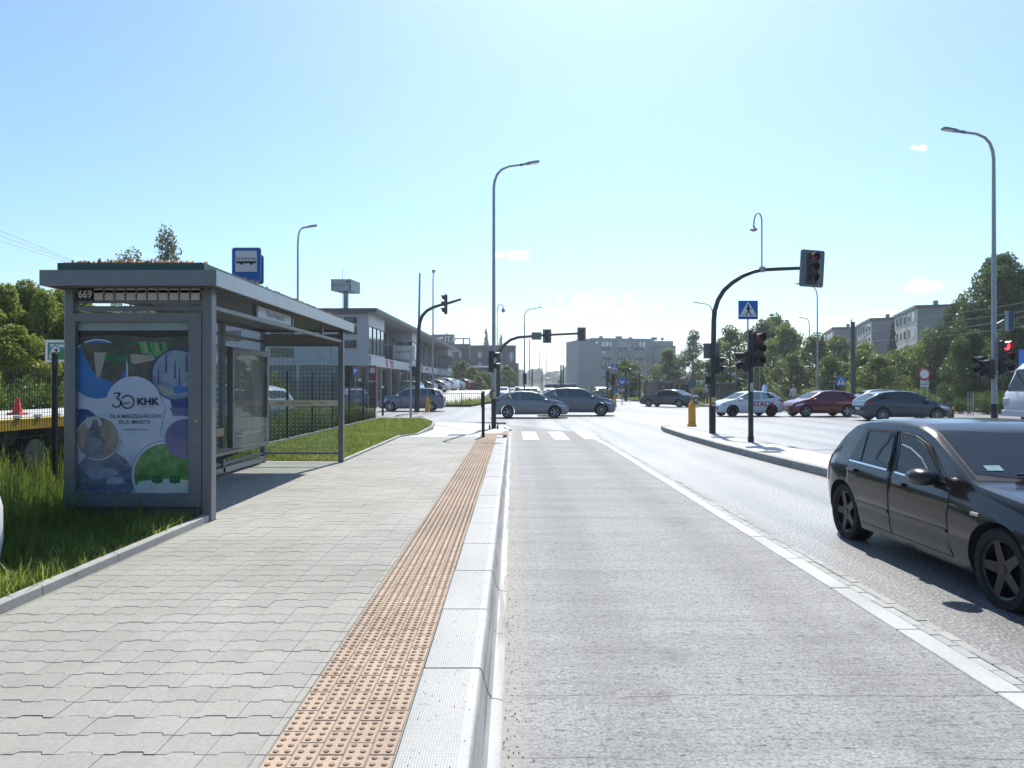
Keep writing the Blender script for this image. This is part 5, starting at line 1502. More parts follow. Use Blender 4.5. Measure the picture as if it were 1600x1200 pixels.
def thing_wheel(rw, tw, rim, mat):
    k = (rw, tw, rim, mat.name)
    if k in _wc: return _wc[k]
    m = MB(); rr = rw * .70
    prof = [(rr, tw * .42), (rr + .012, tw * .5), (rw * .93, tw * .5), (rw * .985, tw * .42), (rw, tw * .25), (rw, -tw * .25), (rw * .985, -tw * .42), (rw * .93, -tw * .5), (rr, -tw * .42)]
    m.lathe(prof, 40, (0, 0, 0), 'Y', cap=False)
    tyre = m.mesh('tyre', RUBBER, 40)
    m = MB()
    m.lathe([(rr, tw * .42), (rr * .93, tw * .38), (rr * .90, tw * .05), (rr * .90, -tw * .3)], 40, (0, 0, 0), 'Y', cap=False)
    m.mi = 1; m.lathe([(rr * .9, -.02), (0, -.02)], 24, (0, 0, 0), 'Y', cap=False); m.mi = 0
    m.lathe([(rr * .20, tw * .30), (rr * .17, tw * .38), (0, tw * .40)], 16, (0, 0, 0), 'Y', cap=False)
    ns = {'alloy': 9, 'five': 5, 'six': 6, 'twin': 5}[rim]
    for s_ in range(ns):
        a = 2 * math.pi * s_ / ns
        for d_ in ((-.13, .13) if rim == 'twin' else (0,)):
            w0, w1 = {'alloy': (.075, .05), 'five': (.20, .15), 'six': (.15, .10), 'twin': (.08, .07)}[rim]
            w0 *= rr; w1 *= rr
            ca, sa = math.cos(a + d_), math.sin(a + d_)
            def P(r, o, y): return (ca * r - sa * o, y, sa * r + ca * o)
            rings = [[P(rr * .12, -w0, tw * .36), P(rr * .12, w0, tw * .36), P(rr * .12, w0, tw * .22), P(rr * .12, -w0, tw * .22)],
                     [P(rr * .94, -w1, tw * .40), P(rr * .94, w1, tw * .40), P(rr * .94, w1, tw * .25), P(rr * .94, -w1, tw * .25)]]
            m.rings(rings)
    rimm = m.mesh('rim', [mat, WELL], 35)
    _wc[k] = (tyre, rimm)
    return _wc[k]

# --- the dark hatchback close by on the right
DKCAR = paint("charcoal_paint", (.014, .0135, .014), .16, 0, .3)
GLZ = CARGLASS
GLZD = glass("tinted_car_glass", (.10, .12, .13), 1.52, .02, .85, (.018, .024, .032))
GLZW = glass("windscreen_glass", (.20, .23, .23), 1.52, .02, .7, (.025, .032, .042))
golf = Body(3.89, 1.735, [(0, .70), (.03, .82), (.08, .91), (.18, .965), (.42, 1.19), (.58, 1.295), (.80, 1.345), (1.1, 1.365), (1.4, 1.37), (1.75, 1.345), (1.97, 1.29), (2.71, .905), (3.2, .85), (3.65, .75), (3.85, .63), (3.89, .54)],
            [(0, .86), (.65, .885), (2.35, .835), (2.75, .80), (3.89, .56)], .17, .30, .17, .10, .85, .45)
def gs(p): return [(a - .25, b) for a, b in p]
A_ = gs([(.93, .905), (1.09, 1.195), (1.145, 1.208), (1.145, .90)])
B_ = gs([(1.185, .90), (1.185, 1.214), (1.66, 1.224), (1.70, .885)])
C_ = gs([(1.83, .88), (1.81, 1.224), (2.02, 1.207), (2.22, 1.137), (2.62, .845)])
hero = car('parked_hatchback', 'dark charcoal hatchback with black wheels close by at the right edge', 'car', (4.47, 6.46, -.025), -90, golf, (.53, 3.04), .312, DKCAR,
    [(A_, GLZD, 0), (B_, GLZD, 0), (C_, GLZ, 1)],
    [gs([(.98, .28), (.90, .60), (.88, .885), (1.06, 1.23), (1.72, 1.243), (1.755, .88), (1.755, .28)]), gs([(1.775, .28), (1.775, .88), (1.765, 1.243), (2.04, 1.228), (2.27, 1.14), (2.70, .835), (2.72, .28)])],
    'five', ALLOYD, (2.02, 2.67, GLZW), (.20, .50, GLZD), None, True, .215,
    gs([(.27, .62), (.28, .84), (.37, .91), (.42, .62)]), gs([(3.75, .55), (3.72, .70), (4.05, .62), (4.06, .50)]), ((.77, .80), (1.70, .775)), (2.30, .85), True,
    trimline=((.68, 1.45, .884, .866), (1.59, 2.41, .862, .826)))
hero.name = 'hatchback'
def extra_side(t, B, nm, x0, x1, z0, z1, mat, sgn=-1, off=.012):
    m = MB(); y = [B.side_y(x, (z0 + z1) / 2) + off for x in (x0, x1)]
    m.rings([[(x - B.L / 2, sgn * (yy - .02), z0), (x - B.L / 2, sgn * yy, z0 + .006), (x - B.L / 2, sgn * yy, z1 - .006), (x - B.L / 2, sgn * (yy - .02), z1)] for x, yy in zip((x0, x1), y)])
    return m.build(nm, mat, t, local=True)
extra_side(hero, golf, 'side_indicator', 2.75, 2.84, .665, .70, plain('indicator_clear', (.5, .45, .40), .2, .3, 0))
extra_side(hero, golf, 'door_edge_guard', 2.08, 2.11, .70, .712, CHROME)
extra_side(hero, golf, 'rub_strip', .85, 1.49, .46, .50, DKCAR, -1, .014); extra_side(hero, golf, 'rub_strip', 1.55, 2.43, .46, .50, DKCAR, -1, .014)
# deflector in the front window, sticker in the windscreen, roof aerial, seats inside
m = MB(); 
side_pts = gs([(1.84, 1.13), (2.0, 1.105), (2.2, 1.035), (2.5, .85)])
m.tube([(x - golf.L / 2, -(golf.side_y(x, z) + .026), z) for x, z in side_pts], .007, 6); m.build('window_edge', GALV, hero, local=True)
yz = [golf.top_z(2.55, -.80), golf.top_z(2.55, -.62), golf.top_z(2.48, -.62), golf.top_z(2.48, -.80)]
xx_ = (2.55, 2.55, 2.48, 2.48)
MB().poly([(x - golf.L / 2 + .006, p[0], p[1] + .009) for x, p in zip(xx_, yz)]).build('sticker', plain('sticker_teal', (.22, .36, .38), .5), hero, local=True)
p_ = golf.top_z(.66, 0); MB().tube([(.66 - golf.L / 2, 0, p_[1] - .01), (.42 - golf.L / 2, 0, p_[1] + .28)], .004, 6).build('aerial', BLACKP, hero, local=True)

# --- generic bodies
def hatch_body(L=4.35, W=1.80, H=1.47, belt=.93, slope=.62, tailx=.35):
    k = H / 1.47
    return Body(L, W, [(0, .62), (.02, .90 * k), (.10, 1.00 * k), (tailx + .25, 1.33 * k), (tailx + .6, 1.42 * k), (L * .40, H), (L * .52, H * .985), (L * .60, H * .93), (L * .775, .99 * k), (L * .88, .91 * k), (L * .955, .80 * k), (L * .985, .70 * k), (L, .58)],
                [(0, belt * 1.07), (L * .3, belt * 1.04), (L * .7, belt * .97), (L * .8, belt * .92), (L, .58)], .19, .34, .24, .17, 1.0, .6)
def hatch_wins(L, H, belt, tailx=.35, mat=GLZ, mat2=GLZD):
    k = H / 1.47
    b = lambda x: float(np.interp(x, [0, L * .3, L * .7], [belt * 1.07, belt * 1.04, belt * .97])) + .03
    x0, x1, x2, x3 = tailx + .35, L * .36, L * .52, L * .745
    return [([(x0 - .10, b(x0) + .06), (x0 + .25, 1.335 * k), (x1 - .05, 1.375 * k), (x1 - .03, b(x1))], mat2, 0),
            ([(x1 + .05, b(x1)), (x1 + .05, 1.38 * k), (x2, 1.365 * k), (L * .60, 1.28 * k), (x3, b(x3))], mat, 1)]
def hatch_doors(L, H, belt, tailx=.35, ax=.8):
    k = H / 1.47; x1, x3 = L * .36, L * .76
    return [[(tailx + .75, .32), (tailx + .55, .9 * k), (tailx + .75, 1.36 * k), (x1, 1.395 * k), (x1, .30)], [(x1 + .02, .30), (x1 + .02, 1.395 * k), (L * .53, 1.38 * k), (L * .61, 1.29 * k), (x3, belt), (x3, .30)]]
def quick(name, label, loc, head, L, W, H, belt, rw, col, rim='alloy', rimmat=None, tailx=.35, wb=.61, fo=.185, glassm=None, group=None, cat='car', twin=True):
    B = hatch_body(L, W, H, belt, tailx=tailx)
    a1 = L * (1 - fo); a0 = a1 - wb * L; k = H / 1.47
    w = hatch_wins(L, H, belt, tailx, glassm or GLZ, GLZD)
    t = car(name, label, cat, loc, head, B, (a0, a1), rw, col, w, hatch_doors(L, H, belt, tailx), rim, rimmat,
            (L * .615, L * .765, GLZW), (.14, tailx + .2, GLZD), group, False, .20,
            [(.02, .78 * k), (.02, .93 * k), (.30, 1.02 * k), (.36, .90 * k)], [(L * .86, .66 * k), (L * .84, .80 * k), (L * .955, .68 * k), (L * .965, .58 * k)],
            ((L * .27, .84 * k), (L * .48, .82 * k)), (L * .70, belt * .98), see=True)
    # dark seats seen through the windows
    for sx_ in (.40, .62):
        for sg in (-1, 1):
            m = MB(); x_ = L * sx_ - L * .5 - .25; m.cbx(x_ - .09, x_ + .07, sg * .38 - .2, sg * .38 + .2, belt * .93, belt + .12, .04); m.cbx(x_ - .10, x_ + .02, sg * .38 - .12, sg * .38 + .12, belt + .14, belt + .30, .04)
            m.build('seat', SEATM, t, local=True, kind=None)
    return t, B
SILV = paint("grey_blue_paint", (.23, .255, .275), .26, .2)
SUVC = paint("slate_paint", (.155, .175, .20), .25, .2)
WAGC = paint("dark_blue_grey_paint", (.16, .175, .215), .28, .2)
REDC = paint("dark_red_paint", (.17, .008, .02), .22, .35)
TEALC = paint("teal_paint", (.028, .055, .08), .2, .4)
WHTC = paint("white_car_paint", (.66, .68, .70), .25, 0)
SEDC = paint("dark_grey_car_paint", (.06, .07, .085), .25, .45)
# hatchback and SUV in the near lane of the cross street
c1, B1 = quick('hatchback', 'grey hatchback crossing the junction in front of the grey SUV', (PX(829, 37.4), 37.4 + .9, 0), 0, 4.02, 1.80, 1.44, .90, .325, SILV, 'twin', ALLOY, .38)
c2, B2 = quick('suv', 'slate grey SUV just behind and right of the crossing hatchback', (PX(903, 40.3), 40.3 + .95, 0), -3, 4.35, 1.86, 1.62, 1.03, .36, SUVC, 'alloy', ALLOY, .42)
c3, B3 = quick('estate_car', 'grey blue estate car facing left by the shop lot', (PX(641.5, 47.5), 47.5 + .9, 0), 180, 4.42, 1.80, 1.60, .98, .33, WAGC, 'alloy', WHITEP, .12)
c4, B4 = quick('hatchback', 'white hatchback with red lettering facing left', (PX(1172.5, 39.6), 40.3, 0), 180 + 8, 3.72, 1.70, 1.42, .90, .315, WHTC, 'alloy', ALLOYD, .30)
c5, B5 = quick('hatchback', 'dark red hatchback following the white lettered hatchback', (PX(1291, 39.2), 40.0, 0), 180 + 4, 3.85, 1.80, 1.45, .90, .32, REDC, 'twin', ALLOY, .30)
c6, B6 = quick('hatchback', 'dark teal hatchback facing right behind the roof of the charcoal hatchback', (PX(1421, 34.2), 35.0, 0), -3, 4.1, 1.80, 1.46, .92, .32, TEALC, 'alloy', ALLOY, .36)
# lettering on the white car (both flanks would carry it; the near one is seen)
def side_text(t, B, s, x, z, size, mat, sgn, **k):
    y = B.side_y(x, z) + .016
    rot = Matrix.Rotation(R(180), 4, 'Z') @ FACE_Y if sgn > 0 else FACE_Y
    me_ = text_mesh(s, size, mat, Matrix.Translation((x - B.L / 2, sgn * y, z)) @ rot, .006, **k)
    return link('lettering', me_, t)
side_text(c4, B4, "STACH", 1.29, .69, .38, plain('red_lettering', (.42, .03, .05), .4, 0, 0), 1, bold=.012)
side_text(c4, B4, "SZKOŁA", .70, 1.17, .10, WHITEP, 1)
tl = thing('roof_sign', 'small blue white learner sign on the roof of the white lettered hatchback', 'sign', (PX(1197, 39.6), 40.3, 1.40))
MB().prismy([(PX(1194, 40), 1.39), (PX(1198.3, 40), 1.39), (PX(1201, 40), 1.76), (PX(1196.5, 40), 1.76)], 40.1, 40.45).build('plate', plain('learner_blue', (.30, .42, .62), .4, 0, .3, 12), tl)
link('lettering', text_mesh("L", .26, WHITEP, Matrix.Translation(Vector((PX(1197.6, 40), 40.09, 1.58)) - ORG[tl.name]) @ FACE_Y, .001, bold=.01), tl)
# sedan seen from behind at three quarters
LS = 4.6
Bs = Body(LS, 1.78, [(0, .62), (.02, .88), (.10, .96), (.70, 1.00), (1.35, 1.36), (1.75, 1.42), (2.4, 1.42), (2.75, 1.34), (3.35, .96), (3.9, .88), (4.4, .74), (LS, .55)],
          [(0, .90), (1.2, .95), (3.2, .90), (3.8, .84), (LS, .57)], .19, .34, .2, .14, .9, .5)
car('sedan', 'dark grey sedan seen from behind at an angle, driving away left', 'car', (PX(1047, 58), 58.5, 0), 90 + 52, Bs, (1.02, 3.72), .32, SEDC,
    [([(.98, .97), (1.40, 1.30), (1.95, 1.345), (1.98, .95)], GLZ, 0), ([(2.06, .95), (2.06, 1.35), (2.5, 1.335), (2.75, 1.26), (3.2, .93)], GLZ, 1)],
    [[(1.3, .32), (1.1, .9), (1.42, 1.33), (2.0, 1.37), (2.0, .30)], [(2.03, .30), (2.03, 1.37), (2.52, 1.35), (2.8, 1.27), (3.25, .92), (3.25, .30)]],
    'alloy', ALLOY, (2.80, 3.32, GLZW), (.74, 1.33, GLZ), None, False, .2, [(.02, .70), (.02, .86), (.16, .90), (.22, .72)], None, ((1.5, .80), (2.3, .79)), (2.95, .94))
# --- white coach nose at the right edge
co_ = thing('minibus', 'white minibus with long mirror arm cut off by the right edge', 'bus', (PX(1640, 30), 30, 0))
Dm = 30; xm = PX(1569, Dm + 2.0)
BW = paint("white_bus_paint", (.62, .63, .66), .3, 0)
prof = [(xm, .35), (xm - .03, .9), (xm + .02, 1.35), (xm + .10, 1.45), (xm + .55, 2.45), (xm + .8, 2.68), (xm + 1.3, 2.78), (xm + 6.2, 2.80), (xm + 6.3, 2.6), (xm + 6.3, .35)]
rings = []
for yy, ins in ((Dm, .10), (Dm + .05, .03), (Dm + .15, 0), (Dm + 1.95, 0), (Dm + 2.05, .03), (Dm + 2.1, .10)):
    cx_, cz_ = xm + 3.1, 1.5
    rings.append([(cx_ + (p[0] - cx_) * (1 - ins / 3.2), yy, cz_ + (p[1] - cz_) * (1 - ins / 1.3)) for p in prof])
MB().rings(rings).build('body', BW, co_, 40)
MB().prismy([(xm + .28, 1.55), (xm + .66, 2.42), (xm + 1.35, 2.45), (xm + 1.35, 1.55)], Dm - .012, Dm + .01).build('cab_window', GLZ, co_)
MB().prismy([(xm + 1.5, 1.55), (xm + 1.5, 2.45), (xm + 6.0, 2.45), (xm + 6.0, 1.55)], Dm - .012, Dm + .01).build('side_window', GLZD, co_)
MB().prismy([(xm + .14, 1.46), (xm + .10, 1.36), (xm + 1.4, 1.36), (xm + 1.4, 1.53)], Dm - .01, Dm + .01).build('black_band', BLACKG, co_)
MB().rings([[(xm + .085, Dm + .12, 1.48), (xm + .085, Dm + 1.98, 1.48), (xm + .52, Dm + 1.9, 2.42), (xm + .52, Dm + .2, 2.42)], [(xm + .14, Dm + .12, 1.48), (xm + .14, Dm + 1.98, 1.48), (xm + .57, Dm + 1.9, 2.42), (xm + .57, Dm + .2, 2.42)]]).build('windscreen', GLZW, co_)
MB().tube([(xm + .5, Dm + 1.95, 2.36), (xm - .3, Dm + 2.1, 2.30), (xm - .95, Dm + 2.15, 2.26), (xm - 1.05, Dm + 2.15, 2.16)], .04, 8).build('mirror_arm', BW, co_, 50)
MB().cbx(xm - 1.12, xm - .96, Dm + 2.02, Dm + 2.22, 1.78, 2.18, .04).build('mirror', BLACKG, co_)
MB().cbx(xm - .06, xm + .10, Dm + 1.7, Dm + 2.06, .80, 1.15, .03).build('headlamp', LAMPW, co_)
MB().cbx(xm - .06, xm + .10, Dm + .04, Dm + .40, .80, 1.15, .03).build('headlamp', LAMPW, co_)
MB().cbx(xm - .08, xm + .3, Dm - .02, Dm + 2.12, .35, .62, .03).build('bumper', BW, co_)
for ax in (xm + 1.1, xm + 4.9):
    wv_ = thing_wheel(.36, .22, 'six', ALLOY)
    for sg, yy in ((1, Dm + .05), (-1, Dm + 1.95)):
        wo = link('wheel', wv_[0], co_); wo.location = Vector((ax, yy, .36)) - ORG[co_.name]
        if sg > 0: wo.rotation_euler = (0, 0, math.pi)
        link('rim', wv_[1], wo)
sb = thing('blue_sign', 'blue board at the right edge above the white minibus', 'sign', (PX(1598, 34), 34, 0))
MB().bx(PX(1592, 34), PX(1625, 34), 34, 34.03, PZ(573, 34), PZ(546, 34)).build('board', BLUE, sb)
for q in (1597, 1620): MB().tube([(PX(q, 34), 34.05, 0), (PX(q, 34), 34.05, PZ(546, 34))], .04, 8).build('leg', GALV, sb)

# --- cars in the shop lot and the far street: copies of the bodies above with other paint
PAL = {'silver': paint('lot_silver', (.42, .44, .46), .25, .6), 'white': WHTC, 'black': paint('lot_black', (.012, .012, .014), .2, .1), 'red': paint('lot_red', (.22, .015, .02), .25, .2),
       'blue': paint('lot_blue', (.10, .20, .36), .25, .3), 'grey': paint('lot_grey', (.15, .16, .18), .25, .5), 'dark green': paint('lot_green', (.02, .06, .04), .25, .3), 'sand': paint('lot_sand', (.40, .38, .33), .3, .3)}
def lotcar(src, old, colname, name, label, px_, D, z, head, group):
    o = dup(src, (PX(px_, D), D, z), R(head), label, None, group); o.name = name
    recolor(o, old, PAL[colname])
    return o
LOT = 'cars parked in the shop lot'
rows = [(630, 78, 'silver', c3, WAGC, 'estate_car', 168, 'silver estate car parked behind the grey estate car'), (655, 82, 'black', c1, SILV, 'hatchback', 165, 'black hatchback parked right of the silver estate car'),
        (676, 85, 'silver', c1, SILV, 'hatchback', 160, 'silver hatchback parked behind the signal mast'), (690, 90, 'white', c2, SUVC, 'suv', 158, 'white SUV parked in the middle of the lot row'),
        (703, 96, 'grey', c1, SILV, 'hatchback', 158, 'grey hatchback parked right of the white SUV'), (716, 100, 'red', c2, SUVC, 'suv', 158, 'dark red SUV parked in the lot row'),
        (727, 106, 'silver', c1, SILV, 'hatchback', 158, 'silver hatchback parked right of the dark red SUV'), (736, 114, 'grey', c3, WAGC, 'estate_car', 158, 'grey estate car parked far along the lot row'),
        (745, 122, 'black', c1, SILV, 'hatchback', 158, 'black hatchback parked last but one in the lot row'), (753, 130, 'white', c1, SILV, 'hatchback', 158, 'white hatchback parked last in the lot row')]
for px_, D, cn_, src, old, nm_, hd, lab in rows: lotcar(src, old, cn_, nm_, lab, px_, D, lz(D), hd, LOT)
lotcar(c1, SILV, 'blue', 'hatchback', 'pale blue hatchback parked near the shop corner', 551, 50, .15, 110, LOT)
lotcar(c3, WAGC, 'silver', 'estate_car', 'silver estate car behind the wire fence, seen through the shelter glass', 352, 24, .14, 165, 'cars behind the fence')
FAR = 'cars in the far street'
for px_, D, cn_, src, old, nm_, hd, lab in ((786, 96, 'white', c3, WAGC, 'estate_car', -95, 'white estate car far down the street right of the lamp'), (797, 110, 'silver', c1, SILV, 'hatchback', -95, 'silver hatchback in the far street'),
                                            (808, 126, 'white', c2, SUVC, 'suv', -95, 'white SUV in the far street queue'), (816, 84, 'sand', c3, WAGC, 'estate_car', 100, 'sand coloured estate car in the far street, half hidden by the crossing hatchback'),
                                            (832, 92, 'silver', c2, SUVC, 'suv', 90, 'pale van like SUV in the far street left of the striped marker'), (858, 105, 'white', c1, SILV, 'hatchback', 90, 'white hatchback right of the striped marker'),
                                            (937, 88, 'grey', c2, SUVC, 'suv', 96, 'dark grey SUV seen from behind left of the signal posts'), (946, 97, 'silver', c1, SILV, 'hatchback', 96, 'silver hatchback just beyond the far dark grey SUV'),
                                            (1362, 46, 'grey', c1, SILV, 'hatchback', 170, 'grey hatchback parked under the trees behind the teal hatchback'),
                                            (985, 100, 'blue', c3, WAGC, 'estate_car', 100, 'blue estate car parked below the round tree')):
    lotcar(src, old, cn_, nm_, lab, px_, D, .04, hd, FAR)
bus = thing('city_bus', 'dark distant bus standing before the apartment block', 'bus', (PX(877, 128), 128, 0))
x0, x1 = PX(852, 128), PX(901, 128)
MB().cbx(x0, x1, 128, 130.4, .35, PZ(600.5, 128), .12).build('body', paint('bus_dark', (.03, .05, .075), .3, .2), bus)
MB().cbx(x0 + .3, x1 - .3, 128.4, 130, PZ(600.5, 128), PZ(600.5, 128) + .12, .04).build('roof_pod', WHITEP, bus)
for k in range(6): MB().bx(x0 + .3 + k * .88, x0 + 1.05 + k * .88, 127.985, 128.0, 1.05, 1.85).build('window', GLZ, bus)
for ax in (x0 + 1.0, x1 - 1.2): MB().lathe([(.45, -.1), (.45, .1)], 16, (ax, 128.02, .45), 'Y').build('wheel', RUBBER, bus)
# ------------------------------------------------------------ buildings
def wallmat(name, c1, c2, sc=1.5, rough=.8, panel=None):
    m, nt, b = newmat(name); v = coords(nt)
    f = noise(nt, v, sc, 6, .6); f2 = noise(nt, v, sc * 9, 4)
    c = ramp(nt, f, [(.3, c1), (.7, c2)])
    c = mixc(nt, .35, c, ramp(nt, f2, [(.3, tuple(x * .8 for x in c1)), (.7, tuple(min(1, x * 1.15) for x in c2))]))
    nt.links.new(c, b.inputs['Base Color']); b.inputs['Roughness'].default_value = rough
    return m
WINGLASS = plain("window_glass", (.05, .065, .075), .06, 0, .25, .7, .8)
MIRRORG = plain("coated_window_glass", (.36, .43, .48), .05, .85, .3, .5)
WINDARK = plain("dark_shopfront_glass", (.02, .022, .025), .08, 0, .3, .5, .7)
FRAMEW = plain("window_frame_white", (.60, .61, .62), .5, 0, .05)
FRAMED = plain("window_frame_dark", (.05, .055, .06), .5, 0, .05)
PANELG = wallmat("facade_panel_grey", (.36, .375, .40), (.44, .455, .48), .6, .45)
PANELL = wallmat("facade_panel_light", (.50, .52, .55), (.58, .60, .63), .6, .45)
FACADED = wallmat("facade_dark_grey", (.14, .15, .17), (.19, .20, .22), .6, .6)
ROOFD = plain("roof_edge_dark", (.055, .06, .075), .5, .1, .08)
RED_L = plain("shop_red", (.45, .14, .13), .45)

# left shop building: corner at px 576, wall runs 1.6 degrees right of straight ahead
shop = thing('shop_building', 'long two storey grey shop building with overhanging roof left of the junction', 'building', (-12.44, 62, .5))
th_ = math.atan(.0277)
c_, s_ = math.cos(th_), math.sin(th_)
def SW(u, s, z): return (-12.44 + s * s_ + u * c_, 62 + s * c_ - u * s_, z)   # u = out of the wall (right), s = along it
def sbx(m, u0, u1, s0, s1, z0, z1):
    P = [SW(u, s, z) for z in (z0, z1) for (u, s) in ((u0, s0), (u1, s0), (u1, s1), (u0, s1))]
    m.add(P, [(0, 3, 2, 1), (4, 5, 6, 7), (0, 1, 5, 4), (1, 2, 6, 5), (2, 3, 7, 6), (3, 0, 4, 7)]); return m
def spart(name, mat, *bxs, par=None):
    m = MB()
    for b in bxs: sbx(m, *b)
    return m.build(name, mat, par or shop)
LEN = 66
ZR = 8.35
spart('wall', FACADED, (-26, -2.2, .02, LEN, .3, ZR - .35))
spart('ground_floor', WINDARK, (-25.9, -1.6, .6, LEN - .3, .3, 3.45))
spart('fascia_band', PANELL, (-2.2, -.02, .9, LEN, 3.5, 4.35))
front = spart('front_wall', PANELG, (-26, 0, -.15, .018, 3.45, ZR - .4), )
for k in range(8): spart('cladding_panel', PANELG, (-26 + k * 3.25 + .02, -26 + k * 3.25 + 3.23, -.20, -.152, 3.5, 5.75)); spart('cladding_panel', PANELG, (-26 + k * 3.25 + .02, -26 + k * 3.25 + 3.23, -.20, -.152, 5.79, ZR - .42))
rf = spart('roof', ROOFD, (-26.5, .9, -.9, LEN + 2.2, ZR - .32, ZR))
spart('soffit', plain('soffit_grey', (.20, .205, .215), .6), (-26.2, .85, -.85, LEN + 2.1, ZR - .37, ZR - .325), par=rf)
# corner glazed bay and white bays
def bay(s0, s1, zw0, cols, rows):
    spart('white_bay', PANELL, (-2.2, 0, s0, s1, 6.9, ZR - .38)); spart('white_bay', PANELL, (-2.2, 0, s0, s1, 4.36, zw0))
    w = spart('bay_window', MIRRORG, (-2.19, -.04, s0 + .06, s1 - .06, zw0, 6.9))
    bs = []
    for i in range(cols + 1): q = s0 + (s1 - s0) * i / cols; bs.append((-.06, .02, q - .05, q + .05, zw0, 6.9))
    for j in range(rows + 1): q = zw0 + (6.9 - zw0) * j / rows; bs.append((-.06, .018, s0, s1, q - .04, q + .04))
    spart('window_grid', FRAMED, *bs, par=w)
bay(.02, 6.6, 4.5, 4, 2)
bay(22.5, 25.8, 4.8, 2, 2)
bay(58, 64, 4.8, 3, 2)
for k in range(9):
    s0 = 7.2 + k * 5.6
    if 20 < s0 < 24: continue
    spart('wall_panel', wallmat('recess_panel', (.17, .18, .195), (.22, .23, .245), .5) if k == 0 else bpy.data.materials['recess_panel'], (-2.2, -2.12, s0, s0 + 3.6, 4.4, ZR - .5))
    w = spart('window', WINDARK, (-2.2, -2.1, s0 + 3.8, s0 + 5.3, 4.5, 7.4)); spart('mullion', FRAMED, (-2.1, -2.06, s0 + 4.5, s0 + 4.58, 4.5, 7.4), par=w)
for k in range(14): spart('column', FACADED, (-.5, -.12, 1.0 + k * 4.7, 1.35 + k * 4.7, .3, 3.5))
for k in range(12): spart('shop_door', plain('door_frame', (.16, .17, .18), .4) if k == 0 else bpy.data.materials['door_frame'], (-1.6, -1.56, 2.5 + k * 5.0, 2.62 + k * 5.0, .3, 3.4))
# fascia signs
def ssign(s0, s1, z0, z1, mat, u=.03): return spart('shop_sign', mat, (-.02, u, s0, s1, z0, z1))
FACE_S = Matrix.Rotation(R(90) - th_, 4, 'Z') @ FACE_Y
def stext(s, sc, z, size, mat, u, par): link('lettering', text_mesh(s, size, mat, Matrix.Translation(Vector(SW(u, sc, z)) - ORG[shop.name]) @ FACE_S, .01, bold=.01), par)
o = ssign(7.4, 8.2, 3.55, 4.3, RED_L); stext("Sanplast", 10.2, 4.12, .48, RED_L, .01, o); stext("łazienki", 10.4, 3.72, .42, RED_L, .01, o)
o = ssign(29, 30.5, 3.4, 4.7, RED_L); stext("Komfort", 34.5, 4.0, .6, RED_L, .01, o)
o = ssign(44, 50, 3.5, 4.3, PANELG, .05); stext("meble", 47, 3.9, .5, GREYTXT, .07, o)
o = ssign(54, 64, 3.55, 4.3, PANELL, .05); stext("SKLEP", 59, 3.92, .45, GREYTXT, .07, o)
# projecting box sign
bx_ = spart('box_sign', WHITEP, (-1.7, .8, 19.4, 20.8, 4.75, 6.3))
link('lettering', text_mesh("Agata Meble", .36, GREYTXT, Matrix.Translation(Vector(SW(-.4, 19.38, 5.6)) - ORG[shop.name]) @ FACE_Y, .004), bx_)
# windows in the front wall
for z in (7.55, 6.62, 5.0, 4.05):
    pass
for k, (a, b) in enumerate(((-2.1, -1.0),)):
    for (z0, z1) in ((7.2, 7.65), (6.25, 6.85), (5.05, 5.65)):
        w = spart('window', WINDARK, (a, b, -.24, -.205, z0, z1)); spart('window_sill', FRAMED, (a - .05, b + .05, -.27, -.201, z0 - .08, z0 - .005), par=w)
for k in range(4):
    a = -8.5 - k * 4.6
    for (z0, z1) in ((7.0, 7.6), (5.7, 6.5), (4.3, 5.0)):
        w = spart('window', WINDARK, (a, a + 2.0, -.24, -.205, z0, z1)); spart('window_sill', FRAMED, (a - .05, a + 2.05, -.27, -.201, z0 - .08, z0 - .005), par=w)
# rooftop cube sign
rs = thing('roof_sign', 'pale box sign on a short post above the shop building roof', 'sign', (PX(541, 66), 66, ZR))
D = 66
MB().cbx(PX(535.5, D), PX(545.5, D), D - .3, D + .3, ZR, ZR + .25, .02).build('plinth', PANELG, rs)
MB().cbx(PX(537, D), PX(543.8, D), D - .2, D + .2, ZR + .25, PZ(455.5, D), .02).build('post', STEEL, rs)
q = MB(); a, b, c3_ = PX(520, D), PX(550, D), PX(564.5, D + 2.2)
P4 = [(a, D - .6), (b, D - .6), (c3_, D + 1.6), (a + .6, D + 1.6)]
q.prism(P4, PZ(455.5, D), PZ(437.5, D)); ob_ = q.build('box', plain('box_sign_grey', (.40, .41, .42), .5), rs)
MB().bx(PX(548.5, D), b + .01, D - .64, D - .601, PZ(455.5, D), PZ(437.5, D)).build('edge_strip', FRAMED, ob_); MB().bx(a - .01, PX(521.5, D), D - .64, D - .601, PZ(455.5, D), PZ(437.5, D)).build('edge_strip', FRAMED, ob_)
link('lettering', text_mesh("agata meble", .30, GREYTXT, Matrix.Translation(Vector((PX(533, D), D - .61, PZ(446, D))) - ORG[rs.name]) @ FACE_Y, .003), ob_)
MB().poly([(PX(542.5, D), D - .605, PZ(440, D)), (PX(547, D), D - .605, PZ(440, D)), (PX(545.5, D), D - .605, PZ(445, D))]).build('logo', DARKTXT, ob_)
MB().tube([(PX(531, D), D + 1, ZR), (PX(531, D), D + 1, PZ(415, D))], .02, 5).build('antenna', GALV, rs)

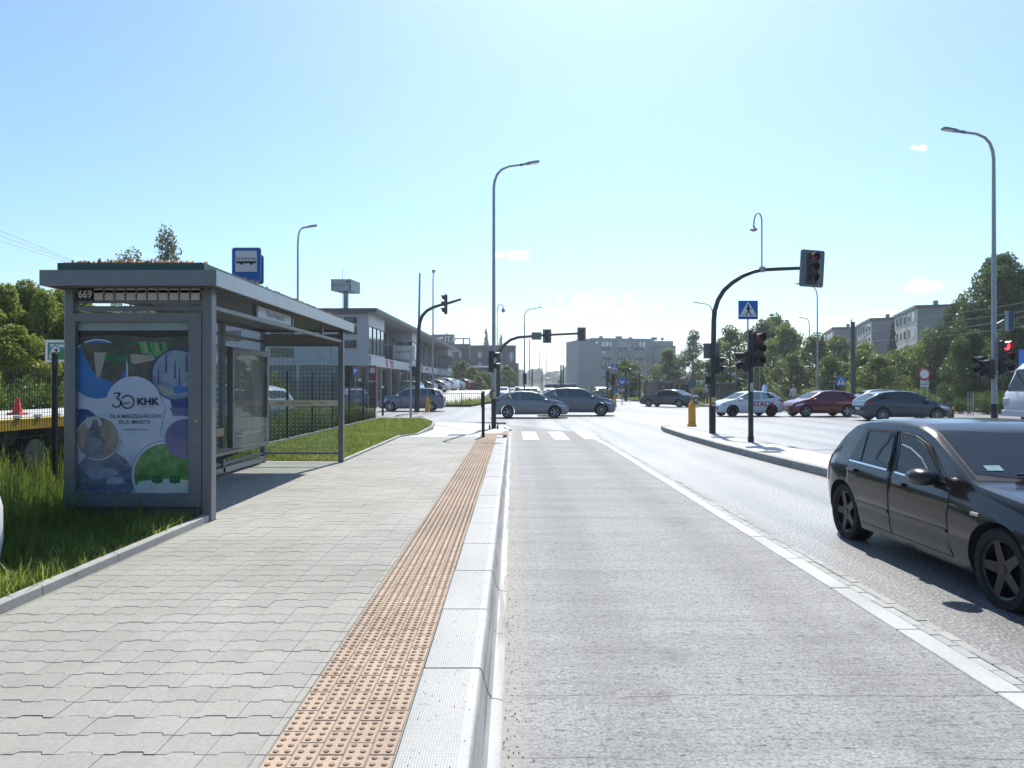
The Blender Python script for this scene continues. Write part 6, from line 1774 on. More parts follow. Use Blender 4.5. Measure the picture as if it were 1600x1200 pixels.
# dark brick office building
BRICKD = wallmat("dark_brick", (.055, .062, .075), (.085, .09, .10), .8, .7)
D = 162
of = thing('office_building', 'dark brick three storey office building beyond the shop lot', 'building', (PX(756, D), D, 0))
MB().bx(PX(672, D), PX(735, D), D + 1.0, D + 16, 0, PZ(538.5, D)).build('wing', BRICKD, of); MB().bx(PX(735, D), PX(806, D), D, D + 15, 0, PZ(540.5, D)).build('main_block', BRICKD, of)
MB().bx(PX(734.6, D), PX(806.4, D), D - .2, D + 15.2, PZ(540.5, D), PZ(539.6, D)).build('coping', ROOFD, of)
MB().bx(PX(806, D), PX(810.5, D), D + 2, D + 8, 0, PZ(567, D)).build('chimney_wing', wallmat("brown_brick", (.14, .10, .085), (.20, .15, .13), 1, .8), of)
for (a, b, t0, b0) in ((717, 721, 549, 559.5), (746.5, 753, 550, 559.5), (762.5, 769.5, 550, 559.5), (795, 803, 550, 565), (778, 784, 550, 559.5), (746.5, 753, 566, 574), (762.5, 769.5, 580, 590), (778, 784, 566, 574), (795, 803, 575, 590), (717, 721, 566, 574)):
    w = MB().bx(PX(a, D), PX(b, D), D - .06, D - .01 if a > 730 else D + .99, PZ(b0, D), PZ(t0, D)).build('window', plain('office_glass', (.16, .22, .25), .05, 0, .2, .6, 1.0) if 'office_glass' not in bpy.data.materials else bpy.data.materials['office_glass'], of)
    xm_ = (PX(a, D) + PX(b, D)) / 2
    MB().bx(xm_ - .05, xm_ + .05, D - .11, D - .065, PZ(b0, D), PZ(t0, D)).bx(PX(a, D), PX(b, D), D - .115, D - .066, (PZ(b0, D) + PZ(t0, D)) / 2 - .05, (PZ(b0, D) + PZ(t0, D)) / 2 + .05).build('mullion', FRAMEW, w)
MB().cbx(PX(735, D), PX(767, D), D - 3, D - .05, PZ(574.2, D), PZ(572, D), .05).build('canopy', WHITEP, of)
hb = thing('roof_hoarding', 'dark roof hoarding with white lettering and a steel frame above the shop roof end', 'billboard', (PX(690, 150), 150, 9))
D = 150
MB().bx(PX(674, D), PX(710, D), D, D + .4, 7.5, PZ(522.5, D)).build('board', wallmat("hoarding_brown", (.16, .145, .14), (.22, .20, .19), .8), hb)
MB().poly([(PX(680, D), D - .02, PZ(529, D)), (PX(692, D), D - .02, PZ(526, D)), (PX(692, D), D - .02, PZ(530, D))]).build('artwork', WHITEP, hb)
link('lettering', text_mesh("ITA", 1.7, WHITEP, Matrix.Translation(Vector((PX(704, D), D - .02, PZ(530.5, D))) - ORG[hb.name]) @ FACE_Y, .01), hb)
m = MB()
for a, b in (((710, 529), (734, 529)), ((710, 538), (734, 538)), ((734, 529), (734, 560)), ((724, 529), (724, 538)), ((698, 520), (698, 535))): m.tube([(PX(a[0], D), D + .2, PZ(a[1], D)), (PX(b[0], D), D + .2, PZ(b[1], D))], .14, 6)
m.build('frame', STEEL, hb)

# apartment blocks
CONC = wallmat("apartment_render", (.24, .25, .265), (.31, .32, .335), .25, .85)
CONC2 = wallmat("apartment_panel_dark", (.16, .18, .20), (.22, .24, .26), .3, .85)
SPAND = wallmat('spandrel_dark', (.11, .125, .14), (.15, .165, .18), .3, .8)
BEIGE = wallmat("apartment_beige", (.52, .48, .43), (.63, .59, .53), .25, .85)
CURT = plain('curtained_glass', (.26, .28, .29), .25, 0, .5, .4)
def oriented(p0, p1, depth):
    d = Vector((p1[0] - p0[0], p1[1] - p0[1])); L = d.length; d.normalize(); n = Vector((d.y, -d.x))
    if n.y > 0: n = -n
    def W_(u, o, z): q = Vector(p0) + d * u + n * o; return (q.x, q.y, z)
    def box(m, u0, u1, o0, o1, z0, z1):
        P = [W_(u, o, z) for z in (z0, z1) for (u, o) in ((u0, o0), (u1, o0), (u1, o1), (u0, o1))]
        return m.add(P, [(0, 3, 2, 1), (4, 5, 6, 7), (0, 1, 5, 4), (1, 2, 6, 5), (2, 3, 7, 6), (3, 0, 4, 7)])
    return W_, box, L
ab = thing('apartment_block', 'grey five storey apartment block in the centre distance', 'building', (PX(960, 205), 205, 0))
p0, p1 = (PX(904, 198), 198), (PX(1052, 204), 204)
Wf, bx2, L = oriented(p0, p1, 12)
top = PZ(530, 196)
bx2(MB(), 0, L, -12, 0, 0, top).build('wall', CONC, ab) ; 
m = MB(); bx2(m, 4.0, L * .80, -11, -.5, top, top + .6); m.build('parapet', CONC, ab)
for u, w_, h_ in ((8, .8, 1.6), (13.0, 1.6, 1.7), (17, .7, 1.3), (24, 1.4, 1.4), (27, .5, 1.2)): m = MB(); bx2(m, u, u + w_, -6, -5, top + .6, top + .6 + h_ * .55); m.build('chimney', CONC2, ab)
m = MB(); bx2(m, .0, 6.5, .0, .25, 0, top - 1.0); m.build('end_pilaster', CONC, ab)
rg = random.Random(3)
fh = (top - 1.2) / 5
gpx = [(922, 935), (940, 957), (966, 984), (992, 1009)]
def upx(px): # distance along the facade seen at column px
    k = (px - 801) / FPX; dx, dy = p1[0] - p0[0], p1[1] - p0[1]
    t = (k * p0[1] - p0[0]) / (dx - k * dy); return t * L
winm = {}
for a, b in gpx:
    ua, ub = upx(a), upx(b); n_ = 2 if b - a < 15 else 3
    for f in range(5):
        z0 = 1.0 + f * fh
        m = MB(); bx2(m, ua - .1, ub + .1, 0, .06, z0 + .0, z0 + 1.0); m.build('spandrel_panel', SPAND, ab)
        for k in range(n_):
            u0 = ua + (ub - ua) * k / n_ + .08; u1 = ua + (ub - ua) * (k + 1) / n_ - .08
            m = MB(); bx2(m, u0, u1, 0, .08, z0 + 1.0, z0 + 2.5); w = m.build('window', MIRRORG if rg.random() < .6 else CURT, ab)
            m = MB(); bx2(m, u0, u0 + .09, .08, .12, z0 + 1.0, z0 + 2.5); bx2(m, u1 - .09, u1, .08, .12, z0 + 1, z0 + 2.5); bx2(m, u0 + .09, u1 - .09, .08, .12, z0 + 2.4, z0 + 2.5); bx2(m, u0 + .09, u1 - .09, .08, .12, z0 + 1.0, z0 + 1.1); m.build('frame', FRAMEW if rg.random() < .7 else FRAMED, w)
        if n_ == 3:
            m = MB(); bx2(m, ub - (ub - ua) / 3, ub + .05, .06, 1.1, z0 - .1, z0 + .9); m.build('balcony', CONC2 if f % 2 else CONC, ab)
for u in (upx(915),): m = MB(); bx2(m, u - 8, u - 6.8, 0, .08, 2.2, 3.4); m.build('window', WINGLASS, ab)
e0 = upx(1020); m = MB(); bx2(m, e0, L, .05, 1.6, 0, top - 1.4); m.build('stair_tower', CONC2, ab)
m = MB(); bx2(m, upx(1030), L - .1, 1.6, 1.7, top - 5.2, top - 2.2); m.build('pale_band', wallmat("pale_band", (.30, .32, .34), (.36, .38, .40), .3), ab)
for u in (upx(1036), upx(1044)): m = MB(); bx2(m, u, u + .12, -1, -.9, top, top + 2.6); m.build('antenna', STEEL, ab)

def stepped(corner_px, topy, D, L_, wid, label, zcol):
    ang = R(17.9); d = Vector((math.sin(ang), math.cos(ang))); r_ = Vector((math.cos(ang), -math.sin(ang)))
    c0 = Vector((PX(corner_px, D), D)); zt = PZ(topy, D)
    t = thing('apartment_block', label, 'building', (c0.x, c0.y, 0), 0, None)
    def Wp(u, o, z): q = c0 + d * u + r_ * o; return (q.x, q.y, z)
    def box(u0, u1, o0, o1, z0, z1):
        P = [Wp(u, o, z) for z in (z0, z1) for (u, o) in ((u0, o0), (u1, o0), (u1, o1), (u0, o1))]
        m = MB(); m.add(P, [(0, 3, 2, 1), (4, 5, 6, 7), (0, 1, 5, 4), (1, 2, 6, 5), (2, 3, 7, 6), (3, 0, 4, 7)]); return m
    box(0, L_, .2, wid, 0, zt - .5).build('end_wall', CONC2, t)
    box(.02, L_, 0, .198, 0, zt - .55).build('front_wall', BEIGE, t)
    box(-.2, L_ + .1, -.3, wid + .2, zt - .5, zt).build('roof', ROOFD, t)
    rr_ = random.Random(corner_px)
    for f in range(5):
        z0 = 1.1 + f * (zt - 1.4) / 5
        for k, u in enumerate((1.5, 5.0, 8.4, 11.8, 14.8)):
            w_ = 1.5 if k % 2 == 0 else 1.0
            w = box(u, u + w_, -.05, -.005, z0 + .7, z0 + 2.1).build('window', WINGLASS, t)
            box(u - .06, u + w_ + .06, -.09, -.052, z0 + .6, z0 + .69).build('window_sill', FRAMEW, w)
        box(7.2, 7.5, -.12, -.006, z0, z0 + 2.5).build('pilaster', BEIGE, t)
    for u, o in ((2, 3), (9, 5), (13, 2)): box(u, u + .8, o, o + .6, zt, zt + .9).build('chimney', CONC2, t)
    return t
stepped(1432, 477, 118, 18, 16, 'nearest of three stepped apartment blocks at right, behind the big tree', 0)
stepped(1361, 497, 140, 18, 16, 'middle one of three stepped apartment blocks, above the tram pole', 1)
stepped(1302, 511.5, 161, 18, 16, 'farthest of three stepped apartment blocks, left of the tram pole', 2)

# kiosks beyond the railing
BRK = wallmat("kiosk_brick", (.26, .19, .165), (.36, .27, .235), 2, .8)
D = 80
kk = thing('kiosk', 'low brick kiosk with two flat roofs behind the sedan', 'building', (PX(1045, D), D, 0))
MB().bx(PX(1013, D), PX(1048, D), D, D + 3, .05, PZ(598.5, D)).build('wall', BRK, kk); MB().bx(PX(1049.5, D), PX(1080, D), D - .5, D + 3, .05, PZ(596, D)).build('wall', BRK, kk)
MB().bx(PX(1012, D), PX(1048.6, D), D - .3, D + 3.1, PZ(598.5, D), PZ(597, D)).build('roof', STEEL, kk); MB().bx(PX(1049, D), PX(1081, D), D - .8, D + 3.1, PZ(596, D), PZ(594.5, D)).build('roof', STEEL, kk)
for a, b in ((1030, 1037), (1042, 1046), (1054, 1058), (1062, 1074)):
    w = MB().bx(PX(a, D), PX(b, D), D - .56, D - .51 if a > 1048 else D - .01, .3 if b - a < 6 else 1.0, PZ(601, D)).build('window' if b - a > 6 else 'door', WINDARK, kk)
MB().bx(PX(1062, D), PX(1072, D), D - .6, D - .565, .6, .95).build('red_panel', RED_L, kk)
kk = thing('kiosk', 'grey flat roofed tram shelter behind the white lettered hatchback', 'building', (PX(1145, 76), 76, 0)); D = 76
MB().bx(PX(1124, D), PX(1160, D), D + 2.2, D + 2.3, .05, PZ(600, D)).build('back_wall', wallmat("shelter_grey", (.20, .20, .21), (.27, .27, .28), 1), kk); MB().bx(PX(1122, D), PX(1161, D), D, D + 2.4, PZ(600, D), PZ(597.5, D)).build('roof', STEEL, kk)
for a in (1125, 1142, 1159): MB().bx(PX(a, D), PX(a + 1, D), D + .1, D + .2, .05, PZ(600, D)).build('post', STEEL, kk)

# ------------------------------------------------------------ wooded hills on the horizon
HILLM = leafmat("wooded_hill", (.022, .045, .028), (.055, .085, .045), .1)
g = np.random.default_rng(5); m = MB()
for X in np.arange(-700, 900, 14.0):
    h = 9 + 8 * math.sin(X * .006 + 1) + g.uniform(-1, 2)
    y = 640 + g.uniform(-30, 60)
    for k in range(5):
        cx, cy, czz, r_ = X + g.uniform(-9, 9), y + g.uniform(-16, 16), h * .55 + g.uniform(-3, 4), g.uniform(5, 8)
        nseg = 7; vs = []; 
        rings = []
        for (rr, hh) in ((.7, -1), (1, -.3), (.85, .35), (.45, .8)):
            rings.append([(cx + math.cos(2 * math.pi * q / nseg) * r_ * rr * g.uniform(.75, 1.25), cy + math.sin(2 * math.pi * q / nseg) * r_ * rr, czz + hh * r_ + g.uniform(-.8, .8)) for q in range(nseg)])
        m.rings(rings)
m.solo('distant_woods', None, None, HILLM, kind='stuff')
hl = MB(); pts = []
for i, X in enumerate(np.arange(-900, 1000, 50.0)): pts.append((X, 9 + 8 * math.sin(X * .006 + 1) - 4))
for (a, b) in zip(pts[:-1], pts[1:]): hl.add([(a[0], 620, -.6), (b[0], 620, -.6), (b[0], 700, b[1]), (a[0], 700, a[1]), (a[0], 900, a[1] + 4), (b[0], 900, b[1] + 4)], [(0, 1, 2, 3), (3, 2, 5, 4)])
hl.solo('hill', None, None, TERRAIN, kind='structure')

# ------------------------------------------------------------ trees and shrubs
LEAF_A = leafmat("leaf_green", (.05, .095, .02), (.125, .19, .042), .36)
LEAF_B = leafmat("leaf_light_green", (.08, .135, .025), (.19, .25, .06), .38)
LEAF_C = leafmat("leaf_birch", (.07, .09, .05), (.15, .17, .10), .4)
LEAF_D = leafmat("needle_yellow_green", (.10, .155, .02), (.25, .31, .05), .45)
LEAF_E = leafmat("leaf_silver", (.05, .08, .03), (.16, .20, .10), .4)
LEAF_F = leafmat('leaf_deep_green', (.03, .062, .015), (.085, .14, .035), .35)
LEAF_S = leafmat("needle_dark", (.016, .035, .018), (.035, .06, .03), .2)
BARK = stone_mat("bark", (.05, .042, .035), (.12, .10, .085), 14, .9, .2, .5, 3, .1)
BIRCHB = stone_mat("birch_bark", (.18, .17, .16), (.5, .49, .47), 5, .8, .2, .3, 2, .1)
def leaf_mesh(name, centers, radii, per, size, seed, mat, droop=0.0, flat=0.0):
    g = np.random.default_rng(seed); P = []; 
    for c, r in zip(centers, radii):
        n = int(per * (r ** 2)); d = g.normal(size=(n, 3)); d /= np.linalg.norm(d, axis=1)[:, None]
        rad = r * (.35 + .65 * g.random(n) ** .45)
        q = d * rad[:, None]; q[:, 2] *= (1 - flat)
        if droop: q[:, 2] -= droop * g.random(n) * r
        P.append(q + np.array(c))
    P = np.concatenate(P); n = len(P)
    u = g.normal(size=(n, 3)); u /= np.linalg.norm(u, axis=1)[:, None]
    w = np.cross(u, g.normal(size=(n, 3))); w /= np.linalg.norm(w, axis=1)[:, None]
    s = size * (.6 + .8 * g.random(n))[:, None]
    V = np.stack([P - u * s * .5, P + w * s * .33, P + u * s * .55, P - w * s * .33], 1)
    me = bpy.data.meshes.new(name)
    me.vertices.add(n * 4); me.vertices.foreach_set('co', V.reshape(-1))
    me.loops.add(n * 4); me.polygons.add(n)
    me.loops.foreach_set('vertex_index', np.arange(n * 4, dtype=np.int32)); me.polygons.foreach_set('loop_start', np.arange(0, n * 4, 4, dtype=np.int32))
    me.materials.append(mat); me.update(); me.validate()
    return me
def tree_proto(kind, seed, H=8.0, Rr=2.6, trunk=1.8, per=460, size=.21, mat=LEAF_A, bark=BARK, nclump=52):
    r = random.Random(seed); cs, rs = [], []
    if kind == 'broad':
        for i in range(nclump):
            f = (i + .5) / nclump; z = trunk * .35 + (H - trunk * .35) * f ** .9
            env = math.sin(math.pi * min(1, .22 + .76 * f) ** .85) ** .6 * Rr
            a = r.uniform(0, 6.28); q = env * r.uniform(.35, 1.05) * (.9 if f < .9 else .4) * (1 + .18 * math.sin(3 * a + seed) + .12 * math.sin(5 * a + 2.3 * seed + 4 * f)); z += r.uniform(-.25, .45)
            cs.append((q * math.cos(a), q * math.sin(a), z + r.uniform(-.3, .3))); rs.append(r.uniform(.38, .95) * Rr / 2.6)
    elif kind == 'tall':
        for i in range(nclump):
            f = (i + .5) / nclump; z = trunk + (H - trunk) * f
            env = (1 - f) ** .55 * Rr * (.55 + .45 * min(1, f * 5))
            a = r.uniform(0, 6.28); q = env * r.uniform(.2, .95)
            cs.append((q * math.cos(a), q * math.sin(a), z)); rs.append(r.uniform(.45, .85) * Rr / 2)
    elif kind == 'cone':
        for i in range(nclump):
            f = (i + .5) / nclump; z = .2 + (H - .2) * f
            env = (1 - f) * Rr
            a = i * 2.4; q = env * r.uniform(.3, .9)
            cs.append((q * math.cos(a), q * math.sin(a), z)); rs.append(.25 + .38 * (1 - f) * Rr / 1.5)
    elif kind == 'shrub':
        for i in range(nclump):
            a = r.uniform(0, 6.28); q = Rr * math.sqrt(r.random()); z = H * .15 + r.random() * H * .75 * math.sqrt(max(.05, 1 - (q / Rr) ** 2 * .8))
            cs.append((q * math.cos(a), q * math.sin(a), z)); rs.append(r.uniform(.35, .6) * H / 2)
    crown = leaf_mesh('crown', cs, rs, per, size, seed, mat, .5 if kind == 'tall' else 0)
    m = MB(); b = .02 * H + .03
    if kind in ('broad', 'tall'):
        m.tube([(0, 0, -.3), (.02, 0, trunk * .5), (.05 * Rr * .3, .03, trunk), (0, .05, H * .6), (.03, 0, H * .9)], [b * 1.25, b, b * .85, b * .45, b * .12], 8)
        for c in cs[:len(cs)]:
            if r.random() < .6:
                z0 = max(trunk * .8, c[2] - r.uniform(.8, 1.8)); m.tube([(0, 0, z0), (c[0] * .5, c[1] * .5, (z0 + c[2]) / 2 + .1), c], [b * .30, b * .2, b * .06], 5)
    elif kind == 'cone': m.tube([(0, 0, -.3), (0, 0, H * .9)], [b, b * .15], 7)
    else:
        for c in cs[::2]: m.tube([(c[0] * .2, c[1] * .2, -.1), (c[0] * .6, c[1] * .6, c[2] * .5), c], [.03, .02, .008], 4)
    return crown, m.mesh('trunk', bark, 40)
PROT = {
    'broad': [tree_proto('broad', s, mat=mt) for s, mt in ((1, LEAF_A), (2, LEAF_B), (3, LEAF_A), (4, LEAF_B))],
    'silver': [tree_proto('broad', 9, mat=LEAF_E, per=330, nclump=38)],
    'birch': [tree_proto('tall', 5, H=9, Rr=1.7, per=300, size=.17, mat=LEAF_C, bark=BIRCHB, nclump=30), tree_proto('tall', 6, H=9, Rr=1.9, per=260, size=.17, mat=LEAF_C, bark=BIRCHB, nclump=26)],
    'thuja': [tree_proto('broad', 7, H=5.2, Rr=1.4, trunk=.1, per=2300, size=.10, mat=LEAF_D, nclump=62), tree_proto('broad', 17, H=5.2, Rr=1.4, trunk=.1, per=2300, size=.10, mat=LEAF_D, nclump=62)],
    'spruce': [tree_proto('cone', 8, H=9, Rr=2.0, per=700, size=.22, mat=LEAF_S, nclump=60)],
    'shrub': [tree_proto('shrub', 10, H=2.2, Rr=1.8, per=620, size=.12, mat=LEAF_B, nclump=36), tree_proto('shrub', 12, H=2.2, Rr=1.8, per=620, size=.12, mat=LEAF_A, nclump=36)],
    'big': [tree_proto('broad', 21, H=11.5, Rr=4.6, trunk=2.0, per=330, size=.22, mat=LEAF_F, nclump=95), tree_proto('broad', 22, H=11.5, Rr=4.6, trunk=2.0, per=330, size=.22, mat=LEAF_F, nclump=95)],
}
PH = {'broad': (8.0, 2.9), 'silver': (8.0, 2.9), 'birch': (9.4, 1.7), 'thuja': (5.4, 1.4), 'spruce': (9.2, 2.1), 'shrub': (2.3, 2.2), 'big': (12.0, 5.0)}
KN = {'broad': ('broadleaf_tree', 'tree'), 'silver': ('broadleaf_tree', 'tree'), 'birch': ('birch_tree', 'tree'), 'thuja': ('conifer_hedge_tree', 'conifer'), 'spruce': ('spruce_tree', 'conifer'), 'shrub': ('shrub', 'shrub'), 'big': ('broadleaf_tree', 'tree')}
tr_r = random.Random(99)
def tree(kind, px_, topy, D, halfw, label, v=0, z=0.03, group=None, x=None):
    cr, tk = PROT[kind][v % len(PROT[kind])]
    h0, w0 = PH[kind]; H = PZ(topy, D) - z; w = halfw * D / FPX
    nm_, cat = KN[kind]
    t = thing(nm_, label, cat, (PX(px_, D) if x is None else x, D, z), tr_r.uniform(0, 6.28), group)
    t.scale = (w / w0, w / w0, H / h0)
    link('crown', cr, t); link('trunk' if kind != 'shrub' else 'stems', tk, t)
    return t
RT = 'park trees right of the junction'
for i, (k, px_, ty, D, hw, lab, v) in enumerate((
    ('broad', 978, 566, 84, 26, 'round dark tree before the apartment block, right of the orange sign', 0),
    ('broad', 1045, 552, 100, 28, 'green tree standing before the right end of the apartment block', 1),
    ('silver', 1083, 526, 96, 30, 'tree with glinting silvery leaves left of the signal gantry', 0),
    ('broad', 1108, 566, 86, 20, 'low tree behind the mast of the right gantry', 2),
    ('broad', 1140, 521, 84, 34, 'yellowish green tree between the gantry mast and the crossing sign', 1),
    ('broad', 1190, 508, 92, 40, 'tall green tree behind the red island signal', 0),
    ('broad', 1212, 498, 100, 30, 'highest tree top right of the red island signal', 2),
    ('broad', 1228, 520, 84, 38, 'light green tree left of the lamp with arm to the left', 3),
    ('broad', 1185, 572, 74, 16, 'small yellow green tree behind the roof of the white hatchback', 1),
    ('broad', 1236, 560, 72, 26, 'low leafy tree behind the red hatchback nose', 3),
    ('broad', 1275, 532, 74, 34, 'green tree behind the tall thick lamp post', 1),
    ('broad', 1310, 530, 80, 34, 'green tree left of the tram pole top', 2),
    ('broad', 1300, 560, 66, 26, 'lower tree behind the distant crossing sign', 0),
    ('broad', 1352, 545, 70, 34, 'dull green tree right of the tram pole', 3),
    ('broad', 1372, 562, 62, 30, 'low tree above the metal frames', 1),
    ('broad', 1398, 552, 72, 32, 'green tree before the middle apartment block', 0),
    ('broad', 1425, 545, 66, 34, 'green tree left of the round sign', 2),
    ('broad', 1452, 525, 62, 36, 'tall green tree behind the round sign', 1),
    ('big', 1500, 475, 60, 44, 'bushy tree left of the right edge lamp, with pale blossom side', 1),
    ('big', 1565, 405, 56, 72, 'tallest big dark tree behind the right edge lamp', 0),
    ('big', 1625, 418, 58, 70, 'big tree cut off by the right edge', 1),
    ('big', 1520, 520, 50, 44, 'dense dark lower tree left of the right lamp foot', 0),
    ('big', 1580, 505, 47, 46, 'dense lower tree above the white minibus', 0),
    )):
    tree(k, px_, ty, D, hw * (1.3 if k == 'broad' else 1.1), lab, v, .03, RT)
tree('spruce', 1395, 503, 104, 17, 'dark pointed spruce before the middle apartment block')
for i, (px_, ty, D, hw, lab) in enumerate(((905, 604, 92, 20, 'low shrub left of the far signal posts'), (925, 601, 94, 18, 'low shrub behind the far dark grey SUV'), (1335, 600, 60, 22, 'shrub at the foot of the tram pole'), (1400, 600, 56, 30, 'shrub behind the teal hatchback'), (1440, 603, 54, 28, 'shrub behind the legs of the round sign'), (1500, 618, 44, 16, 'bright shrub right of the brown marker post'),
                                           (1270, 603, 64, 24, 'shrub behind the tall thick lamp post foot'), (1205, 605, 66, 22, 'shrub behind the white hatchback rear'), (1090, 600, 78, 16, 'shrub behind the mast of the right gantry'), (1545, 606, 43, 26, 'shrub behind the right edge lamp foot'), (1590, 600, 42, 26, 'shrub behind the white minibus'))):
    tree('shrub', px_, ty, D, hw, lab, i, .03, 'shrubs under the park trees')
LT = 'trees by the shop lot'
for i, (px_, ty, D, hw, lab) in enumerate(((722, 566, 118, 15, 'young tree at the far end of the shop building'), (738, 576, 112, 12, 'small tree right of the shop building end'), (757, 582, 110, 14, 'low tree under the office canopy'), (790, 575, 120, 16, 'small tree right of the pavement lamp'), (772, 580, 125, 12, 'small tree behind the pavement lamp'), (748, 590, 100, 10, 'dark shrub like tree in the lot'))):
    tree('broad', px_, ty, D, hw * 1.45, lab, i, .8, LT)
for px_, ty, D, lab in ((759.5, 519, 170, 'lone thin tree rising over the office roof'), (783, 528, 172, 'smaller tree top over the office roof right of the lamp')):
    tree('silver', px_, ty, D, 7, lab, 0, 6, LT)
# birches behind the shelter
tree('birch', 258, 350, 40, 38, 'taller slender birch above the shelter roof', 0, .1, 'birches behind the shelter')
tree('birch', 203, 380, 42, 42, 'shorter birch above the shelter roof', 1, .1, 'birches behind the shelter')
tree('birch', 178, 404, 44, 16, 'lowest birch top just above the planted roof', 0, .1, 'birches behind the shelter')
# conifers, bushes behind the fence at left
for i, (px_, ty, D, hw) in enumerate(((-30, 452, 24, 46), (8, 462, 23, 42), (40, 455, 25, 42), (70, 470, 23.5, 40), (98, 466, 25, 40), (128, 476, 24, 40), (22, 520, 21, 46), (165, 500, 25, 46), (205, 505, 26, 46), (-70, 450, 23, 50))):
    tree('thuja', px_, ty, D, hw * 1.35, ('yellow green conifer cut off by the left edge', 'yellow green conifer near the left edge', 'tall yellow green conifer above the billboard left end', 'dark conifer behind the billboard frame', 'conifer just left of the shelter post', 'conifer hidden behind the poster case', 'lower conifer in front of the row', 'conifer seen over the poster case left', 'conifer seen over the poster case middle', 'outermost conifer beyond the left edge')[i], i, .1, 'conifers behind the trailer')
for i, (px_, ty, D, hw) in enumerate(((-20, 575, 17, 60), (40, 578, 16.5, 60), (95, 582, 17, 55), (150, 570, 18, 50), (-10, 440, 30, 50), (60, 445, 31, 44))):
    if i < 4: tree('shrub', px_, ty, D, hw, ('leafy bush at the left edge behind the trailer', 'leafy bush under the billboard left part', 'leafy bush beside the fence post', 'leafy bush behind the poster case')[i], i, .1, 'bushes behind the trailer')
    else: tree('birch', px_, ty, D, hw, ('feathery tree top above the conifers at the left edge', 'feathery tree top above the conifers near the billboard')[i - 4], i, .1, 'birches behind the shelter')
tree('shrub', 432, 577, 27, 26, 'light green bush seen through the dotted glass', 0, .1, 'bushes behind the trailer')
tree('shrub', 365, 560, 30, 40, 'dark bush seen through the back glass of the shelter', 1, .1, 'bushes behind the trailer')
tree('shrub', 300, 540, 32, 50, 'bush seen over the poster case, right part', 1, .1, 'bushes behind the trailer')

# trees across the road behind the viewer: they show only in the poster glass and on the car paint
for i in range(9):
    k = 'big' if i % 2 else 'broad'
    t_ = tree(k, 0, 604 - 1121 * .15, 60, 260, 'leafy tree number %s of the row behind the viewer' % ('one two three four five six seven eight nine'.split()[i]), i, .0, 'trees behind the viewer', x=-44 + i * 11.0)
    t_.location = (-44 + i * 11.0, -34 - (i % 3) * 4, -.3)
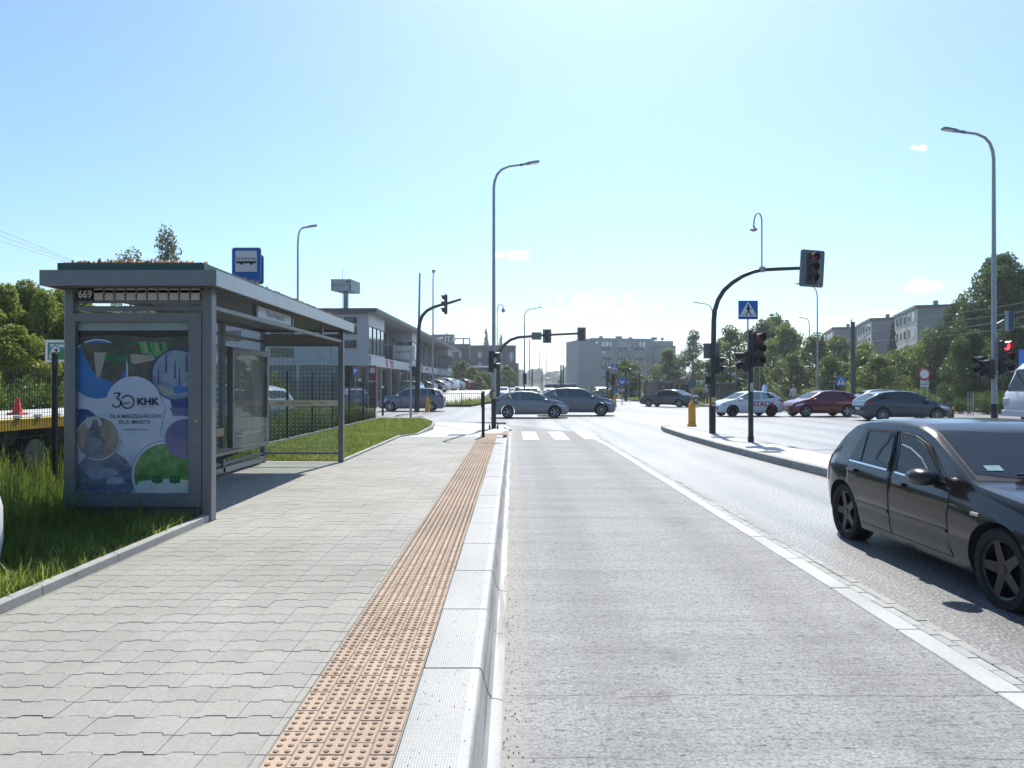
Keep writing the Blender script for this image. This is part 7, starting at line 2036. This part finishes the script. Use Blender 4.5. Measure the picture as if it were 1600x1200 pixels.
# ------------------------------------------------------------ people
SKIN = plain("skin", (.42, .26, .19), .6, 0, .05)
def person(px_, D, z, ht, rz, label, top, legs, hair, stride=.12, bag=None):
    t = thing('person', label, 'person', (PX(px_, D), D, z), R(rz)); k = ht / 1.75
    V = [(0, 0, .95), (0, 0, 1.15), (0, 0, 1.38), (0, .0, 1.50), (0, -.02, 1.60), (0, -.02, 1.72),
         (.10, 0, .90), (.11, -stride, .50), (.11, -stride * 1.2, .09), (.12, -stride * 1.2 - .14, .04),
         (-.10, 0, .90), (-.11, stride * .7, .50), (-.11, stride * 1.6, .12), (-.12, stride * 1.6 - .12, .05),
         (.19, 0, 1.40), (.25, .03, 1.14), (.25, -.06, .92), (.25, -.09, .82), (-.19, 0, 1.40), (-.25, -.03, 1.14), (-.25, -.12, .94), (-.25, -.16, .85)]
    E = [(0, 1), (1, 2), (2, 3), (3, 4), (4, 5), (0, 6), (6, 7), (7, 8), (8, 9), (0, 10), (10, 11), (11, 12), (12, 13), (2, 14), (14, 15), (15, 16), (16, 17), (2, 18), (18, 19), (19, 20), (20, 21)]
    Rr_ = [.16, .14, .17, .06, .085, .075, .095, .065, .045, .035, .095, .065, .045, .035, .065, .048, .036, .035, .065, .048, .036, .035]
    me = bpy.data.meshes.new('body'); me.from_pydata([(a * k, b * k, c * k) for a, b, c in V], E, []); me.update()
    o = bpy.data.objects.new('body', me); COL.objects.link(o)
    md = o.modifiers.new('skin', 'SKIN')
    for i, sv in enumerate(me.skin_vertices[0].data): sv.radius = (Rr_[i] * k, Rr_[i] * k * .8); sv.use_root = (i == 0)
    s2_ = o.modifiers.new('sub', 'SUBSURF'); s2_.levels = 1; s2_.render_levels = 1
    dg = bpy.context.evaluated_depsgraph_get(); nm = bpy.data.meshes.new_from_object(o.evaluated_get(dg)); bpy.data.objects.remove(o, do_unlink=True)
    nm.materials.clear()
    for mt in (SKIN, top, legs, BLACKP): nm.materials.append(mt)
    for p in nm.polygons:
        c = p.center / k; p.use_smooth = True
        arm = abs(c.x) > .20
        p.material_index = 3 if c.z < .10 else 2 if c.z < .98 and not arm else 0 if c.z > 1.50 or (arm and c.z < .92) else 1
    link('body', nm, t)
    h = MB(); h.lathe([(.085, -.03), (.10, .03), (.085, .09), (.04, .125), (0, .13)], 12, (0, .0, 1.66)); h.xform(Matrix.Scale(k, 4)); h.build('hair', hair, t, 60, local=True)
    if bag: b_ = MB(); b_.cbx(-.16 * k, .16 * k, .12 * k, .26 * k, 1.02 * k, 1.42 * k, .04); b_.build('backpack', bag, t, local=True)
    return t
TOP1 = plain("shirt_pinkish", (.45, .40, .40), .8, 0, .1); TOP2 = plain("shirt_pale", (.55, .52, .48), .8, 0, .1)
person(1103, 70, .05, 1.72, 0, 'pedestrian in pale shirt, dark trousers and white cap by the railing', TOP1, plain("trousers_dark", (.03, .032, .04), .8), WHITEP, .14)
person(1239.5, 52, .05, 1.72, 180, 'pedestrian in pale shirt and beige trousers walking behind the hatchbacks', TOP2, plain("trousers_beige", (.36, .31, .26), .8), plain("grey_hair", (.2, .18, .16), .8), .10)

# ------------------------------------------------------------ air
HZ = bpy.data.materials.new("haze_air"); HZ.use_nodes = True
hn = HZ.node_tree.nodes; hn.clear()
ho_ = hn.new("ShaderNodeOutputMaterial"); hv = hn.new("ShaderNodeVolumePrincipled")
hv.inputs['Color'].default_value = (.86, .93, 1.0, 1); hv.inputs['Density'].default_value = .00055; hv.inputs['Anisotropy'].default_value = .45
HZ.node_tree.links.new(hv.outputs[0], ho_.inputs['Volume'])
MB().bx(-1600, 1600, -500, 3100, -2.2, 45).solo('haze', None, None, HZ, kind='stuff')
